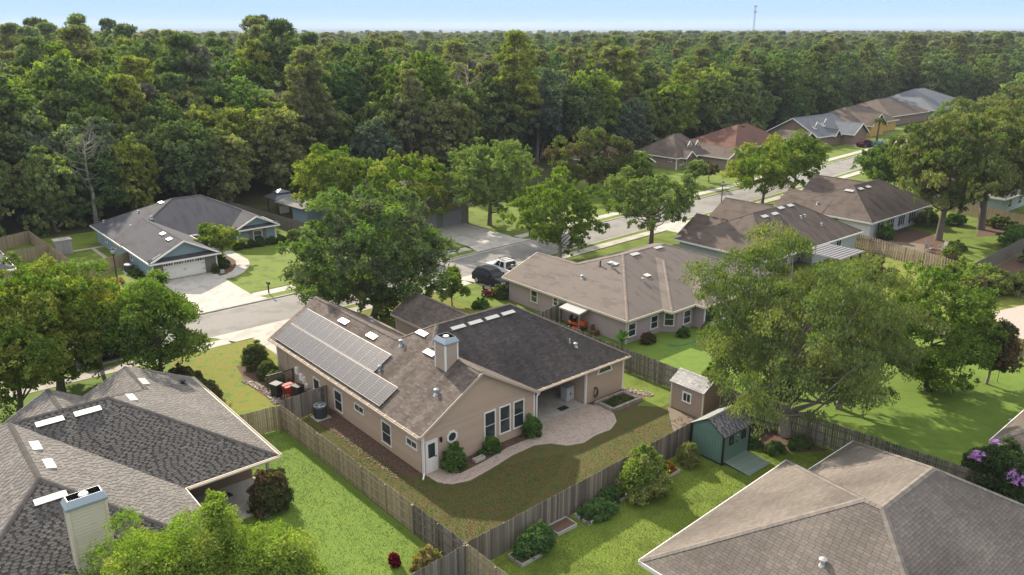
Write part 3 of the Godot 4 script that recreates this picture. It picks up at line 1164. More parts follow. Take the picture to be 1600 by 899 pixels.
func setting() -> void:
	# one ground sheet with the street cut into it
	var b := MB.new()
	var xs := PackedFloat32Array([-4000.0, -400.0, -60.0])
	for k in range(0, 61):
		xs.append(-40.0 + k * 6.0)
	xs.append(700.0)
	xs.append(5000.0)
	for k in xs.size() - 1:
		var a := xs[k]
		var e := xs[k + 1]
		var na := near_kerb(minf(a, 400.0))
		var ne := near_kerb(minf(e, 400.0))
		var fa := na - 6.6
		var fe := ne - 6.6
		b.quad(Vector3(a, 0, na), Vector3(e, 0, ne), Vector3(e, 0, 500), Vector3(a, 0, 500))
		b.quad(Vector3(a, 0, -6000), Vector3(e, 0, -6000), Vector3(e, 0, fe), Vector3(a, 0, fa))
		b.quad(Vector3(a, -0.13, fa), Vector3(e, -0.13, fe), Vector3(e, -0.13, ne), Vector3(a, -0.13, na))
		b.quad(Vector3(a, 0, na), Vector3(e, 0, ne), Vector3(e, -0.13, ne), Vector3(a, -0.13, na))
		b.quad(Vector3(a, 0, fa), Vector3(e, 0, fe), Vector3(e, -0.13, fe), Vector3(a, -0.13, fa))
	struct("ground", b, M.soil)
	strip("street", true, 0.32, 6.28, -40, 260, -0.128, -0.10, M.asphalt)
	strip("gutter_pan", true, 0.02, 0.315, -40, 260, -0.125, -0.095, M.concrete)
	strip("gutter_pan", true, 6.285, 6.58, -40, 260, -0.125, -0.095, M.concrete)
	strip("kerb", true, -0.16, 0.016, -40, 260, -0.1, 0.028, M.concrete)
	strip("kerb", true, 6.584, 6.76, -40, 260, -0.1, 0.028, M.concrete)
	# lawns
	strip("verge_lawn", false, 0.165, 1.0, -40, 260, -0.05, 0.012, M.lawn)
	strip("verge_lawn", true, -1.25, -0.165, -40, 260, -0.05, 0.012, M.lawn)
	sheet("front_lawn", [Vector2(-40, -62.35), Vector2(16.6, -62.35), Vector2(16.9, -58.0), Vector2(16.7, -53.0), Vector2(16.9, -45.9), Vector2(-40, -45.9)], 0.012, M.lush_lawn)
	sheet("front_lawn", [Vector2(16.62, -62.35), Vector2(43, -62.35), Vector2(43, -45.9), Vector2(16.92, -45.9), Vector2(16.72, -53.0), Vector2(16.92, -58.0)], 0.013, M.patchy_lawn)
	sheet("front_lawn", [Vector2(43.02, -62.3), Vector2(50, -62.3), Vector2(70, -63.2), Vector2(110, -65.4), Vector2(150, -69.5), Vector2(150, -50), Vector2(43.02, -48)], 0.012, M.lawn)
	sheet("back_lawn", [Vector2(-40, -45.88), Vector2(18.85, -45.88), Vector2(19.1, -26.0), Vector2(-40, -26.0)], 0.012, M.lush_lawn)
	sheet("back_lawn", [Vector2(18.87, -45.88), Vector2(43.1, -45.88), Vector2(43.1, -26.9), Vector2(19.12, -26.0)], 0.013, M.dry_lawn)
	sheet("side_lawn", [Vector2(40.2, -45.8), Vector2(43.1, -45.8), Vector2(43.1, -31.6), Vector2(40.4, -31.4), Vector2(38.9, -33.0), Vector2(40.2, -35.0)], 0.018, M.lawn)
	sheet("back_lawn", [Vector2(43.12, -47.9), Vector2(68.7, -49), Vector2(68.7, 10), Vector2(44.5, 10), Vector2(43.12, -26)], 0.012, M.lush_lawn)
	sheet("back_lawn", [Vector2(68.72, -49), Vector2(92.0, -50), Vector2(89.0, -30), Vector2(80, 10), Vector2(68.72, 10)], 0.012, M.meadow)
	sheet("back_lawn", [Vector2(92.05, -50), Vector2(140.0, -50), Vector2(140.0, -30), Vector2(91.5, -28.5)], 0.013, M.lawn)
	sheet("back_lawn", [Vector2(19.14, -25.95), Vector2(43.0, -26.85), Vector2(44.4, 10), Vector2(19.14, 10)], 0.013, M.lawn)
	sheet("back_lawn", [Vector2(-40, -25.98), Vector2(19.1, -25.95), Vector2(19.1, 10), Vector2(-40, 10)], 0.012, M.lawn)
	sheet("front_lawn", [Vector2(-40, -74.25), Vector2(50, -74.25), Vector2(110, -77.5), Vector2(250, -91.5), Vector2(250, -99), Vector2(110, -99), Vector2(60, -90), Vector2(-40, -90)], 0.012, M.lawn)
	sheet("back_lawn", [Vector2(-40, -90.02), Vector2(43, -90.02), Vector2(43, -112), Vector2(-40, -112)], 0.013, M.lawn)
	# sidewalks and drives
	pave("sidewalk", false, 1.02, 2.38, -40, 22.2)
	pave("sidewalk", false, 1.02, 2.38, 30.8, 47.6)
	pave("sidewalk", false, 1.02, 2.38, 54.0, 240)
	pave("sidewalk", true, -2.7, -1.28, -40, 22.9)
	pave("sidewalk", true, -2.7, -1.28, 28.9, 55.8)
	pave("sidewalk", true, -2.7, -1.28, 63.8, 240)
	drive([[23.2, 28.75, -83.85, -76.8], [23.2, 28.75, -76.78, -74.08]], "driveway")
	apron([Vector2(23.2, -74.06), Vector2(28.75, -74.06), Vector2(29.5, -71.5), Vector2(22.4, -71.5)])
	drive([[24.0, 30.3, -62.4, -58.6], [24.0, 30.3, -58.58, -54.6]], "driveway")
	apron([Vector2(21.4, -64.6), Vector2(31.6, -64.6), Vector2(30.9, -62.42), Vector2(22.6, -62.42)])
	drive([[56.3, 63.4, -84.6, -79.2], [56.3, 63.4, -79.18, -74.2]], "driveway")
	apron([Vector2(56.3, -74.18), Vector2(63.4, -74.18), Vector2(64.1, -72.0), Vector2(55.6, -71.75)])
	drive([[48.0, 53.6, -62.6, -58.7], [48.0, 53.6, -58.68, -55.2]], "driveway")
	apron([Vector2(47.3, -64.65), Vector2(54.4, -64.85), Vector2(53.6, -62.62), Vector2(48.0, -62.62)])
	drive([[81.0, 86.5, -63.8, -58.0]], "driveway")
	apron([Vector2(80.4, -66.3), Vector2(87.2, -66.5), Vector2(86.5, -63.82), Vector2(81.0, -63.82)])
	drive([[176.0, 181.0, -90.0, -86.4]], "driveway")
	# curved walk to the blue house's door, with its mulch bed
	sheet("mulch_bed", [Vector2(28.8, -84.2), Vector2(28.8, -82.2), Vector2(29.6, -82.0), Vector2(31.0, -83.3), Vector2(32.2, -85.4), Vector2(32.4, -89.2), Vector2(30.0, -89.2), Vector2(29.9, -84.2)], 0.03, M.mulch)
	sheet("walkway", [Vector2(28.78, -80.5), Vector2(29.8, -80.5), Vector2(31.3, -81.6), Vector2(32.8, -83.6), Vector2(33.6, -86.0), Vector2(33.7, -91.2), Vector2(32.5, -91.2), Vector2(32.35, -86.6), Vector2(31.6, -84.5), Vector2(30.4, -82.7), Vector2(29.4, -82.0), Vector2(28.78, -81.9)], 0.04, M.concrete)
	sheet("mulch_bed", [Vector2(34.4, -92.8), Vector2(34.4, -90.9), Vector2(41.0, -90.7), Vector2(41.0, -92.8)], 0.03, M.mulch)


# walk laid in slabs, each a part of the sidewalk
func pave(called: String, far: bool, o0: float, o1: float, x0: float, x1: float) -> void:
	var w := Node3D.new()
	w.name = numbered(called)
	add_child(w)
	w.set_meta("kind", "structure")
	var n := int((x1 - x0) / 1.5)
	for k in n:
		var a := lerpf(x0, x1, float(k) / n)
		var e := lerpf(x0, x1, float(k + 1) / n) - 0.015
		var za := far_kerb(a) if far else near_kerb(a)
		var ze := far_kerb(e) if far else near_kerb(e)
		var b := MB.new()
		b.col = grey(R.randf_range(0.93, 1.05))
		b.slab(PackedVector2Array([Vector2(a, za + o0), Vector2(e, ze + o0), Vector2(e, ze + o1), Vector2(a, za + o1)]), -0.05, 0.03 + R.randf_range(0, 0.004))
		part("slab", b.mesh(), M.concrete, w)


func drive(cells: Array, called: String) -> void:
	var w := Node3D.new()
	w.name = numbered(called)
	add_child(w)
	w.set_meta("kind", "structure")
	for c in cells:
		var xm: float = (c[0] + c[1]) * 0.5
		for q in [[c[0], xm - 0.008], [xm + 0.008, c[1]]]:
			var b := MB.new()
			b.col = grey(R.randf_range(0.95, 1.04))
			b.slab(PackedVector2Array([Vector2(q[0], c[2]), Vector2(q[1], c[2]), Vector2(q[1], c[3]), Vector2(q[0], c[3])]), -0.05, 0.034)
			part("slab", b.mesh(), M.concrete, w)


func apron(p: Array) -> void:
	var b := MB.new()
	b.slab(PackedVector2Array(p), -0.14, 0.036)
	struct("drive_apron", b, M.concrete)


# ---------------------------------------------------------------- the tan house in the middle

func tan_house() -> void:
	R.seed = 11
	var h := thing("tan_house", "tan sided house with solar panels and a dark rear roof, in the middle", "house", Vector3(31, 0, -44))
	var wc := Color(0.5, 0.385, 0.295)
	var L := func(x: float, z: float) -> Vector3: return Vector3(x, 2.75 + 0.6 * (x - 22.35), z)
	var D := func(x: float, z: float) -> Vector3: return Vector3(x, 2.69 + 0.6 * (-35.0 - z), z)
	var left := PackedVector3Array([L.call(22.35, -34.45), L.call(22.35, -54.75), L.call(26.4, -54.75), L.call(26.4, -43.05), L.call(28.35, -41.1), L.call(27.0, -39.75), L.call(27.0, -34.45)])
	var dark := PackedVector3Array([D.call(27.0, -39.75), D.call(28.35, -41.1), D.call(34.7, -41.1), D.call(40.85, -34.95), D.call(31.65, -34.95)])
	var grs := PackedVector3Array([Vector3(27, 5.54, -34.45), Vector3(27, 5.54, -39.75), Vector3(31.62, 2.77, -35.13), Vector3(31.62, 2.77, -34.45)])
	var hipr := PackedVector3Array([D.call(34.7, -41.1), Vector3(40.85, 2.66, -34.95), Vector3(40.85, 2.66, -47.25)])
	var frontp := PackedVector3Array([Vector3(26.4, 5.18, -43.05), Vector3(28.35, 6.35, -41.1), Vector3(34.7, 6.35, -41.1), Vector3(40.85, 2.66, -47.25), Vector3(30.55, 2.66, -47.25)])
	var wing := PackedVector3Array([Vector3(26.4, 5.18, -43.05), Vector3(26.4, 5.18, -54.75), Vector3(30.45, 2.75, -54.75), Vector3(30.45, 2.75, -47.1)])
	var w2 := gable_z(34.6, 2.35, -53.4, -44.6, 2.78, 4.2)
	var planes := [left, dark, grs, hipr, frontp, wing, w2[0], w2[1]]
	roof_decks(h, planes, M.shingle, Color(0.09, 0.08, 0.075))
	var cols := [Color(0.14, 0.116, 0.104), Color(0.155, 0.128, 0.114), Color(0.125, 0.104, 0.092), Color(0.167, 0.139, 0.125)]
	var dk := [Color(0.0778, 0.0689, 0.0677), Color(0.0872, 0.0771, 0.0756), Color(0.0691, 0.0613, 0.0603)]
	shingle_roof(h, [left], M.shingle, {"ex": 0.145, "wmin": 0.2, "wmax": 0.36, "cols": cols, "streak": 0.6, "patch": 0.15, "streak_f": 0.6, "gap": 0.012, "seed": 3})
	shingle_roof(h, [dark], M.shingle, {"ex": 0.145, "wmin": 0.2, "wmax": 0.36, "cols": dk, "streak": 0.3, "patch": 0.3, "seed": 4, "gap": 0.012})
	shingle_roof(h, [grs, frontp, wing, w2[0], w2[1]], M.shingle, {"ex": 0.145, "wmin": 0.2, "wmax": 0.36, "cols": cols, "streak": 0.2, "seed": 5, "gap": 0.012})
	ridge_caps(h, [[Vector3(26.4, 5.2, -54.75), Vector3(26.4, 5.2, -43.05)], [Vector3(27, 5.56, -34.45), Vector3(27, 5.56, -39.75)], [Vector3(27, 5.55, -39.75), Vector3(28.35, 6.36, -41.1)], [Vector3(26.4, 5.19, -43.05), Vector3(28.35, 6.36, -41.1)], [Vector3(28.35, 6.37, -41.1), Vector3(34.7, 6.37, -41.1)], [Vector3(34.7, 6.36, -41.1), Vector3(40.85, 2.68, -34.95)], [Vector3(34.7, 6.36, -41.1), Vector3(40.85, 2.68, -47.25)], [Vector3(34.6, 4.22, -53.4), Vector3(34.6, 4.22, -44.7)]], M.shingle, Color(0.18, 0.152, 0.133))
	# trim: rakes and eaves
	fascia(h, [[Vector3(22.35, 2.75, -34.45), Vector3(27, 5.54, -34.45), Vector3.BACK], [Vector3(31.62, 2.77, -34.45), Vector3(27, 5.54, -34.45), Vector3.BACK], [Vector3(31.72, 2.66, -34.95), Vector3(40.85, 2.66, -34.95), Vector3.BACK], [Vector3(40.85, 2.66, -34.95), Vector3(40.85, 2.66, -47.25), Vector3.RIGHT], [Vector3(22.35, 2.75, -34.45), Vector3(22.35, 2.75, -54.75), Vector3.LEFT], [Vector3(32.25, 2.78, -53.4), Vector3(34.6, 4.2, -53.4), Vector3.FORWARD], [Vector3(32.25, 2.78, -53.4), Vector3(32.25, 2.78, -47.3), Vector3.LEFT], [Vector3(30.45, 2.75, -54.75), Vector3(30.45, 2.75, -47.3), Vector3.RIGHT]], M.paint, Color(0.50, 0.42, 0.34))
	gutter(h, Vector3(22.35, 2.75, -54.7), Vector3(22.35, 2.75, -34.5), Vector3.LEFT, M.cream_trim, 20)
	gutter(h, Vector3(31.9, 2.66, -34.95), Vector3(40.8, 2.66, -34.95), Vector3.BACK, M.cream_trim, 10)
	gutter(h, Vector3(30.45, 2.75, -54.7), Vector3(30.45, 2.75, -47.5), Vector3.RIGHT, M.cream_trim, 5)
	# rear gable wall
	var zb := -34.8
	var gw := PackedVector3Array([Vector3(22.75, -0.05, zb), Vector3(31.4, -0.05, zb), Vector3(31.4, 2.78, zb), Vector3(27, 5.4, zb), Vector3(22.75, 2.86, zb)])
	wall(h, gw, Vector3.BACK, M.paint, wc)
	siding(h, gw, Vector3.BACK, M.siding, wc)
	# left wall
	var lw := rect(Vector3(22.75, 0, -54.4), Vector3(22.75, 0, -35.0), -0.05, 2.82)
	wall(h, lw, Vector3.LEFT, M.paint, wc)
	siding(h, lw, Vector3.LEFT, M.siding, wc, 0.18)
	# front gables and the walls seen between the wings
	wall(h, PackedVector3Array([Vector3(22.95, -0.05, -54.4), Vector3(30.05, -0.05, -54.4), Vector3(30.05, 2.8, -54.4), Vector3(26.4, 5.0, -54.4), Vector3(22.95, 2.9, -54.4)]), Vector3.FORWARD, M.paint, wc)
	wall(h, rect(Vector3(30.05, 0, -47.1), Vector3(30.05, 0, -54.2), -0.05, 2.8), Vector3.RIGHT, M.paint, wc)
	wall(h, rect(Vector3(30.05, 0, -46.9), Vector3(40.45, 0, -46.9), -0.05, 2.75), Vector3.FORWARD, M.paint, wc)
	wall(h, rect(Vector3(32.6, 0, -53.05), Vector3(32.6, 0, -47.1), -0.05, 2.8), Vector3.LEFT, M.paint, wc)
	wall(h, rect(Vector3(36.6, 0, -53.05), Vector3(36.6, 0, -47.1), -0.05, 2.8), Vector3.RIGHT, M.paint, wc)
	wall(h, PackedVector3Array([Vector3(32.79, -0.05, -53.05), Vector3(36.41, -0.05, -53.05), Vector3(36.41, 2.85, -53.05), Vector3(34.6, 4.05, -53.05), Vector3(32.79, 2.85, -53.05)]), Vector3.FORWARD, M.paint, wc)
	corner_trim(h, Vector3(32.6, 0, -53.05), 2.8, M.cream_trim)
	# right part of the rear, and the covered patio
	var rw := rect(Vector3(36.6, 0, -35.2), Vector3(40.45, 0, -35.2), -0.05, 2.62)
	wall(h, rw, Vector3.BACK, M.paint, wc)
	siding(h, rw, Vector3.BACK, M.siding, wc)
	wall(h, rect(Vector3(40.45, 0, -46.7), Vector3(40.45, 0, -35.4), -0.05, 2.62), Vector3.RIGHT, M.paint, wc)
	wall(h, rect(Vector3(36.6, 0, -39.2), Vector3(36.6, 0, -35.4), -0.05, 2.9), Vector3.LEFT, M.paint, wc)
	wall(h, rect(Vector3(31.4, 0, -39.2), Vector3(31.4, 0, -35.0), -0.05, 2.9), Vector3.RIGHT, M.paint, wc)
	wall(h, rect(Vector3(31.4, 0, -39.2), Vector3(36.6, 0, -39.2), -0.05, 4.4), Vector3.BACK, M.paint, wc)
	var fl := MB.new()
	fl.bb(Vector3(31.42, -0.1, -39.1), Vector3(36.5, 0.09, -35.05))
	wpart("patio_floor", fl, M.concrete, h)
	for p in [[Vector3(22.75, 0, -34.8), 2.85], [Vector3(31.45, 0, -34.85), 2.6], [Vector3(36.62, 0, -35.2), 2.55], [Vector3(40.42, 0, -35.2), 2.6], [Vector3(22.75, 0, -54.3), 2.8]]:
		corner_trim(h, p[0], p[1], M.white_trim, 0.14)
	# beam over the patio opening
	var bm := MB.new()
	bm.col = wc
	bm.bb(Vector3(31.53, 2.42, -35.28), Vector3(36.53, 2.6, -35.1))
	wpart("beam", bm, M.paint, h)
	# windows
	window(h, Vector3(22.735, 1.05, -44.88), Vector3.LEFT, 1.12, 1.58)
	window(h, Vector3(22.735, 1.56, -42.05), Vector3.LEFT, 1.25, 0.55, "slider")
	window(h, Vector3(22.735, 1.12, -38.75), Vector3.LEFT, 1.15, 1.55)
	window(h, Vector3(22.735, 1.64, -35.9), Vector3.LEFT, 1.2, 0.55, "slider")
	window(h, Vector3(22.735, 1.15, -48.0), Vector3.LEFT, 1.0, 1.0, "single")
	for x in [27.72, 28.93, 30.08]:
		window(h, Vector3(x, 1.6, -34.785), Vector3.BACK, 0.94, 1.95)
	# octagonal window
	var ob := MB.new()
	var og := MB.new()
	var oc := Vector3(24.82, 1.82, -34.785)
	for k in 8:
		var a := TAU * (k + 0.5) / 8
		var e := TAU * (k + 1.5) / 8
		var ra := Vector3(cos(a), sin(a), 0)
		var re := Vector3(cos(e), sin(e), 0)
		ob.quad(oc + ra * 0.42 + Vector3.BACK * 0.07, oc + re * 0.42 + Vector3.BACK * 0.07, oc + re * 0.29 + Vector3.BACK * 0.07, oc + ra * 0.29 + Vector3.BACK * 0.07)
		ob.quad(oc + ra * 0.42, oc + re * 0.42, oc + re * 0.42 + Vector3.BACK * 0.07, oc + ra * 0.42 + Vector3.BACK * 0.07)
		ob.quad(oc + ra * 0.29, oc + re * 0.29, oc + re * 0.29 + Vector3.BACK * 0.07, oc + ra * 0.29 + Vector3.BACK * 0.07)
		og.tri(oc + Vector3.BACK * 0.042, oc + ra * 0.3 + Vector3.BACK * 0.042, oc + re * 0.3 + Vector3.BACK * 0.042)
	var ow := wpart("octagonal_window", ob, M.white_trim, h)
	wpart("pane", og, M.glass, ow)
	# arched window on the right
	var ab := MB.new()
	var ag := MB.new()
	var ac := Vector3(38.46, 2.0, -35.185)
	for k in 10:
		var a := PI * k / 10
		var e := PI * (k + 1) / 10
		var ra := Vector3(cos(a) * 0.74, sin(a) * 0.56, 0)
		var re := Vector3(cos(e) * 0.74, sin(e) * 0.56, 0)
		var z := Vector3.BACK * 0.075
		ab.quad(ac + ra + z, ac + re + z, ac + re * 0.84 + z, ac + ra * 0.84 + z)
		ab.quad(ac + ra, ac + re, ac + re + z, ac + ra + z)
		ag.tri(ac + z * 0.58, ac + ra * 0.86 + z * 0.58, ac + re * 0.86 + z * 0.58)
	ab.bb(ac + Vector3(-0.78, -0.09, 0), ac + Vector3(0.78, 0.01, 0.085))
	var aw := wpart("arched_window", ab, M.white_trim, h)
	wpart("pane", ag, M.glass, aw)
	# back door with half glass
	var db := MB.new()
	db.bb(Vector3(22.86, 0, -34.8), Vector3(22.95, 2.12, -34.70))
	db.bb(Vector3(23.65, 0, -34.8), Vector3(23.74, 2.12, -34.70))
	db.bb(Vector3(22.95, 2.04, -34.8), Vector3(23.65, 2.12, -34.70))
	db.bb(Vector3(22.95, 0.02, -34.8), Vector3(23.65, 2.04, -34.73))
	for s in [[23.0, 23.27], [23.33, 23.6]]:
		db.bb(Vector3(s[0], 0.2, -34.735), Vector3(s[1], 0.85, -34.72))
	var door := wpart("door", db, M.white_trim, h)
	var dg := MB.new()
	dg.bb(Vector3(23.06, 1.0, -34.745), Vector3(23.54, 1.9, -34.72))
	wpart("pane", dg, M.glass, door)
	var dh := MB.new()
	dh.box(Vector3(23.59, 1.0, -34.69), Vector3(0.05, 0.05, 0.08))
	wpart("handle", dh, M.black, door)
	var wl := MB.new()
	wl.box(Vector3(23.97, 1.95, -34.72), Vector3(0.1, 0.2, 0.1))
	wl.cyl(Vector3(23.97, 1.78, -34.66), Vector3(23.97, 1.98, -34.66), 0.05, 0.08, 8)
	wl.box(Vector3(23.97, 2.06, -34.7), Vector3(0.13, 0.03, 0.14))
	wpart("wall_lantern", wl, M.black, h)
	# downspouts
	var ds := MB.new()
	ds.bar(Vector3(22.28, 2.62, -34.72), Vector3(22.66, 2.35, -34.62), 0.07)
	ds.bar(Vector3(22.66, 2.35, -34.62), Vector3(22.66, 0.2, -34.62), 0.08)
	ds.bar(Vector3(22.66, 0.2, -34.62), Vector3(22.35, 0.05, -34.3), 0.08)
	wpart("downspout", ds, M.white_trim, h)
	ds = MB.new()
	ds.bar(Vector3(31.95, 2.55, -34.8), Vector3(31.6, 2.35, -34.72), 0.07)
	ds.bar(Vector3(31.6, 2.35, -34.72), Vector3(31.6, 0.1, -34.72), 0.08)
	wpart("downspout", ds, M.white_trim, h)
	ds = MB.new()
	ds.bar(Vector3(22.66, 2.6, -52.6), Vector3(22.66, 0.1, -52.6), 0.05)
	wpart("downspout", ds, M.cream_trim, h)
	# meter boxes by the side door
	for q in [[-51.0, 1.25, 0.3, 0.55], [-50.35, 0.95, 0.42, 0.5], [-49.9, 0.85, 0.25, 0.5], [-49.55, 0.55, 0.3, 0.3]]:
		var eb := MB.new()
		eb.box(Vector3(22.66, q[1], q[0]), Vector3(0.16, q[3], q[2]))
		eb.box(Vector3(22.575, q[1], q[0]), Vector3(0.03, q[3] * 0.9, q[2] * 0.88))
		wpart("meter_box", eb, M.paint, h)
	# chimney
	chimney(h, 26.05, 26.95, -38.0, -36.95, 4.8, 6.75, M.siding, Color(0.44, 0.35, 0.28), M.white_trim)
	# vents
	var nl := Vector3(-0.6, 1, 0).normalized()
	var nd := Vector3(0, 1, 0.6).normalized()
	for p in [[25.8, -49.2], [25.82, -45.3], [27.4, -41.45], [26.55, -39.35]]:
		roof_vent(h, L.call(p[0], p[1]), nl, Vector3(0, 0, 1), 1.05, 0.42, M.metal_white)
	for x in [29.6, 31.06, 32.53, 33.98]:
		roof_vent(h, D.call(x, -40.45), nd, Vector3(1, 0, 0), 1.12, 0.36, M.metal_white)
	pipe_vent(h, L.call(26.2, -42.2), 0.3, 0.1, M.galvanised)
	pipe_vent(h, L.call(24.72, -36.1), 0.25, 0.1, M.galvanised)
	pipe_vent(h, L.call(24.3, -41.9), 0.22, 0.08, M.galvanised)
	pipe_vent(h, Vector3(28.6, 3.95, -50.2), 0.2, 0.08, M.metal_white)
	pipe_vent(h, D.call(36.9, -37.15), 0.28, 0.05, M.metal_white, false)
	pipe_vent(h, D.call(37.15, -36.8), 0.16, 0.09, M.metal_white)
	# solar panels: two rows, each panel framed, with its own cells
	solar(h)


func solar(h: Node3D) -> void:
	var u := Vector3(0, 0, 1)
	var w := Vector3(1, 0.6, 0).normalized()
	var n := Vector3(-0.6, 1, 0).normalized()
	var cell_m: StandardMaterial3D = mat("solar_cell", Color(0.036, 0.03, 0.034), 0.2, 0.0, 0.75)
	cell_m.clearcoat_enabled = true
	cell_m.clearcoat = 0.6
	cell_m.clearcoat_roughness = 0.12
	mat("solar_frame", Color(0.25, 0.235, 0.235), 0.4, 0.5)
	mat("solar_line", Color(0.11, 0.095, 0.1), 0.45, 0.2)
	var fr := MB.new()
	var pw := 0.985
	var pl := 1.64
	var t := 0.035
	# frame, in panel coordinates: x along the eave, y up the slope, z out
	fr.bb(Vector3(-pw / 2, 0, 0), Vector3(-pw / 2 + 0.013, pl, t))
	fr.bb(Vector3(pw / 2 - 0.016, 0, 0), Vector3(pw / 2, pl, t))
	fr.bb(Vector3(-pw / 2 + 0.016, 0, 0), Vector3(pw / 2 - 0.016, 0.03, t))
	fr.bb(Vector3(-pw / 2 + 0.016, pl - 0.05, 0), Vector3(pw / 2 - 0.016, pl, t))
	var frame := fr.mesh()
	var ce := MB.new()
	ce.bb(Vector3(-pw / 2 + 0.017, 0.031, 0.006), Vector3(pw / 2 - 0.017, pl - 0.051, t - 0.012))
	var cells := ce.mesh()
	var li := MB.new()
	for k in range(1, 6):
		var x := -pw / 2 + pw * k / 6
		li.bb(Vector3(x - 0.004, 0.032, t - 0.0115), Vector3(x + 0.004, pl - 0.052, t - 0.0095))
	for k in range(1, 10):
		var y := pl * k / 10
		li.bb(Vector3(-pw / 2 + 0.018, y - 0.006, t - 0.0118), Vector3(pw / 2 - 0.018, y + 0.006, t - 0.009))
	var lines := li.mesh()
	var bs := Basis(-u, w, n)
	for row in [[22.52, -53.95, 15], [23.96, -53.95, 12]]:
		for k in row[2]:
			var x: float = row[0]
			var p := Vector3(x, 2.75 + 0.6 * (x - 22.35), row[1] + (k + 0.5) * 0.995) + n * 0.1
			var o := part("solar_panel", frame, M.solar_frame, h)
			o.transform = Transform3D(bs, p - h.position)
			part("cells", cells, cell_m, o)
			part("grid_lines", lines, M.solar_line, o)
		for y in [0.3, 1.3]:
			var rl := MB.new()
			var a: Vector3 = Vector3(row[0], 2.75 + 0.6 * (row[0] - 22.35), row[1]) + w * y + n * 0.07
			rl.bar(a, a + u * 0.995 * row[2], 0.05)
			wpart("panel_rail", rl, M.galvanised, h)


# ---------------------------------------------------------------- grey roofed house, bottom left

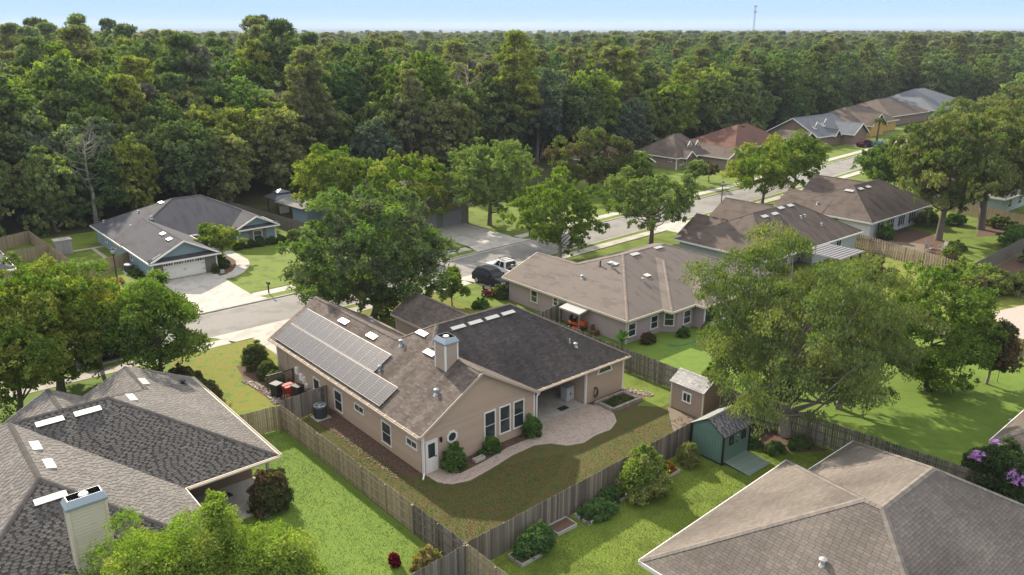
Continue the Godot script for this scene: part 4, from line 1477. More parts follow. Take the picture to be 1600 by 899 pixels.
func grey_roof_house() -> void:
	R.seed = 21
	var h := thing("grey_roof_house", "house with charcoal dimensional shingles and a cream chimney, bottom left", "house", Vector3(6, 0, -42))
	var e := 2.7
	var dark := PackedVector3Array([Vector3(10.25, e, -37.9), Vector3(15.35, e, -37.9), Vector3(8.75, 5.868, -44.5), Vector3(4.1, 5.868, -44.5)])
	var right := PackedVector3Array([Vector3(15.35, e, -37.9), Vector3(15.35, e, -51.5), Vector3(11.4, 4.596, -51.5), Vector3(11.4, 4.596, -47.15), Vector3(8.75, 5.868, -44.5)])
	var mid := PackedVector3Array([Vector3(10.25, e, -37.9), Vector3(10.25, e, -31.0), Vector3(4.1, 5.868, -37.6), Vector3(4.1, 5.868, -44.5)])
	var chim := PackedVector3Array([Vector3(-2.05, e, -31.0), Vector3(10.25, e, -31.0), Vector3(4.1, 5.868, -37.6)])
	var left := PackedVector3Array([Vector3(-2.05, e, -31.0), Vector3(4.1, 5.868, -37.6), Vector3(4.1, 5.868, -44.5), Vector3(-2.05, e, -51.0)])
	var front := PackedVector3Array([Vector3(-2.05, e, -51.0), Vector3(4.1, 5.868, -44.5), Vector3(8.75, 5.868, -44.5), Vector3(11.4, 4.57, -47.2), Vector3(15.2, e, -51.0)])
	var g1 := gable_z(6.94, 2.95, -51.4, -46.5, e, 4.42)
	var gl := PackedVector3Array([Vector3(7.9, 2.92, -51.5), Vector3(7.9, 2.92, -46.6), Vector3(11.4, 4.596, -46.6), Vector3(11.4, 4.596, -51.5)])
	var planes := [dark, right, mid, chim, left, front, g1[0], g1[1], gl]
	roof_decks(h, planes, M.shingle, Color(0.05, 0.048, 0.047))
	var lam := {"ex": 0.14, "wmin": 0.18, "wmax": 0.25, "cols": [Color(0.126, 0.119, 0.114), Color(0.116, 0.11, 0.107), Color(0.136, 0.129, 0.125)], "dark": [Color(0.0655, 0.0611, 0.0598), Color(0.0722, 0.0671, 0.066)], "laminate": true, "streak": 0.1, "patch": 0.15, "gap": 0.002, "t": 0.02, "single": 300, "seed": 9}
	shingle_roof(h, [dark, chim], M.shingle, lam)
	lam.single = 0
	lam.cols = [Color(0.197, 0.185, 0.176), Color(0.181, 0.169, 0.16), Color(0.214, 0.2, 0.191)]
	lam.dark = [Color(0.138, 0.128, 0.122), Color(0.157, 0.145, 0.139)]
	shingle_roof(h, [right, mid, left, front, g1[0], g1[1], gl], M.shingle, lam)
	ridge_caps(h, [[dark[3], dark[2]], [dark[1], dark[2]], [chim[2], left[2]], [chim[1], chim[2]], [chim[0], chim[2]], [right[2], right[3]], [right[4], right[3]], [g1[0][3], g1[0][2]]], M.shingle, Color(0.1, 0.094, 0.09), 0.13, 0.45)
	fascia(h, [[dark[0], dark[1], Vector3.BACK], [right[0], right[1], Vector3.RIGHT], [chim[0], chim[1], Vector3.BACK], [mid[0], mid[1], Vector3.RIGHT], [right[1], right[2], Vector3.FORWARD], [g1[0][0], g1[0][3], Vector3.FORWARD]], M.cream_trim, Color.WHITE)
	gutter(h, dark[0] + Vector3(0.15, 0, 0), dark[1], Vector3.BACK, M.cream_trim, 0)
	gutter(h, right[0], right[1], Vector3.RIGHT, M.cream_trim, 0)
	var wm: Material = M.wall_umber
	walls_box(h, -1.6, 9.85, -40.8, -31.5, 2.66, wm)
	walls_box(h, -1.6, 14.9, -50.6, -41.0, 2.66, wm)
	var fl := MB.new()
	fl.bb(Vector3(9.87, -0.1, -41.0), Vector3(15.0, 0.06, -37.3))
	wpart("patio_floor", fl, M.concrete, h)
	var po := MB.new()
	po.bb(Vector3(14.75, 0, -38.4), Vector3(14.9, 2.6, -38.25))
	wpart("patio_post", po, M.cream_trim, h)
	chimney(h, 4.27, 5.67, -33.15, -32.52, 3.2, 6.72, M.siding, Color(0.62, 0.58, 0.46), M.cream_trim)
	for p in [Vector3(5.77, 5.58, -43.9), Vector3(7.58, 5.58, -43.9)]:
		roof_vent(h, p, Vector3(0, 1, 0.48), Vector3.RIGHT, 1.3, 0.42, M.metal_white)
	for p in [Vector3(4.64, 5.58, -41.5), Vector3(4.78, 5.51, -39.3)]:
		roof_vent(h, p, Vector3(0.515, 1, 0), Vector3.BACK, 1.1, 0.42, M.metal_white)
	for p in [Vector3(10.0, 5.25, -44.9), Vector3(11.62, 4.48, -48.5)]:
		roof_vent(h, p, Vector3(0.48, 1, 0), Vector3.BACK, 1.1, 0.42, M.metal_white)
	roof_vent(h, Vector3(4.25, 5.3, -36.45), Vector3(0, 1, 0.48), Vector3.RIGHT, 1.3, 0.42, M.metal_white)
	pipe_vent(h, Vector3(14.2, 3.25, -49.5), 0.2, 0.12, M.dark_metal)


# ---------------------------------------------------------------- brown roofed house, bottom right

func brown_roof_house() -> void:
	R.seed = 31
	var h := thing("brown_roof_house", "large house with a faded brown hip roof, bottom right corner", "house", Vector3(32, 0, -12))
	var e := 2.7
	var ap := Vector3(29.9, 6.35, -12.5)
	var ra := Vector3(29.9, 6.35, -11.7)
	var rb := Vector3(34.7, 6.35, -11.7)
	var p1 := PackedVector3Array([Vector3(23.5, e, -19.0), Vector3(36.2, e, -19.5), ap])
	var p1r := PackedVector3Array([Vector3(36.2, e, -19.5), Vector3(36.2, e, -18.0), ap])
	var p3 := PackedVector3Array([Vector3(23.5, e, -19.0), ap, ra, Vector3(23.5, e, -5.3)])
	var p4 := PackedVector3Array([ra, rb, Vector3(41.0, e, -5.3), Vector3(23.5, e, -5.3)])
	var p2 := PackedVector3Array([ra, rb, Vector3(41.0, e, -18.2), Vector3(30.0, e, -18.2)])
	var pr := PackedVector3Array([rb, Vector3(41.0, e, -18.2), Vector3(41.0, e, -5.3)])
	roof_decks(h, [p1, p3, p4, p2, pr, p1r], M.shingle, Color(0.1, 0.078, 0.066))
	var tab := {"ex": 0.145, "wmin": 0.3, "wmax": 0.31, "cols": [Color(0.168, 0.147, 0.131), Color(0.163, 0.143, 0.127), Color(0.175, 0.153, 0.136), Color(0.158, 0.139, 0.123)], "streak": 0.14, "patch": 0.38, "gap": 0.012, "t": 0.014, "single": 300, "seed": 12, "streak_f": 0.4}
	shingle_roof(h, [p3, p4], M.shingle, tab)
	tab.single = 0
	shingle_roof(h, [p1, p2, pr, p1r], M.shingle, tab)
	ridge_caps(h, [[p1[0], ap], [p1[1], ap], [ap, ra], [ra, rb], [p4[3], ra], [rb, p4[2]], [p2[2], rb]], M.shingle, Color(0.212, 0.189, 0.169), 0.15, 0.52)
	fascia(h, [[p3[0], p3[3], Vector3.LEFT], [p1[0], p1[1], Vector3.FORWARD], [p2[3], p2[2], Vector3.FORWARD], [pr[1], pr[2], Vector3.RIGHT], [p4[3], p4[2], Vector3.BACK]], M.white_trim, Color.WHITE)
	walls_box(h, 24.0, 40.5, -18.0, -5.8, 2.66, M.wall_tan)
	pipe_vent(h, Vector3(26.9, 4.6, -12.45), 0.22, 0.1, M.metal_white)
	R.seed = 32
	# the corner of the next roof along
	var n := thing("neighbour_house", "brown roof corner of a house at the right edge, behind the flowering shrub", "house", Vector3(56, 0, -8))
	var q1 := PackedVector3Array([Vector3(47.0, e, -13.2), Vector3(66, e, -13.6), Vector3(59.5, 6.2, -7.0), Vector3(53.2, 6.2, -7.0)])
	var q2 := PackedVector3Array([Vector3(47.0, e, -13.2), Vector3(53.2, 6.2, -7.0), Vector3(47.0, e, -0.8)])
	var q3 := PackedVector3Array([Vector3(47.0, e, -0.8), Vector3(53.2, 6.2, -7.0), Vector3(59.5, 6.2, -7.0), Vector3(66, e, -0.8)])
	roof_decks(n, [q1, q2, q3], M.shingle, Color(0.1, 0.08, 0.068))
	tab.cols = [Color(0.168, 0.143, 0.127), Color(0.155, 0.133, 0.116)]
	shingle_roof(n, [q1, q2], M.shingle, tab)
	ridge_caps(n, [[q1[0], q1[3]], [q2[2], q2[1]]], M.shingle, Color(0.186, 0.166, 0.148))
	fascia(n, [[q1[0], q1[1], Vector3.FORWARD], [q2[0], q2[2], Vector3.LEFT]], M.white_trim, Color.WHITE)
	walls_box(n, 47.5, 65.5, -12.8, -1.2, 2.66, M.wall_tan)


# ---------------------------------------------------------------- blue house across the street

func garage_door(h: Node3D, x0: float, x1: float, z: float, ht: float, m: Material, windows := true, out := 1.0) -> void:
	var b := MB.new()
	b.bb(Vector3(x0, 0.03, z), Vector3(x1, ht, z + 0.03 * out))
	var rows := 4
	for r in rows:
		for k in 8:
			var w := (x1 - x0) / 8
			var a := x0 + w * k
			if r == rows - 1 and windows:
				continue
			b.bb(Vector3(a + 0.05, 0.06 + ht * r / rows, z + 0.03 * out), Vector3(a + w - 0.05, ht * (r + 1) / rows - 0.04, z + 0.05 * out))
	var d := wpart("garage_door", b, m, h)
	if windows:
		for k in 16:
			if k % 4 == 3 and k < 0:
				continue
			var w := (x1 - x0) / 16
			var p := MB.new()
			p.bb(Vector3(x0 + w * k + 0.035 + (0.05 if k % 4 == 0 else 0.0), ht * 0.8, z + 0.02 * out), Vector3(x0 + w * (k + 1) - 0.035 - (0.05 if k % 4 == 3 else 0.0), ht * 0.92, z + 0.045 * out))
			wpart("pane", p, M.glass, d)
		for s in [-1, 1]:
			var g := MB.new()
			g.box(Vector3((x0 + x1) * 0.5 + 0.09 * s, ht * 0.45, z + 0.06 * out), Vector3(0.04, 0.22, 0.03))
			wpart("handle", g, M.black, d)
			for y in [0.3, 0.62]:
				var t := MB.new()
				t.box(Vector3((x0 + x1) * 0.5 + ((x1 - x0) * 0.5 - 0.2) * s, ht * y, z + 0.06 * out), Vector3(0.36, 0.035, 0.02))
				wpart("hinge", t, M.black, d)


func blue_house() -> void:
	R.seed = 41
	var h := thing("blue_house", "blue sided house with slate roof and white garage door across the street", "house", Vector3(30, 0, -95))
	var wm: Material = M.wall_blue
	var e := 2.15
	var planes := hip_x(22.2, 40.2, -106.2, -93.1, e, -99.8, 30.3, 33.8, 5.4)
	var gz := gable_z(26.0, 3.72, -83.5, -97.2, e, 4.06)
	var rz := gable_z(37.4, 2.85, -91.75, -97.0, e, 3.55)
	roof_decks(h, planes + gz + rz, M.roof_slate, Color.WHITE)
	# little skirt roofs under the two gables
	for q in [[22.3, 29.7, -83.45], [34.6, 40.2, -91.7]]:
		var s := MB.new()
		var y := e + 0.02
		s.quad(Vector3(q[0], y + 0.3, q[2] - 0.62), Vector3(q[1], y + 0.3, q[2] - 0.62), Vector3(q[1] + 0.04, y, q[2] + 0.06), Vector3(q[0] - 0.04, y, q[2] + 0.06))
		s.quad(Vector3(q[0], y + 0.2, q[2] - 0.62), Vector3(q[1], y + 0.2, q[2] - 0.62), Vector3(q[1] + 0.04, y - 0.06, q[2] + 0.06), Vector3(q[0] - 0.04, y - 0.06, q[2] + 0.06))
		wpart("skirt_roof", s, M.roof_slate, h)
	ridge_caps(h, [[planes[0][3], planes[0][2]], [planes[2][1], planes[2][2]], [planes[2][0], planes[2][2]], [gz[0][3], gz[0][2]], [planes[0][1], planes[0][2]], [rz[0][3], rz[0][2]]], M.shingle, Color(0.10, 0.098, 0.105), 0.12, 0.45)
	fascia(h, [[Vector3(22.28, e, -83.5), Vector3(26, 4.06, -83.5), Vector3.BACK], [Vector3(29.72, e, -83.5), Vector3(26, 4.06, -83.5), Vector3.BACK], [Vector3(22.28, e, -83.5), Vector3(22.28, e, -93.1), Vector3.LEFT], [Vector3(22.2, e, -93.1), Vector3(22.2, e, -106.2), Vector3.LEFT], [Vector3(22.28, e - 0.02, -83.42), Vector3(29.72, e - 0.02, -83.42), Vector3.BACK], [Vector3(29.72, e, -93.1), Vector3(34.7, e, -93.1), Vector3.BACK], [Vector3(34.55, e, -91.75), Vector3(37.4, 3.55, -91.75), Vector3.BACK], [Vector3(40.25, e, -91.75), Vector3(37.4, 3.55, -91.75), Vector3.BACK], [Vector3(34.55, e - 0.02, -91.66), Vector3(40.25, e - 0.02, -91.66), Vector3.BACK], [Vector3(40.25, e, -91.75), Vector3(40.25, e, -97), Vector3.RIGHT], [Vector3(29.72, e, -83.5), Vector3(29.72, e, -93), Vector3.RIGHT]], M.white_trim, Color.WHITE)
	walls_box(h, 22.7, 39.8, -105.8, -93.6, e, wm)
	# garage
	wall(h, rect(Vector3(22.7, 0, -93.4), Vector3(22.7, 0, -84.0), -0.05, e), Vector3.LEFT, wm)
	wall(h, rect(Vector3(29.3, 0, -93.4), Vector3(29.3, 0, -84.0), -0.05, e), Vector3.RIGHT, wm)
	wall(h, PackedVector3Array([Vector3(22.7, e + 0.2, -84.0), Vector3(29.3, e + 0.2, -84.0), Vector3(29.3, 2.4, -84.0), Vector3(26, 3.98, -84.0), Vector3(22.7, 2.4, -84.0)]), Vector3.BACK, wm)
	wall(h, rect(Vector3(22.7, 0, -83.95), Vector3(23.72, 0, -83.95), -0.05, e - 0.03), Vector3.BACK, M.brick_wall)
	wall(h, rect(Vector3(28.08, 0, -83.95), Vector3(29.3, 0, -83.95), -0.05, e - 0.03), Vector3.BACK, M.brick_wall)
	wall(h, rect(Vector3(23.72, 0, -83.95), Vector3(28.08, 0, -83.95), 1.9, e - 0.03), Vector3.BACK, M.white_trim)
	garage_door(h, 23.72, 28.08, -84.05, 1.9, M.white_trim)
	corner_trim(h, Vector3(22.7, 0, -83.95), e - 0.03, M.white_trim)
	corner_trim(h, Vector3(29.3, 0, -83.95), e - 0.03, M.white_trim)
	# right wing
	wall(h, PackedVector3Array([Vector3(35.0, -0.05, -92.2), Vector3(39.8, -0.05, -92.2), Vector3(39.8, 2.3, -92.2), Vector3(37.4, 3.45, -92.2), Vector3(35.0, 2.3, -92.2)]), Vector3.BACK, wm)
	wall(h, rect(Vector3(36.4, 0, -92.17), Vector3(38.6, 0, -92.17), -0.05, e - 0.05), Vector3.BACK, M.brick_wall, Color.WHITE, 0.02)
	wall(h, rect(Vector3(35.0, 0, -93.5), Vector3(35.0, 0, -92.4), -0.05, e), Vector3.LEFT, wm)
	wall(h, rect(Vector3(39.8, 0, -93.5), Vector3(39.8, 0, -92.4), -0.05, e), Vector3.RIGHT, wm)
	window(h, Vector3(37.5, 1.08, -92.16), Vector3.BACK, 1.15, 1.3)
	corner_trim(h, Vector3(35.0, 0, -92.2), e - 0.05, M.white_trim)
	corner_trim(h, Vector3(39.8, 0, -92.2), e - 0.05, M.white_trim)
	corner_trim(h, Vector3(33.6, 0, -93.0), e, M.white_trim, 0.2)
	# arched front window
	window(h, Vector3(31.4, 1.1, -93.59), Vector3.BACK, 1.3, 1.5, "grid")
	for z in [-91.3, -97.5, -101.2]:
		window(h, Vector3(22.69, 1.35, z), Vector3.LEFT, 0.8, 1.1)
	window(h, Vector3(22.69, 1.7, -95.4), Vector3.LEFT, 0.8, 0.4, "slider")
	var n := Vector3(-0.4, 1, 0)
	for p in [[29.16, 4.94, -100.26]]:
		roof_vent(h, Vector3(p[0], p[1], p[2]), n, Vector3.BACK, 1.0, 0.5, M.metal_white)
	for p in [[25.55, 3.83, -88.75], [25.4, 3.75, -86.2]]:
		roof_vent(h, Vector3(p[0], p[1], p[2]), Vector3(-0.51, 1, 0), Vector3.BACK, 0.95, 0.5, M.metal_white)
	for p in [[26.63, 3.92, -101.1], [26.8, 3.99, -96.6], [24.6, 3.11, -97.4], [23.4, 2.63, -104.4]]:
		pipe_vent(h, Vector3(p[0], p[1], p[2]), 0.2, 0.09, M.galvanised)
	R.seed = 42
	# the house at the left edge, of which a roof corner shows
	var o := thing("slate_house", "slate roof corner of a house at the left edge, across the street", "house", Vector3(3, 0, -95))
	var hp := hip_x(-14, 11.6, -104, -90.5, 2.2, -97.2, -7, 4.9, 5.2)
	roof_decks(o, hp, M.roof_slate, Color.WHITE)
	fascia(o, [[hp[0][0], hp[0][1], Vector3.BACK], [hp[0][1], hp[3][1], Vector3.RIGHT]], M.white_trim, Color.WHITE)
	walls_box(o, -13.5, 11.2, -103.5, -91.0, 2.2, M.wall_tan)


# ---------------------------------------------------------------- lilac house, right of the tan one

func lilac_house() -> void:
	R.seed = 51
	var h := thing("lilac_house", "lilac sided house with a tan shingle roof, right of the tan house", "house", Vector3(56, 0, -48))
	var e := 2.25
	var lp := PackedVector3Array([Vector3(46.8, e, -40.5), Vector3(46.8, e, -56.6), Vector3(51.4, 3.915, -56.6), Vector3(51.4, 3.915, -51.0), Vector3(54.4, 5.0, -48.0)])
	var fw := PackedVector3Array([Vector3(51.4, 3.915, -51.0), Vector3(51.4, 3.915, -56.6), Vector3(56, e, -56.6), Vector3(56, e, -55.6)])
	var zp := PackedVector3Array([Vector3(46.8, e, -40.5), Vector3(54.4, 5.0, -48.0), Vector3(60.3, 5.0, -48.0), Vector3(67.9, e, -40.5)])
	var xp := PackedVector3Array([Vector3(60.3, 5.0, -48.0), Vector3(67.9, e, -40.5), Vector3(67.9, e, -55.5)])
	var np := PackedVector3Array([Vector3(51.4, 3.915, -51.0), Vector3(54.4, 5.0, -48.0), Vector3(60.3, 5.0, -48.0), Vector3(67.9, e, -55.5), Vector3(56, e, -55.5)])
	var planes := [lp, fw, zp, xp, np]
	# two hipped wings stepping out at the rear
	for q in [[51.3, -39.5, 6.0, 63.0], [54.5, -38.5, 3.9, 62.3]]:
		var y: float = e + 0.362 * q[2]
		var a := Vector3(q[0], e, q[1])
		var t := Vector3(q[0] + q[2], y, q[1] - q[2])
		var bx := Vector3(t.x, y, t.z - 2.5)
		planes.append(PackedVector3Array([a, t, bx, Vector3(q[0], e, bx.z)]))
		var c := Vector3(q[0] + q[2] * 2.0, e, q[1])
		planes.append(PackedVector3Array([a, c, t]))
		planes.append(PackedVector3Array([c, t, bx, Vector3(c.x, e, bx.z)]))
	roof_decks(h, planes, M.roof_tan, Color.WHITE)
	var rc := Color(0.26, 0.215, 0.185)
	ridge_caps(h, [[lp[2], lp[3]], [lp[3], lp[4]], [lp[0], lp[4]], [zp[1], zp[2]], [zp[3], zp[2]], [planes[5][0], planes[5][1]], [planes[8][0], planes[8][1]], [planes[5][1], planes[5][2]], [planes[8][1], planes[8][2]]], M.shingle, rc, 0.12, 0.34)
	fascia(h, [[lp[0], lp[1], Vector3.LEFT], [lp[1], lp[2], Vector3.FORWARD], [lp[0], Vector3(51.3, e, -40.5), Vector3.BACK], [Vector3(51.3, e, -40.4), Vector3(51.3, e, -39.5), Vector3.LEFT], [Vector3(51.3, e, -39.5), Vector3(54.5, e, -39.5), Vector3.BACK], [Vector3(54.5, e, -39.4), Vector3(54.5, e, -38.5), Vector3.LEFT], [Vector3(54.5, e, -38.5), Vector3(62.3, e, -38.5), Vector3.BACK], [xp[1], xp[2], Vector3.RIGHT]], M.cream_trim, Color.WHITE)
	var wm: Material = M.wall_lilac
	wall(h, rect(Vector3(47.2, 0, -56.2), Vector3(47.2, 0, -41.1), -0.05, 2.3), Vector3.LEFT, wm)
	wall(h, rect(Vector3(47.2, 0, -40.9), Vector3(51.7, 0, -40.9), -0.05, 2.3), Vector3.BACK, wm)
	wall(h, rect(Vector3(51.7, 0, -40.9), Vector3(52.6, 0, -39.95), -0.05, 2.3), Vector3(-1, 0, 1), wm)
	wall(h, rect(Vector3(52.6, 0, -39.9), Vector3(55.0, 0, -39.9), -0.05, 2.3), Vector3.BACK, wm)
	# screened porch
	wall(h, rect(Vector3(55.0, 0, -39.9), Vector3(55.0, 0, -38.9), -0.05, 2.2), Vector3.LEFT, wm)
	wall(h, rect(Vector3(55.1, 0, -38.85), Vector3(62.0, 0, -38.85), -0.05, 0.42), Vector3.BACK, M.white_trim)
	var sc := MB.new()
	sc.bb(Vector3(55.1, 0.43, -38.95), Vector3(62.0, 2.1, -38.9))
	wpart("insect_screen", sc, M.black, h)
	for x in [55.06, 57.4, 59.7, 62.0]:
		corner_trim(h, Vector3(x, 0, -38.86), 2.2, M.white_trim, 0.1)
	walls_box(h, 55.0, 67.5, -55.0, -41.0, 2.3, wm)
	wall(h, rect(Vector3(47.2, 0, -56.2), Vector3(55.6, 0, -56.2), -0.05, 2.3), Vector3.FORWARD, wm)
	wall(h, PackedVector3Array([Vector3(47.4, 2.3, -56.2), Vector3(55.4, 2.3, -56.2), Vector3(51.4, 3.8, -56.2)]), Vector3.FORWARD, wm)
	window(h, Vector3(47.19, 1.3, -52.3), Vector3.LEFT, 0.95, 1.2)
	window(h, Vector3(47.19, 1.55, -49.4), Vector3.LEFT, 0.7, 0.9)
	window(h, Vector3(47.85, 1.15, -40.89), Vector3.BACK, 1.0, 1.25)
	window(h, Vector3(50.7, 1.15, -40.89), Vector3.BACK, 1.0, 1.25)
	window(h, Vector3(52.15, 1.2, -40.41), Vector3(-1, 0, 1), 0.9, 1.3)
	window(h, Vector3(53.9, 1.15, -39.89), Vector3.BACK, 1.05, 1.3)
	corner_trim(h, Vector3(47.2, 0, -40.9), 2.25, M.cream_trim)
	# lean-to over the side yard
	var lr := MB.new()
	lr.quad(Vector3(45.75, 1.86, -47.5), Vector3(45.75, 1.86, -45.0), Vector3(47.15, 2.1, -45.0), Vector3(47.15, 2.1, -47.5))
	lr.quad(Vector3(45.75, 1.8, -47.5), Vector3(45.75, 1.8, -45.0), Vector3(47.15, 2.04, -45.0), Vector3(47.15, 2.04, -47.5))
	for s in [[Vector3(45.75, 1.86, -47.5), Vector3(45.75, 1.86, -45.0)], [Vector3(45.75, 1.86, -45.0), Vector3(47.15, 2.1, -45.0)]]:
		lr.quad(s[0], s[1], s[1] - Vector3(0, 0.14, 0), s[0] - Vector3(0, 0.14, 0))
	var lt := wpart("lean_to", lr, M.metal_white, h)
	for z in [-47.45, -45.06]:
		var q := MB.new()
		q.bb(Vector3(45.78, 0, z - 0.05), Vector3(45.88, 1.8, z + 0.05))
		wpart("post", q, M.timber, lt)
	roof_vent(h, Vector3(52.81, 4.43, -47.7), Vector3(-0.362, 1, 0), Vector3.BACK, 1.1, 0.5, M.metal_white)
	pipe_vent(h, Vector3(52.0, 4.13, -48.6), 0.45, 0.07, M.dark_metal)
	pipe_vent(h, Vector3(49.9, 3.37, -48.8), 0.2, 0.1, M.galvanised)
	for p in [Vector3(55.6, 4.83, -47.6), Vector3(59.1, 4.86, -47.7)]:
		roof_vent(h, p, Vector3(0, 1, 0.362), Vector3.RIGHT, 1.1, 0.5, M.metal_white)
	roof_vent(h, Vector3(54.0, 3.76, -44.65), Vector3(0, 1, 0.362), Vector3.RIGHT, 0.6, 0.5, M.cream_trim)
	pipe_vent(h, Vector3(52.95, 3.58, -44.2), 0.2, 0.09, M.metal_white)
	var sd := MB.new()
	sd.cyl(Vector3(52.1, 4.1, -47.3), Vector3(52.1, 4.5, -47.3), 0.03, 0.03, 6)
	sd.cyl(Vector3(52.05, 4.55, -47.3), Vector3(52.2, 4.62, -47.22), 0.28, 0.3, 12)
	wpart("satellite_dish", sd, M.galvanised, h)


# ---------------------------------------------------------------- houses further along

func plain_house(called: String, label: String, at: Vector3, planes: Array, roofm: Material, capc: Color, boxes: Array, wm: Material, rakes: Array) -> Node3D:
	R.seed = int(absf(at.x * 31 + at.z))
	var h := thing(called, label, "house", at)
	roof_decks(h, planes, roofm, Color.WHITE)
	var caps := []
	for p in planes:
		if p.size() == 4 and absf(p[2].y - p[3].y) < 0.02:
			caps.append([p[3], p[2]])
		if p.size() == 3:
			caps.append([p[0], p[2]])
			caps.append([p[1], p[2]])
	ridge_caps(h, caps, M.shingle, capc, 0.12, 0.45)
	for p in planes:
		if p.size() == 3 or (p.size() == 4 and absf(p[0].y - p[1].y) < 0.02):
			var d: Vector3 = (p[1] - p[0]).normalized()
			var o := d.cross(Vector3.UP)
			if o.dot((p[0] + p[1]) * 0.5 - (p[2] + p[p.size() - 1]) * 0.5) < 0:
				o = -o
			fascia(h, [[p[0], p[1], o]], M.white_trim, Color.WHITE)
	for r in rakes:
		fascia(h, [r], M.white_trim, Color.WHITE, 0.22)
	for b in boxes:
		walls_box(h, b[0], b[1], b[2], b[3], b[4], wm)
	return h


func gable_wall_z(h: Node3D, xc: float, half: float, z: float, y0: float, y1: float, out: Vector3, m: Material) -> void:
	wall(h, PackedVector3Array([Vector3(xc - half, y0, z), Vector3(xc + half, y0, z), Vector3(xc, y1, z)]), out, m)


func dormer(h: Node3D, x: float, y: float, z: float, wm: Material, rm: Material) -> void:
	var b := MB.new()
	b.bb(Vector3(x - 0.45, y - 0.6, z - 1.6), Vector3(x + 0.45, y + 0.5, z))
	b.tri(Vector3(x - 0.45, y + 0.5, z), Vector3(x + 0.45, y + 0.5, z), Vector3(x, y + 1.15, z))
	var d := wpart("dormer", b, M.white_trim, h)
	var r := MB.new()
	for s in [-1, 1]:
		r.quad(Vector3(x, y + 1.25, z + 0.15), Vector3(x, y + 1.25, z - 2.2), Vector3(x + 0.62 * s, y + 0.4, z - 2.2), Vector3(x + 0.62 * s, y + 0.4, z + 0.15))
	wpart("dormer_roof", r, rm, d)
	var t := MB.new()
	for s in [-1, 1]:
		t.bar(Vector3(x, y + 1.2, z + 0.17), Vector3(x + 0.62 * s, y + 0.36, z + 0.17), 0.12)
	wpart("rake_trim", t, M.white_trim, d)
	var g := MB.new()
	g.bb(Vector3(x - 0.22, y - 0.2, z), Vector3(x + 0.22, y + 0.5, z + 0.03))
	wpart("pane", g, M.glass, d)


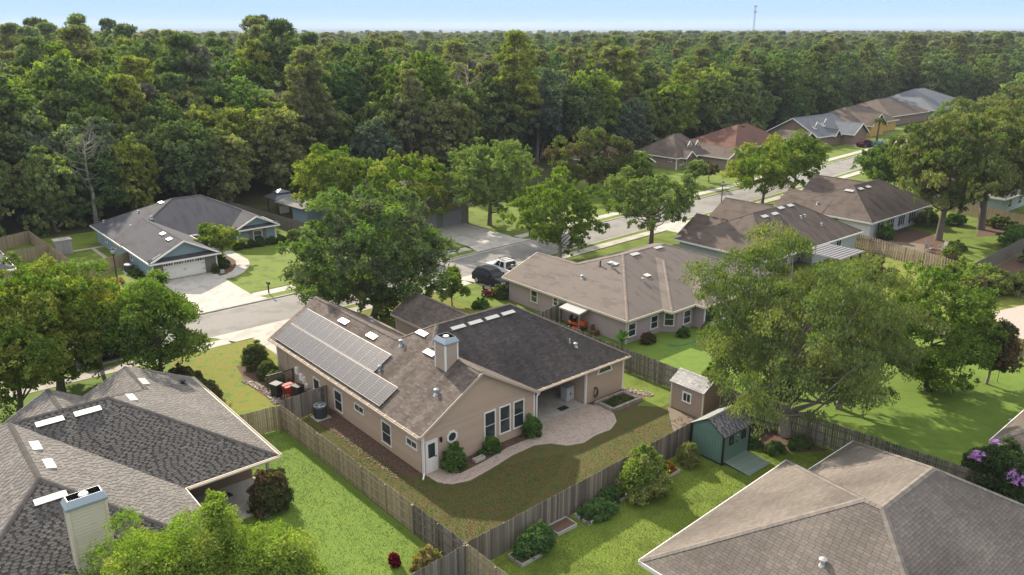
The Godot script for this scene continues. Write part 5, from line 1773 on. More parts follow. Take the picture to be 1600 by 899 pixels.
func far_houses() -> void:
	var e := 2.25
	# grey house with pergola
	var pl := hip_x(71.2, 91.2, -55.2, -43.0, e, -49.1, 77.0, 85.6, 5.5)
	var g1 := gable_z(84.0, 4.6, -57.6, -50.0, e, 5.0)
	var g2 := gable_z(76.4, 3.6, -56.2, -50.0, e, 4.3)
	var h := plain_house("grey_house", "pale grey house with a streaked umber roof, behind the lilac house", Vector3(81, 0, -49), pl + g1 + g2, M.roof_umber, Color(0.15, 0.12, 0.105), [[71.7, 90.7, -54.8, -45.2, 2.2], [81.0, 90.7, -45.0, -43.5, 2.2]], M.wall_mist, [])
	for x in [78.17, 80.23]:
		roof_vent(h, Vector3(x, 5.03, -48.25), Vector3(0, 1, 0.53), Vector3.RIGHT, 1.1, 0.5, M.metal_white)
	for x in [82.2, 84.2]:
		roof_vent(h, Vector3(x, 5.35, -48.75), Vector3(0, 1, 0.53), Vector3.RIGHT, 1.1, 0.5, M.metal_white)
	for p in [[83.6, 4.33, -46.9], [84.5, 4.34, -46.95], [85.5, 3.47, -45.3], [73.6, 3.2, -50.0]]:
		pipe_vent(h, Vector3(p[0], p[1], p[2]), 0.16, 0.09, M.metal_white)
	window(h, Vector3(83.0, 1.4, -43.49), Vector3.BACK, 0.8, 1.4)
	window(h, Vector3(86.5, 1.5, -43.49), Vector3.BACK, 1.3, 0.9, "slider")
	corner_trim(h, Vector3(75.6, 0, -43.4), 2.2, M.cream_trim, 0.18)
	# white house with navy shutters
	pl = hip_x(95.9, 114.0, -57.0, -44.2, e, -50.0, 101.4, 108.5, 5.5)
	g1 = gable_z(106.8, 4.4, -58.6, -51.0, e, 5.2)
	g2 = gable_z(99.2, 3.4, -57.9, -51.0, e, 4.2)
	h = plain_house("white_house", "white house with navy shutters and umber roof, beyond the grey house", Vector3(105, 0, -50), pl + g1 + g2, M.roof_umber, Color(0.16, 0.13, 0.112), [[96.4, 113.5, -56.5, -44.7, 2.2]], M.wall_white, [])
	for x in [101.72, 103.75]:
		roof_vent(h, Vector3(x, 5.1, -49.1), Vector3(0, 1, 0.56), Vector3.RIGHT, 1.0, 0.5, M.metal_white)
	roof_vent(h, Vector3(100.4, 4.9, -49.9), Vector3(-0.59, 1, 0), Vector3.BACK, 1.2, 0.5, M.metal_white)
	pipe_vent(h, Vector3(97.4, 3.15, -52.5), 0.16, 0.09, M.galvanised)
	mat("navy", Color(0.012, 0.022, 0.06), 0.5)
	for x in [99.3, 102.0, 105.0, 108.0]:
		var w := window(h, Vector3(x, 1.25, -44.69), Vector3.BACK, 0.7, 1.5)
		for s in [-1, 1]:
			var b := MB.new()
			b.box(Vector3(x + 0.58 * s, 1.25, -44.66), Vector3(0.36, 1.6, 0.05))
			wpart("shutter", b, M.navy, w)
	window(h, Vector3(96.39, 1.9, -50.0), Vector3.LEFT, 2.4, 0.35, "single", M.galvanised)
	# tan houses with dormers across the street
	pl = hip_x(118.9, 129.3, -103.5, -92.7, e, -97.4, 123.3, 125.6, 5.9)
	g1 = gable_z(128.8, 3.1, -86.2, -95.0, e, 3.9)
	g2 = gable_z(121.9, 1.6, -91.6, -95.5, e, 3.5)
	h = plain_house("dormer_house", "taupe house with two white dormers across the street", Vector3(124, 0, -97), pl + g1 + g2, M.roof_umber, Color(0.16, 0.13, 0.115), [[119.4, 128.8, -103, -93.2, 2.2], [126.2, 131.4, -93.4, -86.7, 2.2]], M.wall_taupe, [[Vector3(120.3, e, -91.6), Vector3(121.9, 3.5, -91.6), Vector3.BACK], [Vector3(123.5, e, -91.6), Vector3(121.9, 3.5, -91.6), Vector3.BACK], [Vector3(125.7, e, -86.2), Vector3(128.8, 3.9, -86.2), Vector3.BACK], [Vector3(131.9, e, -86.2), Vector3(128.8, 3.9, -86.2), Vector3.BACK]])
	dormer(h, 124.6, 3.6, -94.5, M.wall_white, M.roof_umber)
	dormer(h, 127.0, 3.6, -94.5, M.wall_white, M.roof_umber)
	window(h, Vector3(119.39, 1.6, -94.6), Vector3.LEFT, 0.8, 0.5, "slider")
	window(h, Vector3(121.9, 1.2, -93.17), Vector3.BACK, 1.0, 1.9, "grid")
	gable_wall_z(h, 121.9, 1.5, -92.0, e, 3.4, Vector3.BACK, M.wall_taupe)
	gable_wall_z(h, 128.8, 2.9, -86.7, 2.1, 3.7, Vector3.BACK, M.wall_taupe)
	corner_trim(h, Vector3(119.4, 0, -93.2), 2.2, M.white_trim, 0.16)
	corner_trim(h, Vector3(126.2, 0, -86.7), 2.2, M.white_trim, 0.16)
	# its neighbour on the left
	g1 = gable_z(108.6, 4.4, -92.8, -106.0, e, 4.6)
	h = plain_house("taupe_house", "taupe house with white gable trim, left of the dormer house", Vector3(108.6, 0, -99), g1, M.roof_umber, Color(0.16, 0.13, 0.115), [[104.6, 112.6, -105.5, -93.3, 2.2]], M.wall_taupe, [[Vector3(104.2, e, -92.8), Vector3(108.6, 4.6, -92.8), Vector3.BACK], [Vector3(113.0, e, -92.8), Vector3(108.6, 4.6, -92.8), Vector3.BACK]])
	gable_wall_z(h, 108.6, 4.0, -93.3, 2.1, 4.4, Vector3.BACK, M.wall_taupe)
	# rust roof
	pl = hip_x(136.5, 156.0, -106.0, -92.4, e, -98.6, 146.0, 149.6, 6.0)
	g1 = gable_z(151.6, 2.6, -90.6, -96.0, e, 3.7)
	h = plain_house("rust_roof_house", "house with a rust red hip roof and a white gable", Vector3(146, 0, -99), pl + g1, M.roof_rust, Color(0.18, 0.095, 0.075), [[137.0, 155.5, -105.5, -92.9, 2.2], [149.4, 153.8, -93.1, -91.1, 2.2]], M.wall_taupe, [[Vector3(149.0, e, -90.6), Vector3(151.6, 3.7, -90.6), Vector3.BACK], [Vector3(154.2, e, -90.6), Vector3(151.6, 3.7, -90.6), Vector3.BACK]])
	gable_wall_z(h, 151.6, 2.2, -91.1, 2.1, 3.5, Vector3.BACK, M.wall_white)
	roof_vent(h, Vector3(147, 5.7, -97.9), Vector3(0, 1, 0.5), Vector3.RIGHT, 1.0, 0.5, M.roof_rust)
	# blue roofed brick house with dormers
	var bx := [PackedVector3Array([Vector3(165.6, 2.4, -90.8), Vector3(183.0, 2.4, -90.8), Vector3(183.0, 6.1, -97.6), Vector3(165.6, 6.1, -97.6)]), PackedVector3Array([Vector3(183.0, 2.4, -104.4), Vector3(165.6, 2.4, -104.4), Vector3(165.6, 6.1, -97.6), Vector3(183.0, 6.1, -97.6)])]
	g1 = gable_z(179.5, 3.6, -88.0, -96.0, 2.4, 4.8)
	g2 = gable_z(172.3, 1.3, -89.8, -94.5, 2.4, 3.8)
	h = plain_house("blue_roof_house", "brown brick house with a blue grey roof and twin dormers", Vector3(174, 0, -97), bx + g1 + g2, M.roof_blue, Color(0.16, 0.175, 0.2), [[166.2, 182.5, -103.9, -91.3, 2.35], [176.4, 182.6, -91.5, -88.5, 2.35]], M.wall_umber, [[Vector3(165.6, 2.4, -90.8), Vector3(165.6, 6.1, -97.6), Vector3.LEFT], [Vector3(165.6, 2.4, -104.4), Vector3(165.6, 6.1, -97.6), Vector3.LEFT], [Vector3(175.9, 2.4, -88.0), Vector3(179.5, 4.8, -88.0), Vector3.BACK], [Vector3(183.1, 2.4, -88.0), Vector3(179.5, 4.8, -88.0), Vector3.BACK], [Vector3(171.0, 2.4, -89.8), Vector3(172.3, 3.8, -89.8), Vector3.BACK], [Vector3(173.6, 2.4, -89.8), Vector3(172.3, 3.8, -89.8), Vector3.BACK]])
	wall(h, PackedVector3Array([Vector3(166.2, 2.3, -104.0), Vector3(166.2, 2.3, -91.2), Vector3(166.2, 5.9, -97.6)]), Vector3.LEFT, M.wall_umber)
	gable_wall_z(h, 179.5, 3.1, -88.5, 2.3, 4.6, Vector3.BACK, M.wall_umber)
	dormer(h, 168.4, 4.2, -93.3, M.wall_white, M.roof_blue)
	dormer(h, 172.6, 4.6, -93.6, M.wall_white, M.roof_blue)
	var an := gable_z(163.2, 2.6, -91.2, -99.0, 2.2, 3.7)
	roof_decks(h, an, M.roof_umber, Color.WHITE)
	walls_box(h, 160.9, 165.5, -98.5, -91.8, 2.1, M.wall_umber)
	gable_wall_z(h, 163.2, 2.2, -91.8, 2.0, 3.5, Vector3.BACK, M.wall_umber)
	fascia(h, [[Vector3(160.6, 2.2, -91.2), Vector3(163.2, 3.7, -91.2), Vector3.BACK], [Vector3(165.8, 2.2, -91.2), Vector3(163.2, 3.7, -91.2), Vector3.BACK]], M.white_trim, Color.WHITE)
	# yellow house
	pl = hip_x(190, 214, -110, -95.5, 2.6, -102.5, 198, 206, 6.2)
	g1 = gable_z(197.5, 3.8, -92.6, -101.0, 2.6, 5.4)
	h = plain_house("yellow_house", "yellow house with a brown roof and white trimmed gable, up the street", Vector3(200, 0, -100), pl + g1, M.roof_umber, Color(0.17, 0.13, 0.11), [[190.6, 213.4, -109.5, -96.0, 2.5], [194.3, 200.7, -96.2, -93.2, 2.5]], M.wall_yellow, [[Vector3(193.7, 2.6, -92.6), Vector3(197.5, 5.4, -92.6), Vector3.BACK], [Vector3(201.3, 2.6, -92.6), Vector3(197.5, 5.4, -92.6), Vector3.BACK]])
	gable_wall_z(h, 197.5, 3.3, -93.2, 2.5, 5.2, Vector3.BACK, M.wall_yellow)
	# last two roofs
	pl = hip_x(219, 243, -118, -100, 2.6, -108.5, 227, 235, 6.3)
	h = plain_house("brown_hip_house", "brown hip roofed house with dark solar patch, far up the street", Vector3(231, 0, -109), pl, M.roof_umber, Color(0.17, 0.14, 0.12), [[219.6, 242.4, -117.5, -100.5, 2.5]], M.wall_taupe, [])
	var so := MB.new()
	so.quad(Vector3(221.5, 3.55, -103.5), Vector3(221.5, 3.55, -111.5), Vector3(225.0, 5.2, -110.5), Vector3(225.0, 5.2, -106.0))
	wpart("solar_array", so, M.car_glass, h)
	pl = hip_x(246, 276, -122, -100, 2.6, -111.5, 256, 264, 7.6)
	plain_house("grey_hip_house", "grey hip roofed house, the last one up the street", Vector3(260, 0, -111), pl, M.roof_blue, Color(0.18, 0.18, 0.19), [[246.6, 275.4, -121.5, -100.5, 2.5]], M.wall_grey, [])
	# stone fronted house behind the street trees
	g1 = gable_z(59.2, 5.2, -83.9, -97.0, 3.0, 5.4)
	pl = hip_x(48.5, 64.4, -101.5, -88.0, 2.4, -94.7, 54.5, 59.0, 5.6)
	h = plain_house("stone_house", "grey stone fronted house with double garage behind the street trees", Vector3(57, 0, -93), pl + g1, M.roof_slate, Color(0.1, 0.1, 0.105), [[49.0, 63.9, -101.0, -88.5, 2.35], [54.6, 63.9, -88.7, -84.4, 2.95]], M.wall_grey, [[Vector3(54.0, 3.0, -83.9), Vector3(59.2, 5.4, -83.9), Vector3.BACK], [Vector3(64.4, 3.0, -83.9), Vector3(59.2, 5.4, -83.9), Vector3.BACK]])
	wall(h, PackedVector3Array([Vector3(54.6, -0.05, -84.3), Vector3(63.9, -0.05, -84.3), Vector3(63.9, 2.95, -84.3), Vector3(59.2, 5.1, -84.3), Vector3(54.6, 2.95, -84.3)]), Vector3.BACK, M.brick_wall, Color.WHITE, 0.08)
	garage_door(h, 55.3, 58.6, -84.29, 2.0, M.wall_grey, false)
	garage_door(h, 59.6, 62.6, -84.29, 2.0, M.wall_grey, false)
	var pr := MB.new()
	pr.quad(Vector3(45.6, 2.1, -105.0), Vector3(46.2, 2.1, -97.8), Vector3(50.5, 2.6, -98.5), Vector3(50.0, 2.6, -106.0))
	pr.quad(Vector3(45.6, 2.0, -105.0), Vector3(46.2, 2.0, -97.8), Vector3(50.5, 2.5, -98.5), Vector3(50.0, 2.5, -106.0))
	wpart("porch_roof", pr, M.roof_grey, h)
	wall(h, rect(Vector3(46.6, 0, -101.6), Vector3(46.9, 0, -98.0), -0.05, 2.05), Vector3.LEFT, M.wall_blue)
	wall(h, rect(Vector3(46.9, 0, -97.9), Vector3(49.2, 0, -97.9), -0.05, 2.05), Vector3.BACK, M.wall_blue)
	# house half hidden behind the big oaks on the right
	pl = hip_x(124, 142, -50.5, -39.0, 2.3, -44.7, 130, 136, 5.4)
	h = plain_house("hidden_house", "grey walled house glimpsed behind the tall oaks on the right", Vector3(133, 0, -45), pl, M.roof_grey, Color(0.2, 0.19, 0.18), [[124.5, 141.5, -50, -39.5, 2.25]], M.wall_mist, [])
	window(h, Vector3(127.5, 1.2, -39.49), Vector3.BACK, 1.4, 1.3)
	window(h, Vector3(131.5, 1.2, -39.49), Vector3.BACK, 1.4, 1.3)


func fences() -> void:
	R.seed = 61
	var tan := ["tan_board0", "tan_board1", "tan_board2", "tan_board3"]
	var gr := ["grey_board0", "grey_board1", "grey_board2", "grey_board3"]
	fence("tan board fence between the bright lawn and the tan house's side yard", Vector3(18.82, 0, -45.5), Vector3(19.06, 0, -30.4), 1.78, tan, true, 0.135, "board fences", -0.035)
	fence("grey board fence closing the tan house's side yard at the corner", Vector3(19.065, 0, -30.3), Vector3(19.15, 0, -26.05), 1.78, gr, true, 0.14, "board fences", -0.035)
	fence("short tan board fence from the charcoal roof to the side fence", Vector3(15.4, 0, -45.95), Vector3(18.72, 0, -45.55), 1.75, tan, true, 0.145)
	fence("grey board gate and fence beside the air conditioner", Vector3(18.95, 0, -46.0), Vector3(22.6, 0, -46.35), 1.75, gr, true, 0.145)
	fence("long grey board fence behind the tan house's back yard", Vector3(19.25, 0, -26.0), Vector3(43.05, 0, -26.9), 1.78, gr, true, 0.145)
	fence("dark grey board fence running out of the bottom edge by the red plant", Vector3(13.2, 0, -25.6), Vector3(19.05, 0, -25.92), 1.78, gr, true, 0.145)
	fence("pale tan board fence running from the fence corner out of the bottom edge", Vector3(19.16, 0, -25.85), Vector3(19.2, 0, -19.5), 1.78, tan, true, 0.145, "board fences", -0.035)
	fence("grey board fence between the tan house and the lilac house's back lawn", Vector3(43.15, 0, -46.6), Vector3(43.12, 0, -27.0), 1.78, gr, true, 0.145, "board fences", -0.035)
	fence("brown board fence behind the large tree and the faded brown roof", Vector3(43.2, 0, -26.8), Vector3(44.75, 0, -11.0), 1.78, gr, true, 0.145, "board fences", -0.035)
	fence("short grey fence between the dark rear roof and the lilac house", Vector3(43.3, 0, -47.75), Vector3(47.1, 0, -48.6), 1.65, gr, true, 0.16)
	fence("sunlit shadowbox fence between the pergola lawn and the patio garden", Vector3(91.6, 0, -43.9), Vector3(85.2, 0, -21.5), 1.75, tan, true, 0.17, "board fences", 0.06, true)
	fence("weathered fence running back from the shadowbox fence on the right", Vector3(88.6, 0, -29.6), Vector3(112.0, 0, -30.4), 1.75, gr, false, 0.2)
	fence("tan fence behind the small magnolia at the right edge", Vector3(68.75, 0, -28.0), Vector3(68.55, 0, -12.0), 1.7, tan, false, 0.17, "board fences", -0.05, true)
	fence("grey fence behind the tall oaks, at the end of the garden", Vector3(121.5, 0, -46.5), Vector3(116.5, 0, -30.0), 1.75, tan, false, 0.2)
	fence("tan fence at the left edge in front of the woods", Vector3(8.0, 0, -106.5), Vector3(16.2, 0, -110.4), 1.6, tan, false, 0.15)
	fence("tan fence along the left side of the blue house's yard", Vector3(16.25, 0, -110.3), Vector3(16.95, 0, -89.6), 1.6, tan, false, 0.15, "board fences", -0.035)
	fence("tan fence from the left edge to the blue house's side fence", Vector3(7.0, 0, -100.6), Vector3(16.55, 0, -101.6), 1.6, tan, false, 0.15)
	fence("tan fence from the side fence to the blue house's left wall", Vector3(17.0, 0, -89.65), Vector3(22.6, 0, -92.3), 1.6, tan, false, 0.15)
	fence("grey fence between the blue house and the gazebo", Vector3(41.7, 0, -112.0), Vector3(43.9, 0, -91.6), 1.6, gr, false, 0.15)


func trees() -> void:
	var maple := [Color(0.138, 0.178, 0.0276), Color(0.108, 0.16, 0.023), Color(0.178, 0.205, 0.0368), Color(0.0918, 0.143, 0.023)]
	var green := [Color(0.09, 0.142, 0.025), Color(0.114, 0.165, 0.03), Color(0.072, 0.118, 0.0225)]
	var oak := [Color(0.0983, 0.149, 0.0405), Color(0.125, 0.175, 0.0527), Color(0.0794, 0.127, 0.0364)]
	var pale := [Color(0.14, 0.186, 0.0527), Color(0.173, 0.211, 0.0737), Color(0.112, 0.154, 0.0456)]
	var laurel := [Color(0.0978, 0.123, 0.0375), Color(0.121, 0.143, 0.05), Color(0.0747, 0.103, 0.0325), Color(0.138, 0.152, 0.05)]
	var magn := [Color(0.06, 0.07, 0.024), Color(0.088, 0.064, 0.03), Color(0.075, 0.085, 0.03), Color(0.08, 0.066, 0.032)]
	var cyp := [Color(0.15, 0.215, 0.034), Color(0.125, 0.19, 0.03), Color(0.19, 0.24, 0.045)]
	# street and yard trees, each where it stands
	tree("maple_tree", "large yellow green tree overhanging the street, lower left edge", Vector3(9.0, 0, -60.6), {"seed": 1, "h": 10.0, "r": 4.7, "base": 1.2, "lobes": 120, "lr": 0.95, "per": 200, "size": 0.13, "cols": maple, "limbs": 22, "trunk": 0.3}, "street trees")
	tree("maple_tree", "yellow green tree at the left edge of the lower street trees", Vector3(6.2, 0, -59.4), {"seed": 2, "h": 8.6, "r": 4.0, "base": 1.0, "lobes": 90, "lr": 0.9, "per": 190, "size": 0.13, "cols": maple, "limbs": 14}, "street trees")
	tree("maple_tree", "reddish tipped yellow tree between two lower left street trees", Vector3(12.4, 0, -63.6), {"seed": 3, "h": 6.8, "r": 3.6, "base": 1.8, "lobes": 36, "lr": 1.05, "per": 300, "size": 0.13, "cols": [maple[0], maple[2], Color(0.17, 0.12, 0.035)], "limbs": 12}, "street trees")
	tree("green_tree", "dark green tree above the charcoal roof, beside the yellow green one", Vector3(15.0, 0, -57.4), {"seed": 4, "h": 8.3, "r": 3.1, "base": 0.9, "lobes": 40, "lr": 1.0, "per": 340, "size": 0.13, "cols": green, "limbs": 12}, "street trees")
	tree("oak_tree", "big round dark green tree in front of the tan house", Vector3(34.2, 0, -59.6), {"seed": 5, "h": 11.6, "r": 6.6, "base": 0.9, "lobes": 190, "lr": 1.1, "per": 230, "size": 0.15, "cols": oak + [Color(0.09, 0.115, 0.05)], "limbs": 22, "trunk": 0.32, "inner": 0.45}, "street trees")
	tree("maple_tree", "left one of two yellow green trees behind the big round tree", Vector3(49.4, 0, -95.0), {"seed": 6, "h": 10.4, "r": 4.9, "base": 1.8, "lobes": 95, "lr": 0.95, "per": 170, "size": 0.16, "cols": maple, "limbs": 12}, "street trees")
	tree("maple_tree", "right one of two yellow green trees behind the big round tree", Vector3(55.6, 0, -85.9), {"seed": 7, "h": 10.0, "r": 5.9, "base": 1.6, "lobes": 100, "lr": 0.95, "per": 170, "size": 0.16, "cols": maple, "limbs": 12}, "street trees")
	tree("oak_tree", "dark oak with a clear trunk beside the stone house's driveway", Vector3(65.2, 0, -81.4), {"seed": 8, "h": 11.4, "r": 6.3, "base": 2.0, "lobes": 130, "lr": 1.0, "per": 180, "size": 0.16, "cols": [pale[0], pale[2], oak[1]], "limbs": 14, "trunk": 0.28}, "street trees")
	tree("maple_tree", "spreading light green tree leaning over the street, centre right", Vector3(60.6, 0, -62.9), {"seed": 9, "h": 9.8, "r": 5.1, "base": 1.4, "lobes": 110, "lr": 0.85, "per": 160, "size": 0.15, "cols": [maple[3], maple[1], green[1]], "limbs": 20, "bark": "pale_bark"}, "street trees")
	tree("oak_tree", "vase shaped oak with dark trunk in front of the lilac house", Vector3(73.6, 0, -60.5), {"seed": 10, "h": 8.9, "r": 5.3, "base": 2.2, "lobes": 110, "lr": 0.8, "per": 170, "size": 0.15, "cols": [pale[0], pale[2], oak[1]], "limbs": 24, "shape": "spread", "trunk": 0.26, "leader": 0.3}, "street trees")
	tree("maple_tree", "left one of the pair of yellow green trees by the far street lamp", Vector3(105.3, 0, -65.6), {"seed": 11, "h": 9.1, "r": 5.4, "base": 1.6, "lobes": 50, "lr": 1.25, "per": 240, "size": 0.18, "cols": maple, "limbs": 12}, "street trees")
	tree("maple_tree", "right one of the pair of yellow green trees by the far street lamp", Vector3(116.5, 0, -67.2), {"seed": 12, "h": 9.3, "r": 4.6, "base": 1.6, "lobes": 46, "lr": 1.2, "per": 240, "size": 0.18, "cols": [maple[1], maple[3], green[1]], "limbs": 10}, "street trees")
	tree("magnolia_tree", "broad bronze green magnolia across the street", Vector3(91.6, 0, -88.5), {"seed": 13, "h": 9.9, "r": 6.0, "base": 0.8, "lobes": 60, "lr": 1.3, "per": 240, "size": 0.19, "cols": [laurel[0], magn[0], laurel[1], magn[3]], "limbs": 8}, "street trees")
	tree("magnolia_tree", "dark bronze tree between the clear trunked oak and the magnolia", Vector3(79.0, 0, -94.0), {"seed": 14, "h": 8.6, "r": 3.6, "base": 0.8, "lobes": 36, "lr": 1.15, "per": 230, "size": 0.19, "cols": magn, "limbs": 8}, "street trees")
	tree("green_tree", "small deep green tree in front of the taupe house", Vector3(101.6, 0, -87.3), {"seed": 15, "h": 5.4, "r": 2.9, "base": 0.6, "lobes": 26, "lr": 0.9, "per": 230, "size": 0.17, "cols": green, "limbs": 6}, "street trees")
	tree("green_tree", "little round lawn tree in front of the dormer house", Vector3(109.4, 0, -81.2), {"seed": 16, "h": 4.5, "r": 1.95, "base": 1.1, "lobes": 22, "lr": 0.62, "per": 200, "size": 0.15, "cols": pale, "limbs": 8}, "street trees")
	tree("green_tree", "small bronze tree beside the little round lawn tree", Vector3(114.0, 0, -81.8), {"seed": 17, "h": 3.6, "r": 1.3, "base": 0.7, "lobes": 14, "lr": 0.55, "per": 160, "size": 0.15, "cols": magn, "limbs": 6}, "street trees")
	tree("oak_tree", "tall grey green oak with forked trunk beside the white house", Vector3(102.8, 0, -38.9), {"seed": 18, "h": 15.2, "r": 7.2, "base": 4.5, "lobes": 180, "lr": 1.1, "per": 170, "size": 0.18, "cols": laurel, "limbs": 26, "trunk": 0.36, "droop": 0.5}, "tall oaks")
	tree("oak_tree", "tall olive oak at the right edge, behind the fenced garden", Vector3(112.8, 0, -37.7), {"seed": 19, "h": 16.2, "r": 7.4, "base": 4.6, "lobes": 180, "lr": 1.15, "per": 170, "size": 0.18, "cols": [laurel[0], laurel[3], laurel[1]], "limbs": 26, "trunk": 0.42, "droop": 0.4}, "tall oaks")
	tree("oak_tree", "largest airy oak, overhanging the sheds and the lilac house's lawn", Vector3(43.3, 0, -23.7), {"seed": 20, "h": 12.6, "r": 6.4, "base": 1.8, "lobes": 135, "lr": 1.15, "per": 420, "size": 0.1, "aspect": 0.42, "cols": [Color(0.105, 0.14, 0.044), Color(0.12, 0.155, 0.05), Color(0.088, 0.12, 0.038), Color(0.145, 0.17, 0.05)], "limbs": 60, "trunk": 0.36, "bark": "pale_bark", "droop": 0.16, "inner": 0.2}, "tall oaks")
	tree("oak_tree", "lower olive tree leaning right out of the largest airy oak", Vector3(49.6, 0, -23.4), {"seed": 21, "h": 9.6, "r": 4.5, "base": 1.4, "lobes": 90, "lr": 0.8, "per": 250, "size": 0.1, "aspect": 0.4, "cols": [Color(0.11, 0.13, 0.048), Color(0.09, 0.11, 0.04)], "limbs": 30, "bark": "pale_bark", "droop": 0.16, "inner": 0.2}, "tall oaks")
	tree("green_tree", "bright deep green tree on the right flank of the largest airy oak", Vector3(57.3, 0, -20.7), {"seed": 22, "h": 9.5, "r": 4.0, "base": 0.1, "lobes": 100, "lr": 0.85, "per": 240, "size": 0.115, "cols": green, "limbs": 12}, "yard trees")
	tree("magnolia_tree", "small bronze magnolia beside the pergola", Vector3(73.8, 0, -33.0), {"seed": 23, "h": 4.1, "r": 1.75, "base": 0.9, "lobes": 24, "lr": 0.6, "per": 210, "size": 0.14, "cols": magn, "limbs": 8}, "yard trees")
	tree("magnolia_tree", "small magnolia with pale blooms on the right hand lawn", Vector3(61.7, 0, -18.3), {"seed": 24, "h": 4.9, "r": 1.75, "base": 1.2, "lobes": 30, "lr": 0.6, "per": 240, "size": 0.12, "cols": magn + [Color(0.1, 0.085, 0.05)], "limbs": 14, "trunk": 0.09, "bark": "pale_bark"}, "yard trees")
	tree("green_tree", "small many stemmed tree on the lawn left of the dark car", Vector3(41.9, 0, -58.1), {"seed": 25, "h": 3.7, "r": 1.35, "base": 0.8, "lobes": 20, "lr": 0.52, "per": 230, "size": 0.12, "cols": green, "limbs": 12, "trunk": 0.06}, "yard trees")
	tree("green_tree", "round yellow green ornamental tree by the blue house's front door", Vector3(30.9, 0, -87.4), {"seed": 26, "h": 4.1, "r": 2.1, "base": 1.0, "lobes": 28, "lr": 0.7, "per": 220, "size": 0.13, "cols": maple, "limbs": 10, "trunk": 0.1}, "yard trees")
	for q in [[8.9, -28.9, 7.6, 1.9, 31, "tallest feathery cypress of the bottom left clump"], [5.9, -29.3, 6.9, 2.5, 32, "bright feathery cypress left of the tallest one, near the cream chimney"], [10.3, -28.0, 5.3, 1.9, 33, "feathery cypress on the right of the bottom left clump"], [10.8, -27.2, 4.3, 1.2, 35, "smallest feathery cypress at the clump's right tip"], [7.6, -28.2, 6.7, 2.1, 36, "feathery cypress in the middle of the bottom left clump"], [3.4, -29.4, 6.0, 1.2, 34, "feathery cypress half out of the bottom edge below the chimney"]]:
		tree("cypress_tree", q[5], Vector3(q[0], 0, q[1]), {"seed": q[4], "h": q[2], "r": q[3], "base": 0.2, "lobes": 120, "lr": 0.68, "per": 420, "size": 0.075, "aspect": 0.34, "cols": cyp, "limbs": 16, "shape": "cone" if q[4] in [31, 34] else "oval", "trunk": 0.09, "leader": 0.9, "clump_r": 0.4}, "feathery cypresses")
	# right side background, between the oaks and the street's end
	for q in [[128.0, -58.0, 7.0, 4.2, 41, "green", "round tree by the street beyond the white house"], [142.0, -56.0, 10.0, 5.0, 42, "olive", "olive tree behind the tall oaks, up the street"], [156.0, -50.0, 12.0, 6.0, 43, "green", "broad tree at the right edge behind the oaks"], [150.0, -38.0, 9.0, 5.0, 44, "maple", "light green tree low at the right edge"], [126.0, -33.0, 6.0, 3.4, 45, "green", "leafy tree over the garden's end fence"], [172.0, -62.0, 12.0, 6.0, 46, "olive", "rounded tree beyond the far lawns"], [190.0, -70.0, 10.0, 5.5, 47, "green", "green tree beside the palm"], [205.0, -64.0, 14.0, 7.0, 48, "olive", "tall rounded tree right of the palm"]]:
		tree("yard_tree", q[6], Vector3(q[0], 0, q[1]), {"seed": q[4], "h": q[2], "r": q[3], "base": 1.4, "lobes": 50, "lr": 1.4, "per": 230, "size": 0.21, "cols": {"green": green, "olive": laurel, "maple": maple}[q[5]], "limbs": 8}, "trees up the street")
	# palm
	R.seed = 77
	var p := thing("palm_tree", "small palm beside the yellow house", "palm", Vector3(188.3, 0, -88.6))
	var tb := MB.new()
	tb.tube(PackedVector3Array([Vector3(0, -0.1, 0), Vector3(0.05, 2.5, 0), Vector3(0, 5.0, 0.05)]), PackedFloat32Array([0.24, 0.2, 0.22]), 8)
	part("trunk", tb.mesh(true), M.bark, p)
	for k in 16:
		var a := TAU * k / 16 + R.randf() * 0.2
		var up := R.randf_range(-0.3, 0.9)
		var f := MB.new()
		f.col = Color(0.06, 0.09, 0.022)
		var prev := Vector3(0, 5.0, 0)
		for s in 6:
			var t := (s + 1) / 6.0
			var nx := Vector3(cos(a) * 2.1 * t, 5.0 + up * 1.6 * t - 1.6 * t * t, sin(a) * 2.1 * t)
			var sd := Vector3(-sin(a), -0.3, cos(a)) * 0.42 * sin(PI * minf(t, 0.93))
			f.quad(prev, nx, nx + sd, prev + sd * 0.8)
			var se := Vector3(sin(a), -0.3, -cos(a)) * 0.42 * sin(PI * minf(t, 0.93))
			f.quad(prev, nx, nx + se, prev + se * 0.8)
			prev = nx
		part("frond", f.mesh(), M.leaf, p)


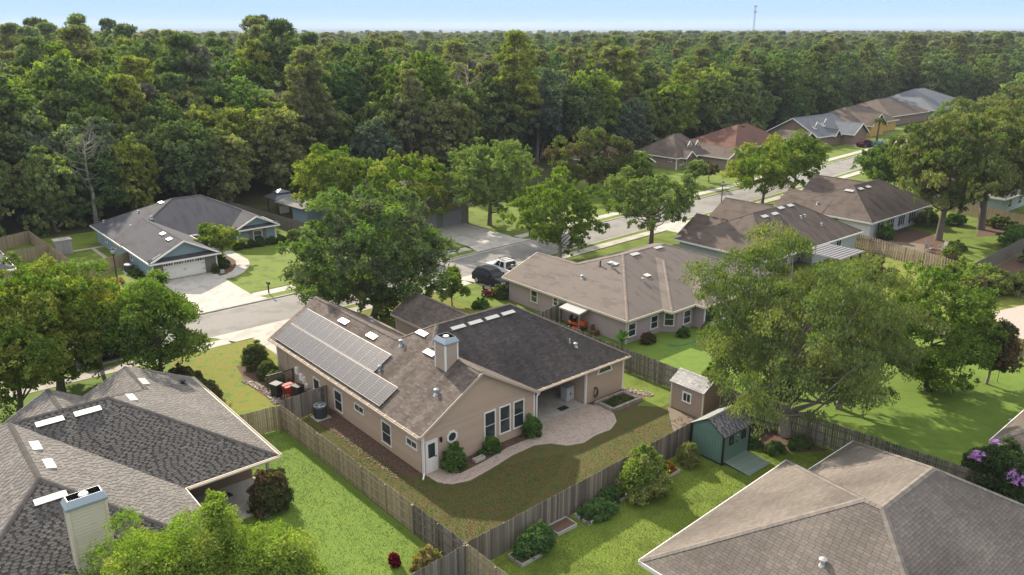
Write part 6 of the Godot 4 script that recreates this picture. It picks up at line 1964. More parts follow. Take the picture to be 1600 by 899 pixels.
func forest() -> void:
	var protos := []
	var pal := {
		"a": [Color(0.128, 0.171, 0.049), Color(0.157, 0.196, 0.0625), Color(0.105, 0.145, 0.0446)],
		"b": [Color(0.172, 0.196, 0.0669), Color(0.146, 0.171, 0.058), Color(0.2, 0.213, 0.0804)],
		"c": [Color(0.0874, 0.128, 0.0446), Color(0.109, 0.151, 0.0535), Color(0.0729, 0.106, 0.0402)],
		"p": [Color(0.15, 0.164, 0.0669), Color(0.124, 0.143, 0.0602), Color(0.172, 0.182, 0.0804)],
	}
	var specs := [
		{"n": "broadleaf_tree", "h": 17.0, "r": 5.2, "base": 1.6, "lobes": 125, "lr": 1.3, "per": 85, "size": 0.27, "cols": pal.a, "limbs": 8, "seed": 101},
		{"n": "broadleaf_tree", "h": 16.0, "r": 4.6, "base": 1.2, "lobes": 120, "lr": 1.2, "per": 85, "size": 0.28, "cols": pal.b, "limbs": 8, "seed": 102},
		{"n": "broadleaf_tree", "h": 18.0, "r": 5.8, "base": 2.6, "lobes": 130, "lr": 1.35, "per": 85, "size": 0.27, "cols": pal.c, "limbs": 10, "seed": 103, "shape": "spread"},
		{"n": "broadleaf_tree", "h": 15.0, "r": 4.4, "base": 0.6, "lobes": 120, "lr": 1.15, "per": 85, "size": 0.27, "cols": pal.a, "limbs": 6, "seed": 104, "droop": 0.35},
		{"n": "pine_tree", "h": 21.0, "r": 3.9, "base": 8.5, "lobes": 90, "lr": 1.0, "per": 110, "size": 0.3, "aspect": 0.22, "flat": 0.6, "cols": pal.p, "limbs": 30, "seed": 105, "shape": "pine", "trunk": 0.24, "leader": 0.95},
		{"n": "pine_tree", "h": 18.5, "r": 3.8, "base": 3.5, "lobes": 100, "lr": 1.0, "per": 110, "size": 0.3, "aspect": 0.22, "flat": 0.6, "cols": pal.p, "limbs": 26, "seed": 106, "shape": "pine", "trunk": 0.22, "leader": 0.95},
		{"n": "broadleaf_tree", "h": 12.0, "r": 4.2, "base": 0.8, "lobes": 90, "lr": 1.05, "per": 80, "size": 0.27, "cols": pal.c, "limbs": 4, "seed": 107},
	]
	for s in specs:
		R.seed = s.seed
		var lb := crown_lobes(s)
		protos.append({"trunk": limbs(s, lb, s.limbs), "crown": leaves(lb, s), "h": s.h, "n": s.n})
	R.seed = 555
	var spots := []
	var lump := FastNoiseLite.new()
	lump.seed = 8
	lump.frequency = 0.012
	# spots on a loose grid behind the gardens
	var z := -115.0
	while z > -1500.0:
		var depth := -z
		var st := 6.2 if depth < 190 else (8.0 if depth < 320 else (12.0 if depth < 600 else 20.0))
		var x := -60.0
		while x < 1900.0:
			var p := Vector3(x + R.randf_range(-0.45, 0.45) * st, 0, z + R.randf_range(-0.45, 0.45) * st)
			if depth < 122 and p.z > -114.5:
				p.z = -114.5 - R.randf() * 2.0
			x += st
			if p.x > 44 and p.x < 66 and p.z > -116:
				continue
			if p.x > 215 and p.x < 280 and p.z > -124:
				continue
			if in_frame(p + Vector3(0, 10, 0), 140) or in_frame(p + Vector3(0, 22, 0), 140):
				spots.append([CAM.distance_to(p), p])
		z -= st
	# woods closing the view on the right
	z = -112.0
	while z < -20.0:
		var x := 215.0
		while x < 760.0:
			var st := 7.5 if x < 330 else 12.0
			var p := Vector3(x + R.randf_range(-0.45, 0.45) * st, 0, z + R.randf_range(-0.45, 0.45) * st)
			x += st
			if p.x < 286 and p.z < -84:
				continue
			if p.x < 250 and p.z < -78 + 0.1 * (p.x - 215):
				continue
			if absf(p.z - near_kerb(p.x) + 3.3) < 9.0 and p.x < 300:
				continue
			if in_frame(p + Vector3(0, 10, 0), 100):
				spots.append([CAM.distance_to(p), p])
		z += 8.0
	spots.sort_custom(func(a, b): return a[0] < b[0])
	var tints := ["leaf", "leaf_olive", "leaf_deep", "leaf_yellow", "leaf_grey", "leaf"]
	var rest := {}
	var ti := 0
	for s in spots:
		var p: Vector3 = s[1]
		var k: int = [0, 1, 2, 3, 0, 1, 2, 4, 5, 4][R.randi() % 10]
		if p.z > -118.5 and R.randf() < 0.45:
			k = 6 if R.randf() < 0.5 else 3
		var lift := 1.0 + 0.08 * lump.get_noise_2d(p.x, p.z)
		if p.x < 95 and p.z < -135:
			lift += 0.05
		if p.x < 75 and p.z < -145:
			lift += 0.07
		if p.x > 130:
			lift -= 0.06
		if p.x < 47 and p.z > -121:
			lift *= 0.72
		var sc := R.randf_range(0.78, 1.16) * lift
		var wide := sc * R.randf_range(0.9, 1.18)
		var pr: Dictionary = protos[k]
		if ti < 300 and s[0] < 400:
			ti += 1
			var zone := "behind the blue house"
			if p.x > 45:
				zone = "behind the stone house"
			if p.x > 85:
				zone = "behind the houses across the street"
			if p.x > 160:
				zone = "behind the blue roofed house"
			if p.x > 230 and p.z > -110:
				zone = "closing the street at the far right"
			var row := "at the woods' front edge" if p.z > -122 else ("in the woods' second rank" if p.z > -140 else "deep in the woods")
			var kind: String = {"pine_tree": "tall tufted olive pine", "broadleaf_tree": "leafy broadleaf tree"}[pr.n]
			if k == 6:
				kind = "low dark bushy tree"
			if k == 2:
				kind = "wide dark broadleaf tree"
			if k == 3:
				kind = "drooping broadleaf tree"
			var t := thing(pr.n, "%s %s %s" % [kind, row, zone], "tree", p, R.randf() * TAU, "trees of the woods")
			t.scale = Vector3(wide, sc, wide)
			part("trunk", pr.trunk, M.bark, t)
			part("crown", pr.crown, M[tints[R.randi() % tints.size()]], t)
		else:
			if not rest.has(k):
				rest[k] = []
			var grow := 1.0 if s[0] < 450 else (1.25 if s[0] < 750 else 1.7)
			var bs := Basis(Vector3.UP, R.randf() * TAU).scaled(Vector3(wide * grow, sc, wide * grow))
			rest[k].append(Transform3D(bs, p))
	for k in rest:
		var mm := MultiMesh.new()
		mm.transform_format = MultiMesh.TRANSFORM_3D
		mm.use_colors = true
		mm.mesh = protos[k].crown
		mm.instance_count = rest[k].size()
		for j in rest[k].size():
			mm.set_instance_transform(j, rest[k][j])
			var g := R.randf_range(0.75, 1.2)
			mm.set_instance_color(j, Color(g * R.randf_range(0.82, 1.05), g, g * R.randf_range(0.8, 1.25)))
		var mi := MultiMeshInstance3D.new()
		mi.name = numbered("distant_woods")
		mi.multimesh = mm
		mi.material_override = M.leaf
		mi.set_meta("kind", "stuff")
		mi.set_meta("label", "distant woods running to the horizon behind the houses")
		mi.set_meta("category", "woods")
		add_child(mi)
	# one pine stands clear of the skyline
	var lone := thing("pine_tree", "lone tall pine standing clear above the skyline, left of centre", "tree", Vector3(133, 0, -302), 0.7)
	lone.scale = Vector3(1.25, 1.4, 1.25)
	part("trunk", protos[4].trunk, M.bark, lone)
	part("crown", protos[4].crown, M.leaf_deep, lone)
	# bare trees among the leaves
	for q in [[24.5, -113.6, 13.0, 201, "pale bare tree at the woods' edge left of the blue house"], [92.0, -121.0, 20.0, 202, "bare grey topped tree rising from the woods, centre"], [87.5, -123.0, 18.0, 203, "smaller bare tree beside the bare grey topped one"]]:
		R.seed = q[3]
		var t := thing("bare_tree", q[4], "tree", Vector3(q[0], 0, q[1]), 0.0, "bare trees")
		var b := MB.new()
		var hh: float = q[2]
		b.tube(PackedVector3Array([Vector3(0, -0.2, 0), Vector3(0.2, hh * 0.35, 0), Vector3(-0.1, hh * 0.6, 0.2), Vector3(0.2, hh * 0.95, 0)]), PackedFloat32Array([0.3, 0.24, 0.15, 0.03]), 7)
		part("trunk", b.mesh(true), M.pale_bark, t)
		for k in 26:
			var br := MB.new()
			var y := hh * R.randf_range(0.38, 0.92)
			var a := R.randf() * TAU
			var l := hh * R.randf_range(0.16, 0.36) * (1.25 - y / hh * 0.6)
			var e := Vector3(cos(a) * l, y + l * R.randf_range(0.5, 1.0), sin(a) * l)
			var m := Vector3(cos(a) * l * 0.5, y + l * 0.2, sin(a) * l * 0.5)
			br.tube(PackedVector3Array([Vector3(0, y, 0), m, e]), PackedFloat32Array([0.09, 0.06, 0.015]), 5, false)
			for j in 4:
				var s := m.lerp(e, R.randf())
				br.tube(PackedVector3Array([s, s + Vector3(R.randf_range(-1, 1), R.randf_range(0.2, 1.2), R.randf_range(-1, 1)) * l * 0.35]), PackedFloat32Array([0.035, 0.01]), 4, false)
			part("branch", br.mesh(), M.pale_bark, t)


func in_poly(p: Vector2, q: PackedVector2Array) -> bool:
	return Geometry2D.is_point_in_polygon(p, q)


func yards() -> void:
	R.seed = 91
	# paved patio and path behind the tan house: each stone is real, over a bed
	var patio := PackedVector2Array([Vector2(31.5, -35.0), Vector2(36.55, -35.1), Vector2(37.1, -34.3), Vector2(37.0, -32.9), Vector2(36.3, -32.0), Vector2(35.2, -31.5), Vector2(33.9, -31.6), Vector2(32.6, -31.4), Vector2(31.6, -31.8), Vector2(31.0, -32.7), Vector2(30.0, -33.2), Vector2(28.2, -33.15), Vector2(26.0, -32.75), Vector2(24.4, -32.55), Vector2(23.4, -32.9), Vector2(22.9, -33.6), Vector2(22.85, -34.74), Vector2(23.8, -34.74), Vector2(23.9, -33.95), Vector2(24.4, -33.4), Vector2(26.3, -33.55), Vector2(28.6, -33.95), Vector2(30.9, -33.9), Vector2(31.5, -34.5)])
	var pb := MB.new()
	pb.slab(patio, -0.1, 0.03)
	var pn := Node3D.new()
	pn.name = numbered("patio")
	add_child(pn)
	pn.set_meta("kind", "structure")
	part("bedding", pb.mesh(), M.sand, pn)
	var stones := MB.new()
	var z := -35.2
	var row := 0
	while z < -31.2:
		var x := 22.6 + (0.0 if row % 2 == 0 else 0.13)
		while x < 37.4:
			var w := R.randf_range(0.17, 0.3)
			var c := Vector2(x + w * 0.5, z + 0.085)
			if in_poly(c, patio):
				var g := R.randf_range(0.8, 1.16)
				stones.col = Color(g * R.randf_range(0.97, 1.06), g, g * R.randf_range(0.95, 1.03))
				stones.box(Vector3(c.x, 0.035 + R.randf() * 0.004, c.y), Vector3(w - 0.012, 0.03, 0.16))
			x += w
		z += 0.172
		row += 1
	part("pavers", stones.mesh(), M.paver, pn, "stuff")
	# edging stones round it
	var eg := MB.new()
	for k in patio.size():
		var a := patio[k]
		var e := patio[(k + 1) % patio.size()]
		if a.y < -34.6 and e.y < -34.6:
			continue
		var n := maxi(1, int(a.distance_to(e) / 0.24))
		for j in n:
			var c := a.lerp(e, (j + 0.5) / n)
			eg.col = grey(R.randf_range(1.0, 1.3))
			eg.box(Vector3(c.x, 0.035, c.y), Vector3(a.distance_to(e) / n - 0.012, 0.05, 0.12), Basis(Vector3.UP, -(e - a).angle()))
	part("edging_stones", eg.mesh(), M.paver, pn, "stuff")
	# planting beds
	sheet("mulch_bed", [Vector2(23.85, -34.78), Vector2(31.35, -34.78), Vector2(31.4, -34.0), Vector2(30.9, -33.95), Vector2(28.6, -34.0), Vector2(26.3, -33.62), Vector2(24.5, -33.48), Vector2(24.0, -34.0)], 0.025, M.mulch)
	sheet("mulch_bed", [Vector2(36.7, -35.15), Vector2(40.4, -35.15), Vector2(41.0, -34.2), Vector2(40.4, -32.9), Vector2(38.6, -32.6), Vector2(37.2, -33.0), Vector2(37.15, -34.2)], 0.025, M.mulch)
	sheet("mulch_bed", [Vector2(20.9, -46.1), Vector2(22.7, -46.1), Vector2(22.7, -34.9), Vector2(21.9, -35.1), Vector2(21.6, -40.0), Vector2(21.1, -44.0)], 0.025, M.mulch)
	sheet("mulch_bed", [Vector2(20.6, -57.5), Vector2(22.7, -57.5), Vector2(22.7, -46.5), Vector2(20.3, -46.5), Vector2(20.1, -50.0), Vector2(19.9, -53.5)], 0.026, M.mulch)
	sheet("mulch_bed", [Vector2(36.7, -26.5), Vector2(38.4, -28.9), Vector2(40.7, -31.2), Vector2(40.85, -28.2), Vector2(42.9, -28.2), Vector2(43.0, -27.2)], 0.027, M.dirt)
	sheet("mulch_bed", [Vector2(40.0, -26.5), Vector2(43.1, -26.8), Vector2(43.6, -20.8), Vector2(41.8, -22.0), Vector2(40.3, -24.2)], 0.027, M.mulch)
	sheet("mulch_bed", [Vector2(92.6, -44.6), Vector2(106.0, -44.6), Vector2(106.0, -41.5), Vector2(101.0, -36.5), Vector2(90.6, -34.4), Vector2(91.6, -40.0)], 0.026, M.mulch)
	sheet("mulch_bed", [Vector2(108.0, -36.5), Vector2(118.5, -39.5), Vector2(117.0, -33.0), Vector2(113.0, -34.4)], 0.026, M.mulch)
	sheet("mulch_bed", [Vector2(90.0, -29.4), Vector2(112.0, -30.2), Vector2(112.0, -20.0), Vector2(89.0, -20.0)], 0.026, M.mulch)
	sheet("sand_patch", [Vector2(73.2, -21.6), Vector2(75.0, -23.2), Vector2(78.4, -24.3), Vector2(83.5, -23.0), Vector2(84.5, -18.0), Vector2(76.0, -17.6), Vector2(73.8, -19.6)], 0.03, M.sand)
	sheet("garden_path", [Vector2(17.2, -103.1), Vector2(22.6, -103.4), Vector2(22.6, -102.8), Vector2(17.2, -102.5)], 0.03, M.sand)
	sheet("garden_path", [Vector2(21.2, -102.78), Vector2(21.6, -102.78), Vector2(21.7, -92.6), Vector2(21.2, -92.4)], 0.031, M.sand)
	sheet("grill_patio", [Vector2(92.6, -41.2), Vector2(97.6, -42.6), Vector2(99.6, -38.6), Vector2(94.0, -36.8)], 0.04, M.dirt)
	# stones along the front bed of the tan house: countless pebbles
	var pm := MB.new()
	for k in 260:
		var t := R.randf()
		var c := Vector2(19.95, -54.5).lerp(Vector2(20.2, -49.2), t) + Vector2(0.35 * sin(t * 3.0) + R.randf_range(-0.3, 0.3), R.randf_range(-0.1, 0.1))
		var g := R.randf_range(0.5, 1.0)
		pm.col = Color(0.5 * g, 0.42 * g, 0.36 * g)
		pm.box(Vector3(c.x, 0.05, c.y), Vector3(R.randf_range(0.06, 0.15), 0.07, R.randf_range(0.06, 0.13)), Basis(Vector3(R.randf(), R.randf(), R.randf()).normalized(), R.randf() * 3.0))
	for k in 160:
		var c := Vector2(40.4, -35.0).lerp(Vector2(41.2, -33.2), R.randf()) + Vector2(R.randf_range(-0.25, 0.35), R.randf_range(-0.3, 0.3))
		var g := R.randf_range(0.5, 1.0)
		pm.col = Color(0.52 * g, 0.42 * g, 0.35 * g)
		pm.box(Vector3(c.x, 0.05, c.y), Vector3(R.randf_range(0.06, 0.14), 0.07, R.randf_range(0.06, 0.13)), Basis(Vector3(R.randf(), R.randf(), R.randf()).normalized(), R.randf() * 3.0))
	for k in 120:
		var c := Vector2(13.8, -37.0).lerp(Vector2(15.4, -37.6), R.randf()) + Vector2(R.randf_range(-0.2, 0.2), R.randf_range(-0.25, 0.25))
		var g := R.randf_range(0.5, 1.0)
		pm.col = Color(0.55 * g, 0.48 * g, 0.42 * g)
		pm.box(Vector3(c.x, 0.05, c.y), Vector3(R.randf_range(0.06, 0.16), 0.08, R.randf_range(0.06, 0.14)), Basis(Vector3(R.randf(), R.randf(), R.randf()).normalized(), R.randf() * 3.0))
	var ps := part("pebbles", pm.mesh(), M.paint, self, "stuff", "pale pebbles edging the planting beds")
	ps.set_meta("category", "pebbles")
	# mulch chips, countless
	var ch := MB.new()
	for q in [[Vector2(24.2, -34.7), Vector2(31.2, -33.9), 420], [Vector2(21.2, -46.0), Vector2(22.6, -35.4), 620], [Vector2(37.0, -35.0), Vector2(40.2, -33.0), 260], [Vector2(38.6, -29.8), Vector2(42.6, -27.2), 300]]:
		for k in q[2]:
			var c := Vector2(R.randf_range(q[0].x, q[1].x), R.randf_range(q[0].y, q[1].y))
			var g := R.randf_range(0.4, 1.5)
			ch.col = Color(0.16 * g, 0.1 * g, 0.075 * g)
			ch.box(Vector3(c.x, 0.035, c.y), Vector3(R.randf_range(0.06, 0.16), 0.02, 0.04), Basis(Vector3(R.randf_range(-0.2, 0.2), 1, R.randf_range(-0.2, 0.2)).normalized(), R.randf() * TAU))
	ps = part("wood_chips", ch.mesh(), M.paint, self, "stuff", "loose wood chips on the planting beds")
	ps.set_meta("category", "mulch")
	shrubs()
	grass()


func shrubs() -> void:
	var gr := [Color(0.07, 0.135, 0.028), Color(0.088, 0.16, 0.034), Color(0.056, 0.11, 0.024)]
	var yl := [Color(0.13, 0.18, 0.034), Color(0.1, 0.145, 0.028), Color(0.2, 0.235, 0.07)]
	var ol := [Color(0.08, 0.105, 0.03), Color(0.095, 0.12, 0.036), Color(0.065, 0.088, 0.026)]
	var rd := [Color(0.1, 0.06, 0.03), Color(0.13, 0.07, 0.04), Color(0.07, 0.075, 0.03)]
	var near := {"per": 260, "size": 0.085, "clump_r": 0.5, "cols": gr, "lobes": 10, "fill": 0.3}
	var d := near.duplicate()
	shrub("bush", "full green bush beside the white back door", Vector3(24.45, 0, -34.1), 1.5, 1.2, 1.6, d, "bushes along the gable wall", "bush")
	shrub("bush", "small round green bush under the left tall window", Vector3(27.45, 0, -34.3), 1.0, 0.9, 1.0, d, "bushes along the gable wall", "bush")
	shrub("bush", "low sprawling plant between the two gable wall bushes", Vector3(26.7, 0, -34.35), 0.6, 0.5, 0.35, d, "bushes along the gable wall", "bush")
	shrub("bush", "loose green bush at the patio corner of the gable wall", Vector3(30.7, 0, -34.15), 1.3, 1.1, 1.35, d, "bushes along the gable wall", "bush")
	d = near.duplicate()
	d.cols = yl
	d.lobes = 16
	d.per = 420
	shrub("bush", "big yellow variegated bush against the back fence", Vector3(31.0, 0, -25.1), 2.8, 2.4, 2.5, d, "", "bush")
	d = near.duplicate()
	d.cols = [Color(0.2, 0.18, 0.06), Color(0.15, 0.15, 0.05), Color(0.24, 0.2, 0.09)]
	d.droop = 0.3
	shrub("bush", "pale yellow wispy shrub in the fence corner", Vector3(17.9, 0, -27.4), 1.5, 1.3, 1.25, d, "", "bush")
	d = near.duplicate()
	d.cols = [Color(0.14, 0.012, 0.02), Color(0.1, 0.01, 0.015)]
	d.per = 120
	shrub("bush", "small red leaved plant beside the wispy yellow shrub", Vector3(16.9, 0, -28.8), 0.5, 0.5, 0.7, d, "", "plant")
	d = near.duplicate()
	d.cols = [Color(0.06, 0.12, 0.035), Color(0.08, 0.145, 0.04)]
	d.lobes = 14
	shrub("vegetable_plants", "tall leafy vegetables in the bed nearest the bottom", Vector3(23.0, 0, -25.2), 2.4, 1.4, 1.3, d, "vegetables in the raised beds", "plants")
	shrub("vegetable_plants", "bushy vegetables spilling from the middle raised bed", Vector3(27.6, 0, -25.35), 2.2, 1.5, 0.85, d, "vegetables in the raised beds", "plants")
	shrub("vegetable_plants", "dense vegetables in the raised bed beside the yellow bush", Vector3(29.2, 0, -25.9), 1.5, 1.1, 0.8, d, "vegetables in the raised beds", "plants")
	d = near.duplicate()
	d.cols = [Color(0.16, 0.17, 0.06), Color(0.1, 0.14, 0.03)]
	d.aspect = 0.15
	d.size = 0.14
	shrub("strap_plant", "strap leaved cream plant beside the green shed", Vector3(35.6, 0, -25.5), 1.3, 1.2, 1.3, d, "", "plant")
	d = near.duplicate()
	d.cols = [Color(0.28, 0.09, 0.015), Color(0.07, 0.1, 0.02), Color(0.3, 0.13, 0.02)]
	shrub("flower_clump", "orange flowers between the yellow bush and the strap leaved plant", Vector3(33.6, 0, -25.7), 1.4, 0.9, 0.7, d, "", "flowers")
	d = near.duplicate()
	for q in [[40.9, -22.9, 1.1, "leafy groundcover left of the largest oak's trunk"], [42.6, -22.2, 1.3, "pale leafy groundcover in front of the largest oak's trunk"], [44.3, -22.6, 1.2, "leafy groundcover right of the largest oak's trunk"], [40.6, -24.3, 0.9, "leafy groundcover behind the green shed's ramp"]]:
		d.cols = [Color(0.1, 0.15, 0.05), Color(0.06, 0.11, 0.03)]
		d.size = 0.1
		d.aspect = 0.25
		shrub("groundcover_plant", q[3], Vector3(q[0], 0, q[1]), q[2] * 1.3, q[2], 0.6, d, "groundcover under the largest oak", "plant")
	d = near.duplicate()
	d.cols = [Color(0.075, 0.085, 0.028), Color(0.1, 0.075, 0.035), Color(0.06, 0.075, 0.024)]
	d.lobes = 16
	d.per = 380
	shrub("bush", "tall bronze shrub at the charcoal roofed house's patio", Vector3(14.35, 0, -37.2), 2.1, 1.9, 2.4, d, "", "bush")
	for q in [[16.7, -52.9, 1.6, 1.2, "bronze hedge shrub nearest the cross fence"], [16.6, -54.9, 1.8, 1.3, "middle bronze hedge shrub beside the charcoal roof"], [16.3, -57.2, 1.9, 1.2, "farthest bronze hedge shrub beside the charcoal roof"]]:
		shrub("bush", q[4], Vector3(q[0], 0, q[1]), q[2], 2.3, q[3], d, "bronze hedge shrubs", "bush")
	d = near.duplicate()
	d.cols = [Color(0.13, 0.16, 0.05), Color(0.09, 0.12, 0.03)]
	shrub("bush", "pale green shrub among the bronze hedge shrubs", Vector3(17.2, 0, -53.9), 1.1, 1.1, 0.95, d, "", "bush")
	d = near.duplicate()
	d.cols = ol
	d.lobes = 14
	d.fill = 0.55
	for q in [[21.7, -56.2, 1.7, 2.0, "tall dark clipped shrub at the driveway corner"], [21.6, -53.9, 1.4, 1.25, "clipped shrub between the tall one and the lattice"], [21.5, -52.3, 1.2, 1.05, "smallest clipped shrub next to the lattice"]]:
		shrub("clipped_shrub", q[4], Vector3(q[0], 0, q[1]), q[2], q[2], q[3], d, "clipped shrubs by the driveway", "shrub")
	for q in [[46.9, -56.9, 1.2, 1.35, 1.8, "square clipped hedge at the lilac house's corner"]]:
		shrub("hedge", q[5], Vector3(q[0], 0, q[1]), q[2], q[4], q[3], d, "", "hedge")
	d.cols = gr
	shrub("bush", "low light green shrub between the mower and the dark roof", Vector3(43.6, 0, -56.0), 1.6, 1.2, 0.8, d, "", "bush")
	# clipped row in front of the blue house
	d = {"per": 230, "size": 0.09, "cols": [Color(0.05, 0.085, 0.02), Color(0.06, 0.1, 0.024)], "lobes": 9, "fill": 0.5}
	var words := ["first", "second", "third", "fourth", "fifth", "sixth"]
	for k in 5:
		shrub("clipped_shrub", "%s clipped ball shrub from the door along the blue house" % words[k], Vector3(34.6 + k * 1.32, 0, -91.1 + 0.08 * k), 1.3, 1.1, 1.0 + (0.1 if k == 0 else 0.0), d, "ball shrubs in front of the blue house", "shrub")
	d.cols = yl
	shrub("clipped_shrub", "yellow ball shrub at the right end of the blue house's row", Vector3(41.6, 0, -90.9), 1.6, 1.5, 1.5, d, "", "shrub")
	d.cols = [Color(0.05, 0.085, 0.02), Color(0.06, 0.1, 0.024)]
	shrub("clipped_shrub", "large ball shrub in the mulch by the blue house's garage", Vector3(30.1, 0, -84.6), 1.5, 1.4, 1.3, d, "", "shrub")
	shrub("clipped_shrub", "ball shrub behind the large one by the blue garage", Vector3(30.2, 0, -86.4), 1.4, 1.3, 1.3, d, "", "shrub")
	shrub("bush", "bush against the brick pier left of the white garage door", Vector3(23.2, 0, -83.3), 0.9, 0.8, 1.2, d, "", "bush")
	shrub("bush", "bush against the brick pier right of the white garage door", Vector3(28.8, 0, -83.3), 0.7, 0.7, 1.1, d, "", "bush")
	shrub("bush", "low dark bushes along the blue house's left wall", Vector3(22.0, 0, -88.0), 1.1, 3.0, 0.7, d, "", "bush")
	# garden of the white house and the lilac house's lawn
	d = {"per": 240, "size": 0.1, "cols": gr, "lobes": 10, "fill": 0.3}
	for q in [[98.2, -43.4, 1.8, 2.2, gr, "dark shrub at the white house's shutters"], [109.0, -43.0, 3.0, 2.4, ol, "dark shrub at the white house's far corner"], [96.0, -34.6, 2.0, 1.3, yl, "pale shrub inside the shadowbox fence"], [99.5, -35.6, 2.2, 1.1, ol, "spreading plant at the tall grey green oak's foot"], [92.5, -33.2, 1.4, 1.1, rd, "rusty shrub inside the shadowbox fence"], [84.6, -29.2, 3.4, 3.0, yl, "bright green shrub on the shadowbox fence"], [85.0, -26.2, 3.0, 2.6, yl, "yellow green shrub right of the bright green one"], [82.6, -27.2, 2.6, 2.0, [Color(0.14, 0.11, 0.07), Color(0.1, 0.09, 0.05)], "brown twiggy shrub below the bright green one"], [86.6, -24.4, 2.6, 2.4, ol, "dark shrub at the right end of the shadowbox fence shrubs"], [106.5, -31.5, 4.0, 3.0, gr, "dense shrub at the fence meeting on the right"], [113.0, -41.0, 2.6, 1.6, gr, "clipped shrub before the garden's end fence"], [116.0, -36.5, 3.2, 1.5, ol, "rounded shrub by the tall olive oak"], [100.0, -27.0, 3.4, 2.6, gr, "leafy shrub behind the fence at the right edge"]]:
		d.cols = q[4]
		shrub("bush", q[5], Vector3(q[0], 0, q[1]), q[2], q[2], q[3], d, "garden shrubs on the right", "bush")
	for q in [[48.9, -39.9, 1.4, 0.9, rd, "dark red shrub under the lilac house's rear windows"], [52.3, -38.9, 1.2, 0.8, gr, "green plant at the lilac house's bay"], [54.6, -38.2, 1.0, 0.9, yl, "fern by the lilac house's screened porch"], [45.6, -31.0, 2.2, 1.9, yl, "pale young tree top beside the tan shed"]]:
		d.cols = q[4]
		shrub("bush", q[5], Vector3(q[0], 0, q[1]), q[2], q[2] * 0.8, q[3], d, "shrubs round the lilac house's lawn", "bush")
	# banana plant
	R.seed = 801
	var bp := thing("banana_plant", "broad leaved banana plant at the lilac house's corner", "plant", Vector3(46.2, 0, -40.5))
	var stm := MB.new()
	stm.col = Color(0.1, 0.12, 0.04)
	stm.cyl(Vector3(0, -0.05, 0), Vector3(0, 0.8, 0), 0.12, 0.08, 7)
	part("stem", stm.mesh(), M.paint, bp)
	for k in 11:
		var a := TAU * k / 11 + R.randf() * 0.4
		var lf := MB.new()
		lf.col = Color(0.05, 0.13, 0.02) * R.randf_range(0.8, 1.3)
		var prev := Vector3(0, 0.7, 0)
		var up := R.randf_range(0.3, 1.3)
		for s in 5:
			var t := (s + 1) / 5.0
			var nx := Vector3(cos(a) * 0.85 * t, 0.7 + up * t - 0.55 * t * t, sin(a) * 0.85 * t)
			var sd := Vector3(-sin(a), 0.15, cos(a)) * 0.2 * sin(PI * (0.12 + 0.85 * t))
			lf.quad(prev + sd * 0.9, nx + sd, nx, prev)
			lf.quad(prev - Vector3(sd.x, -sd.y, sd.z) * 0.9, nx - Vector3(sd.x, -sd.y, sd.z), nx, prev)
			prev = nx
		part("leaf", lf.mesh(), M.leaf, bp)
	# flowering shrub at the right edge, with its blossom heads
	d = {"per": 420, "size": 0.075, "cols": [Color(0.045, 0.075, 0.024), Color(0.06, 0.09, 0.03), Color(0.035, 0.06, 0.02)], "lobes": 26, "fill": 0.3, "seed": 88}
	var fs := shrub("flowering_shrub", "crape myrtle with pink and lilac flower heads at the right edge", Vector3(45.75, 0, -12.0), 3.0, 4.2, 3.3, d, "", "shrub")
	for q in [[-0.95, 2.6, -1.0, 0.36], [-0.85, 2.35, -1.2, 0.28], [-1.1, 2.0, 1.2, 0.42], [-0.95, 2.05, 1.6, 0.38], [-1.0, 2.25, 0.8, 0.32], [0.9, 2.8, -0.2, 0.26], [0.3, 3.1, -0.7, 0.2], [1.0, 2.0, 1.6, 0.24]]:
		var lb := [[Vector3(q[0], q[1], q[2]), q[3], Color(0.4, 0.21, 0.37)], [Vector3(q[0] + q[3] * 0.5, q[1] + q[3] * 0.4, q[2]), q[3] * 0.7, Color(0.48, 0.28, 0.45)]]
		part("flower_head", leaves(lb, {"per": 150, "size": 0.035, "aspect": 0.9, "fill": 0.2}), M.petal, fs)


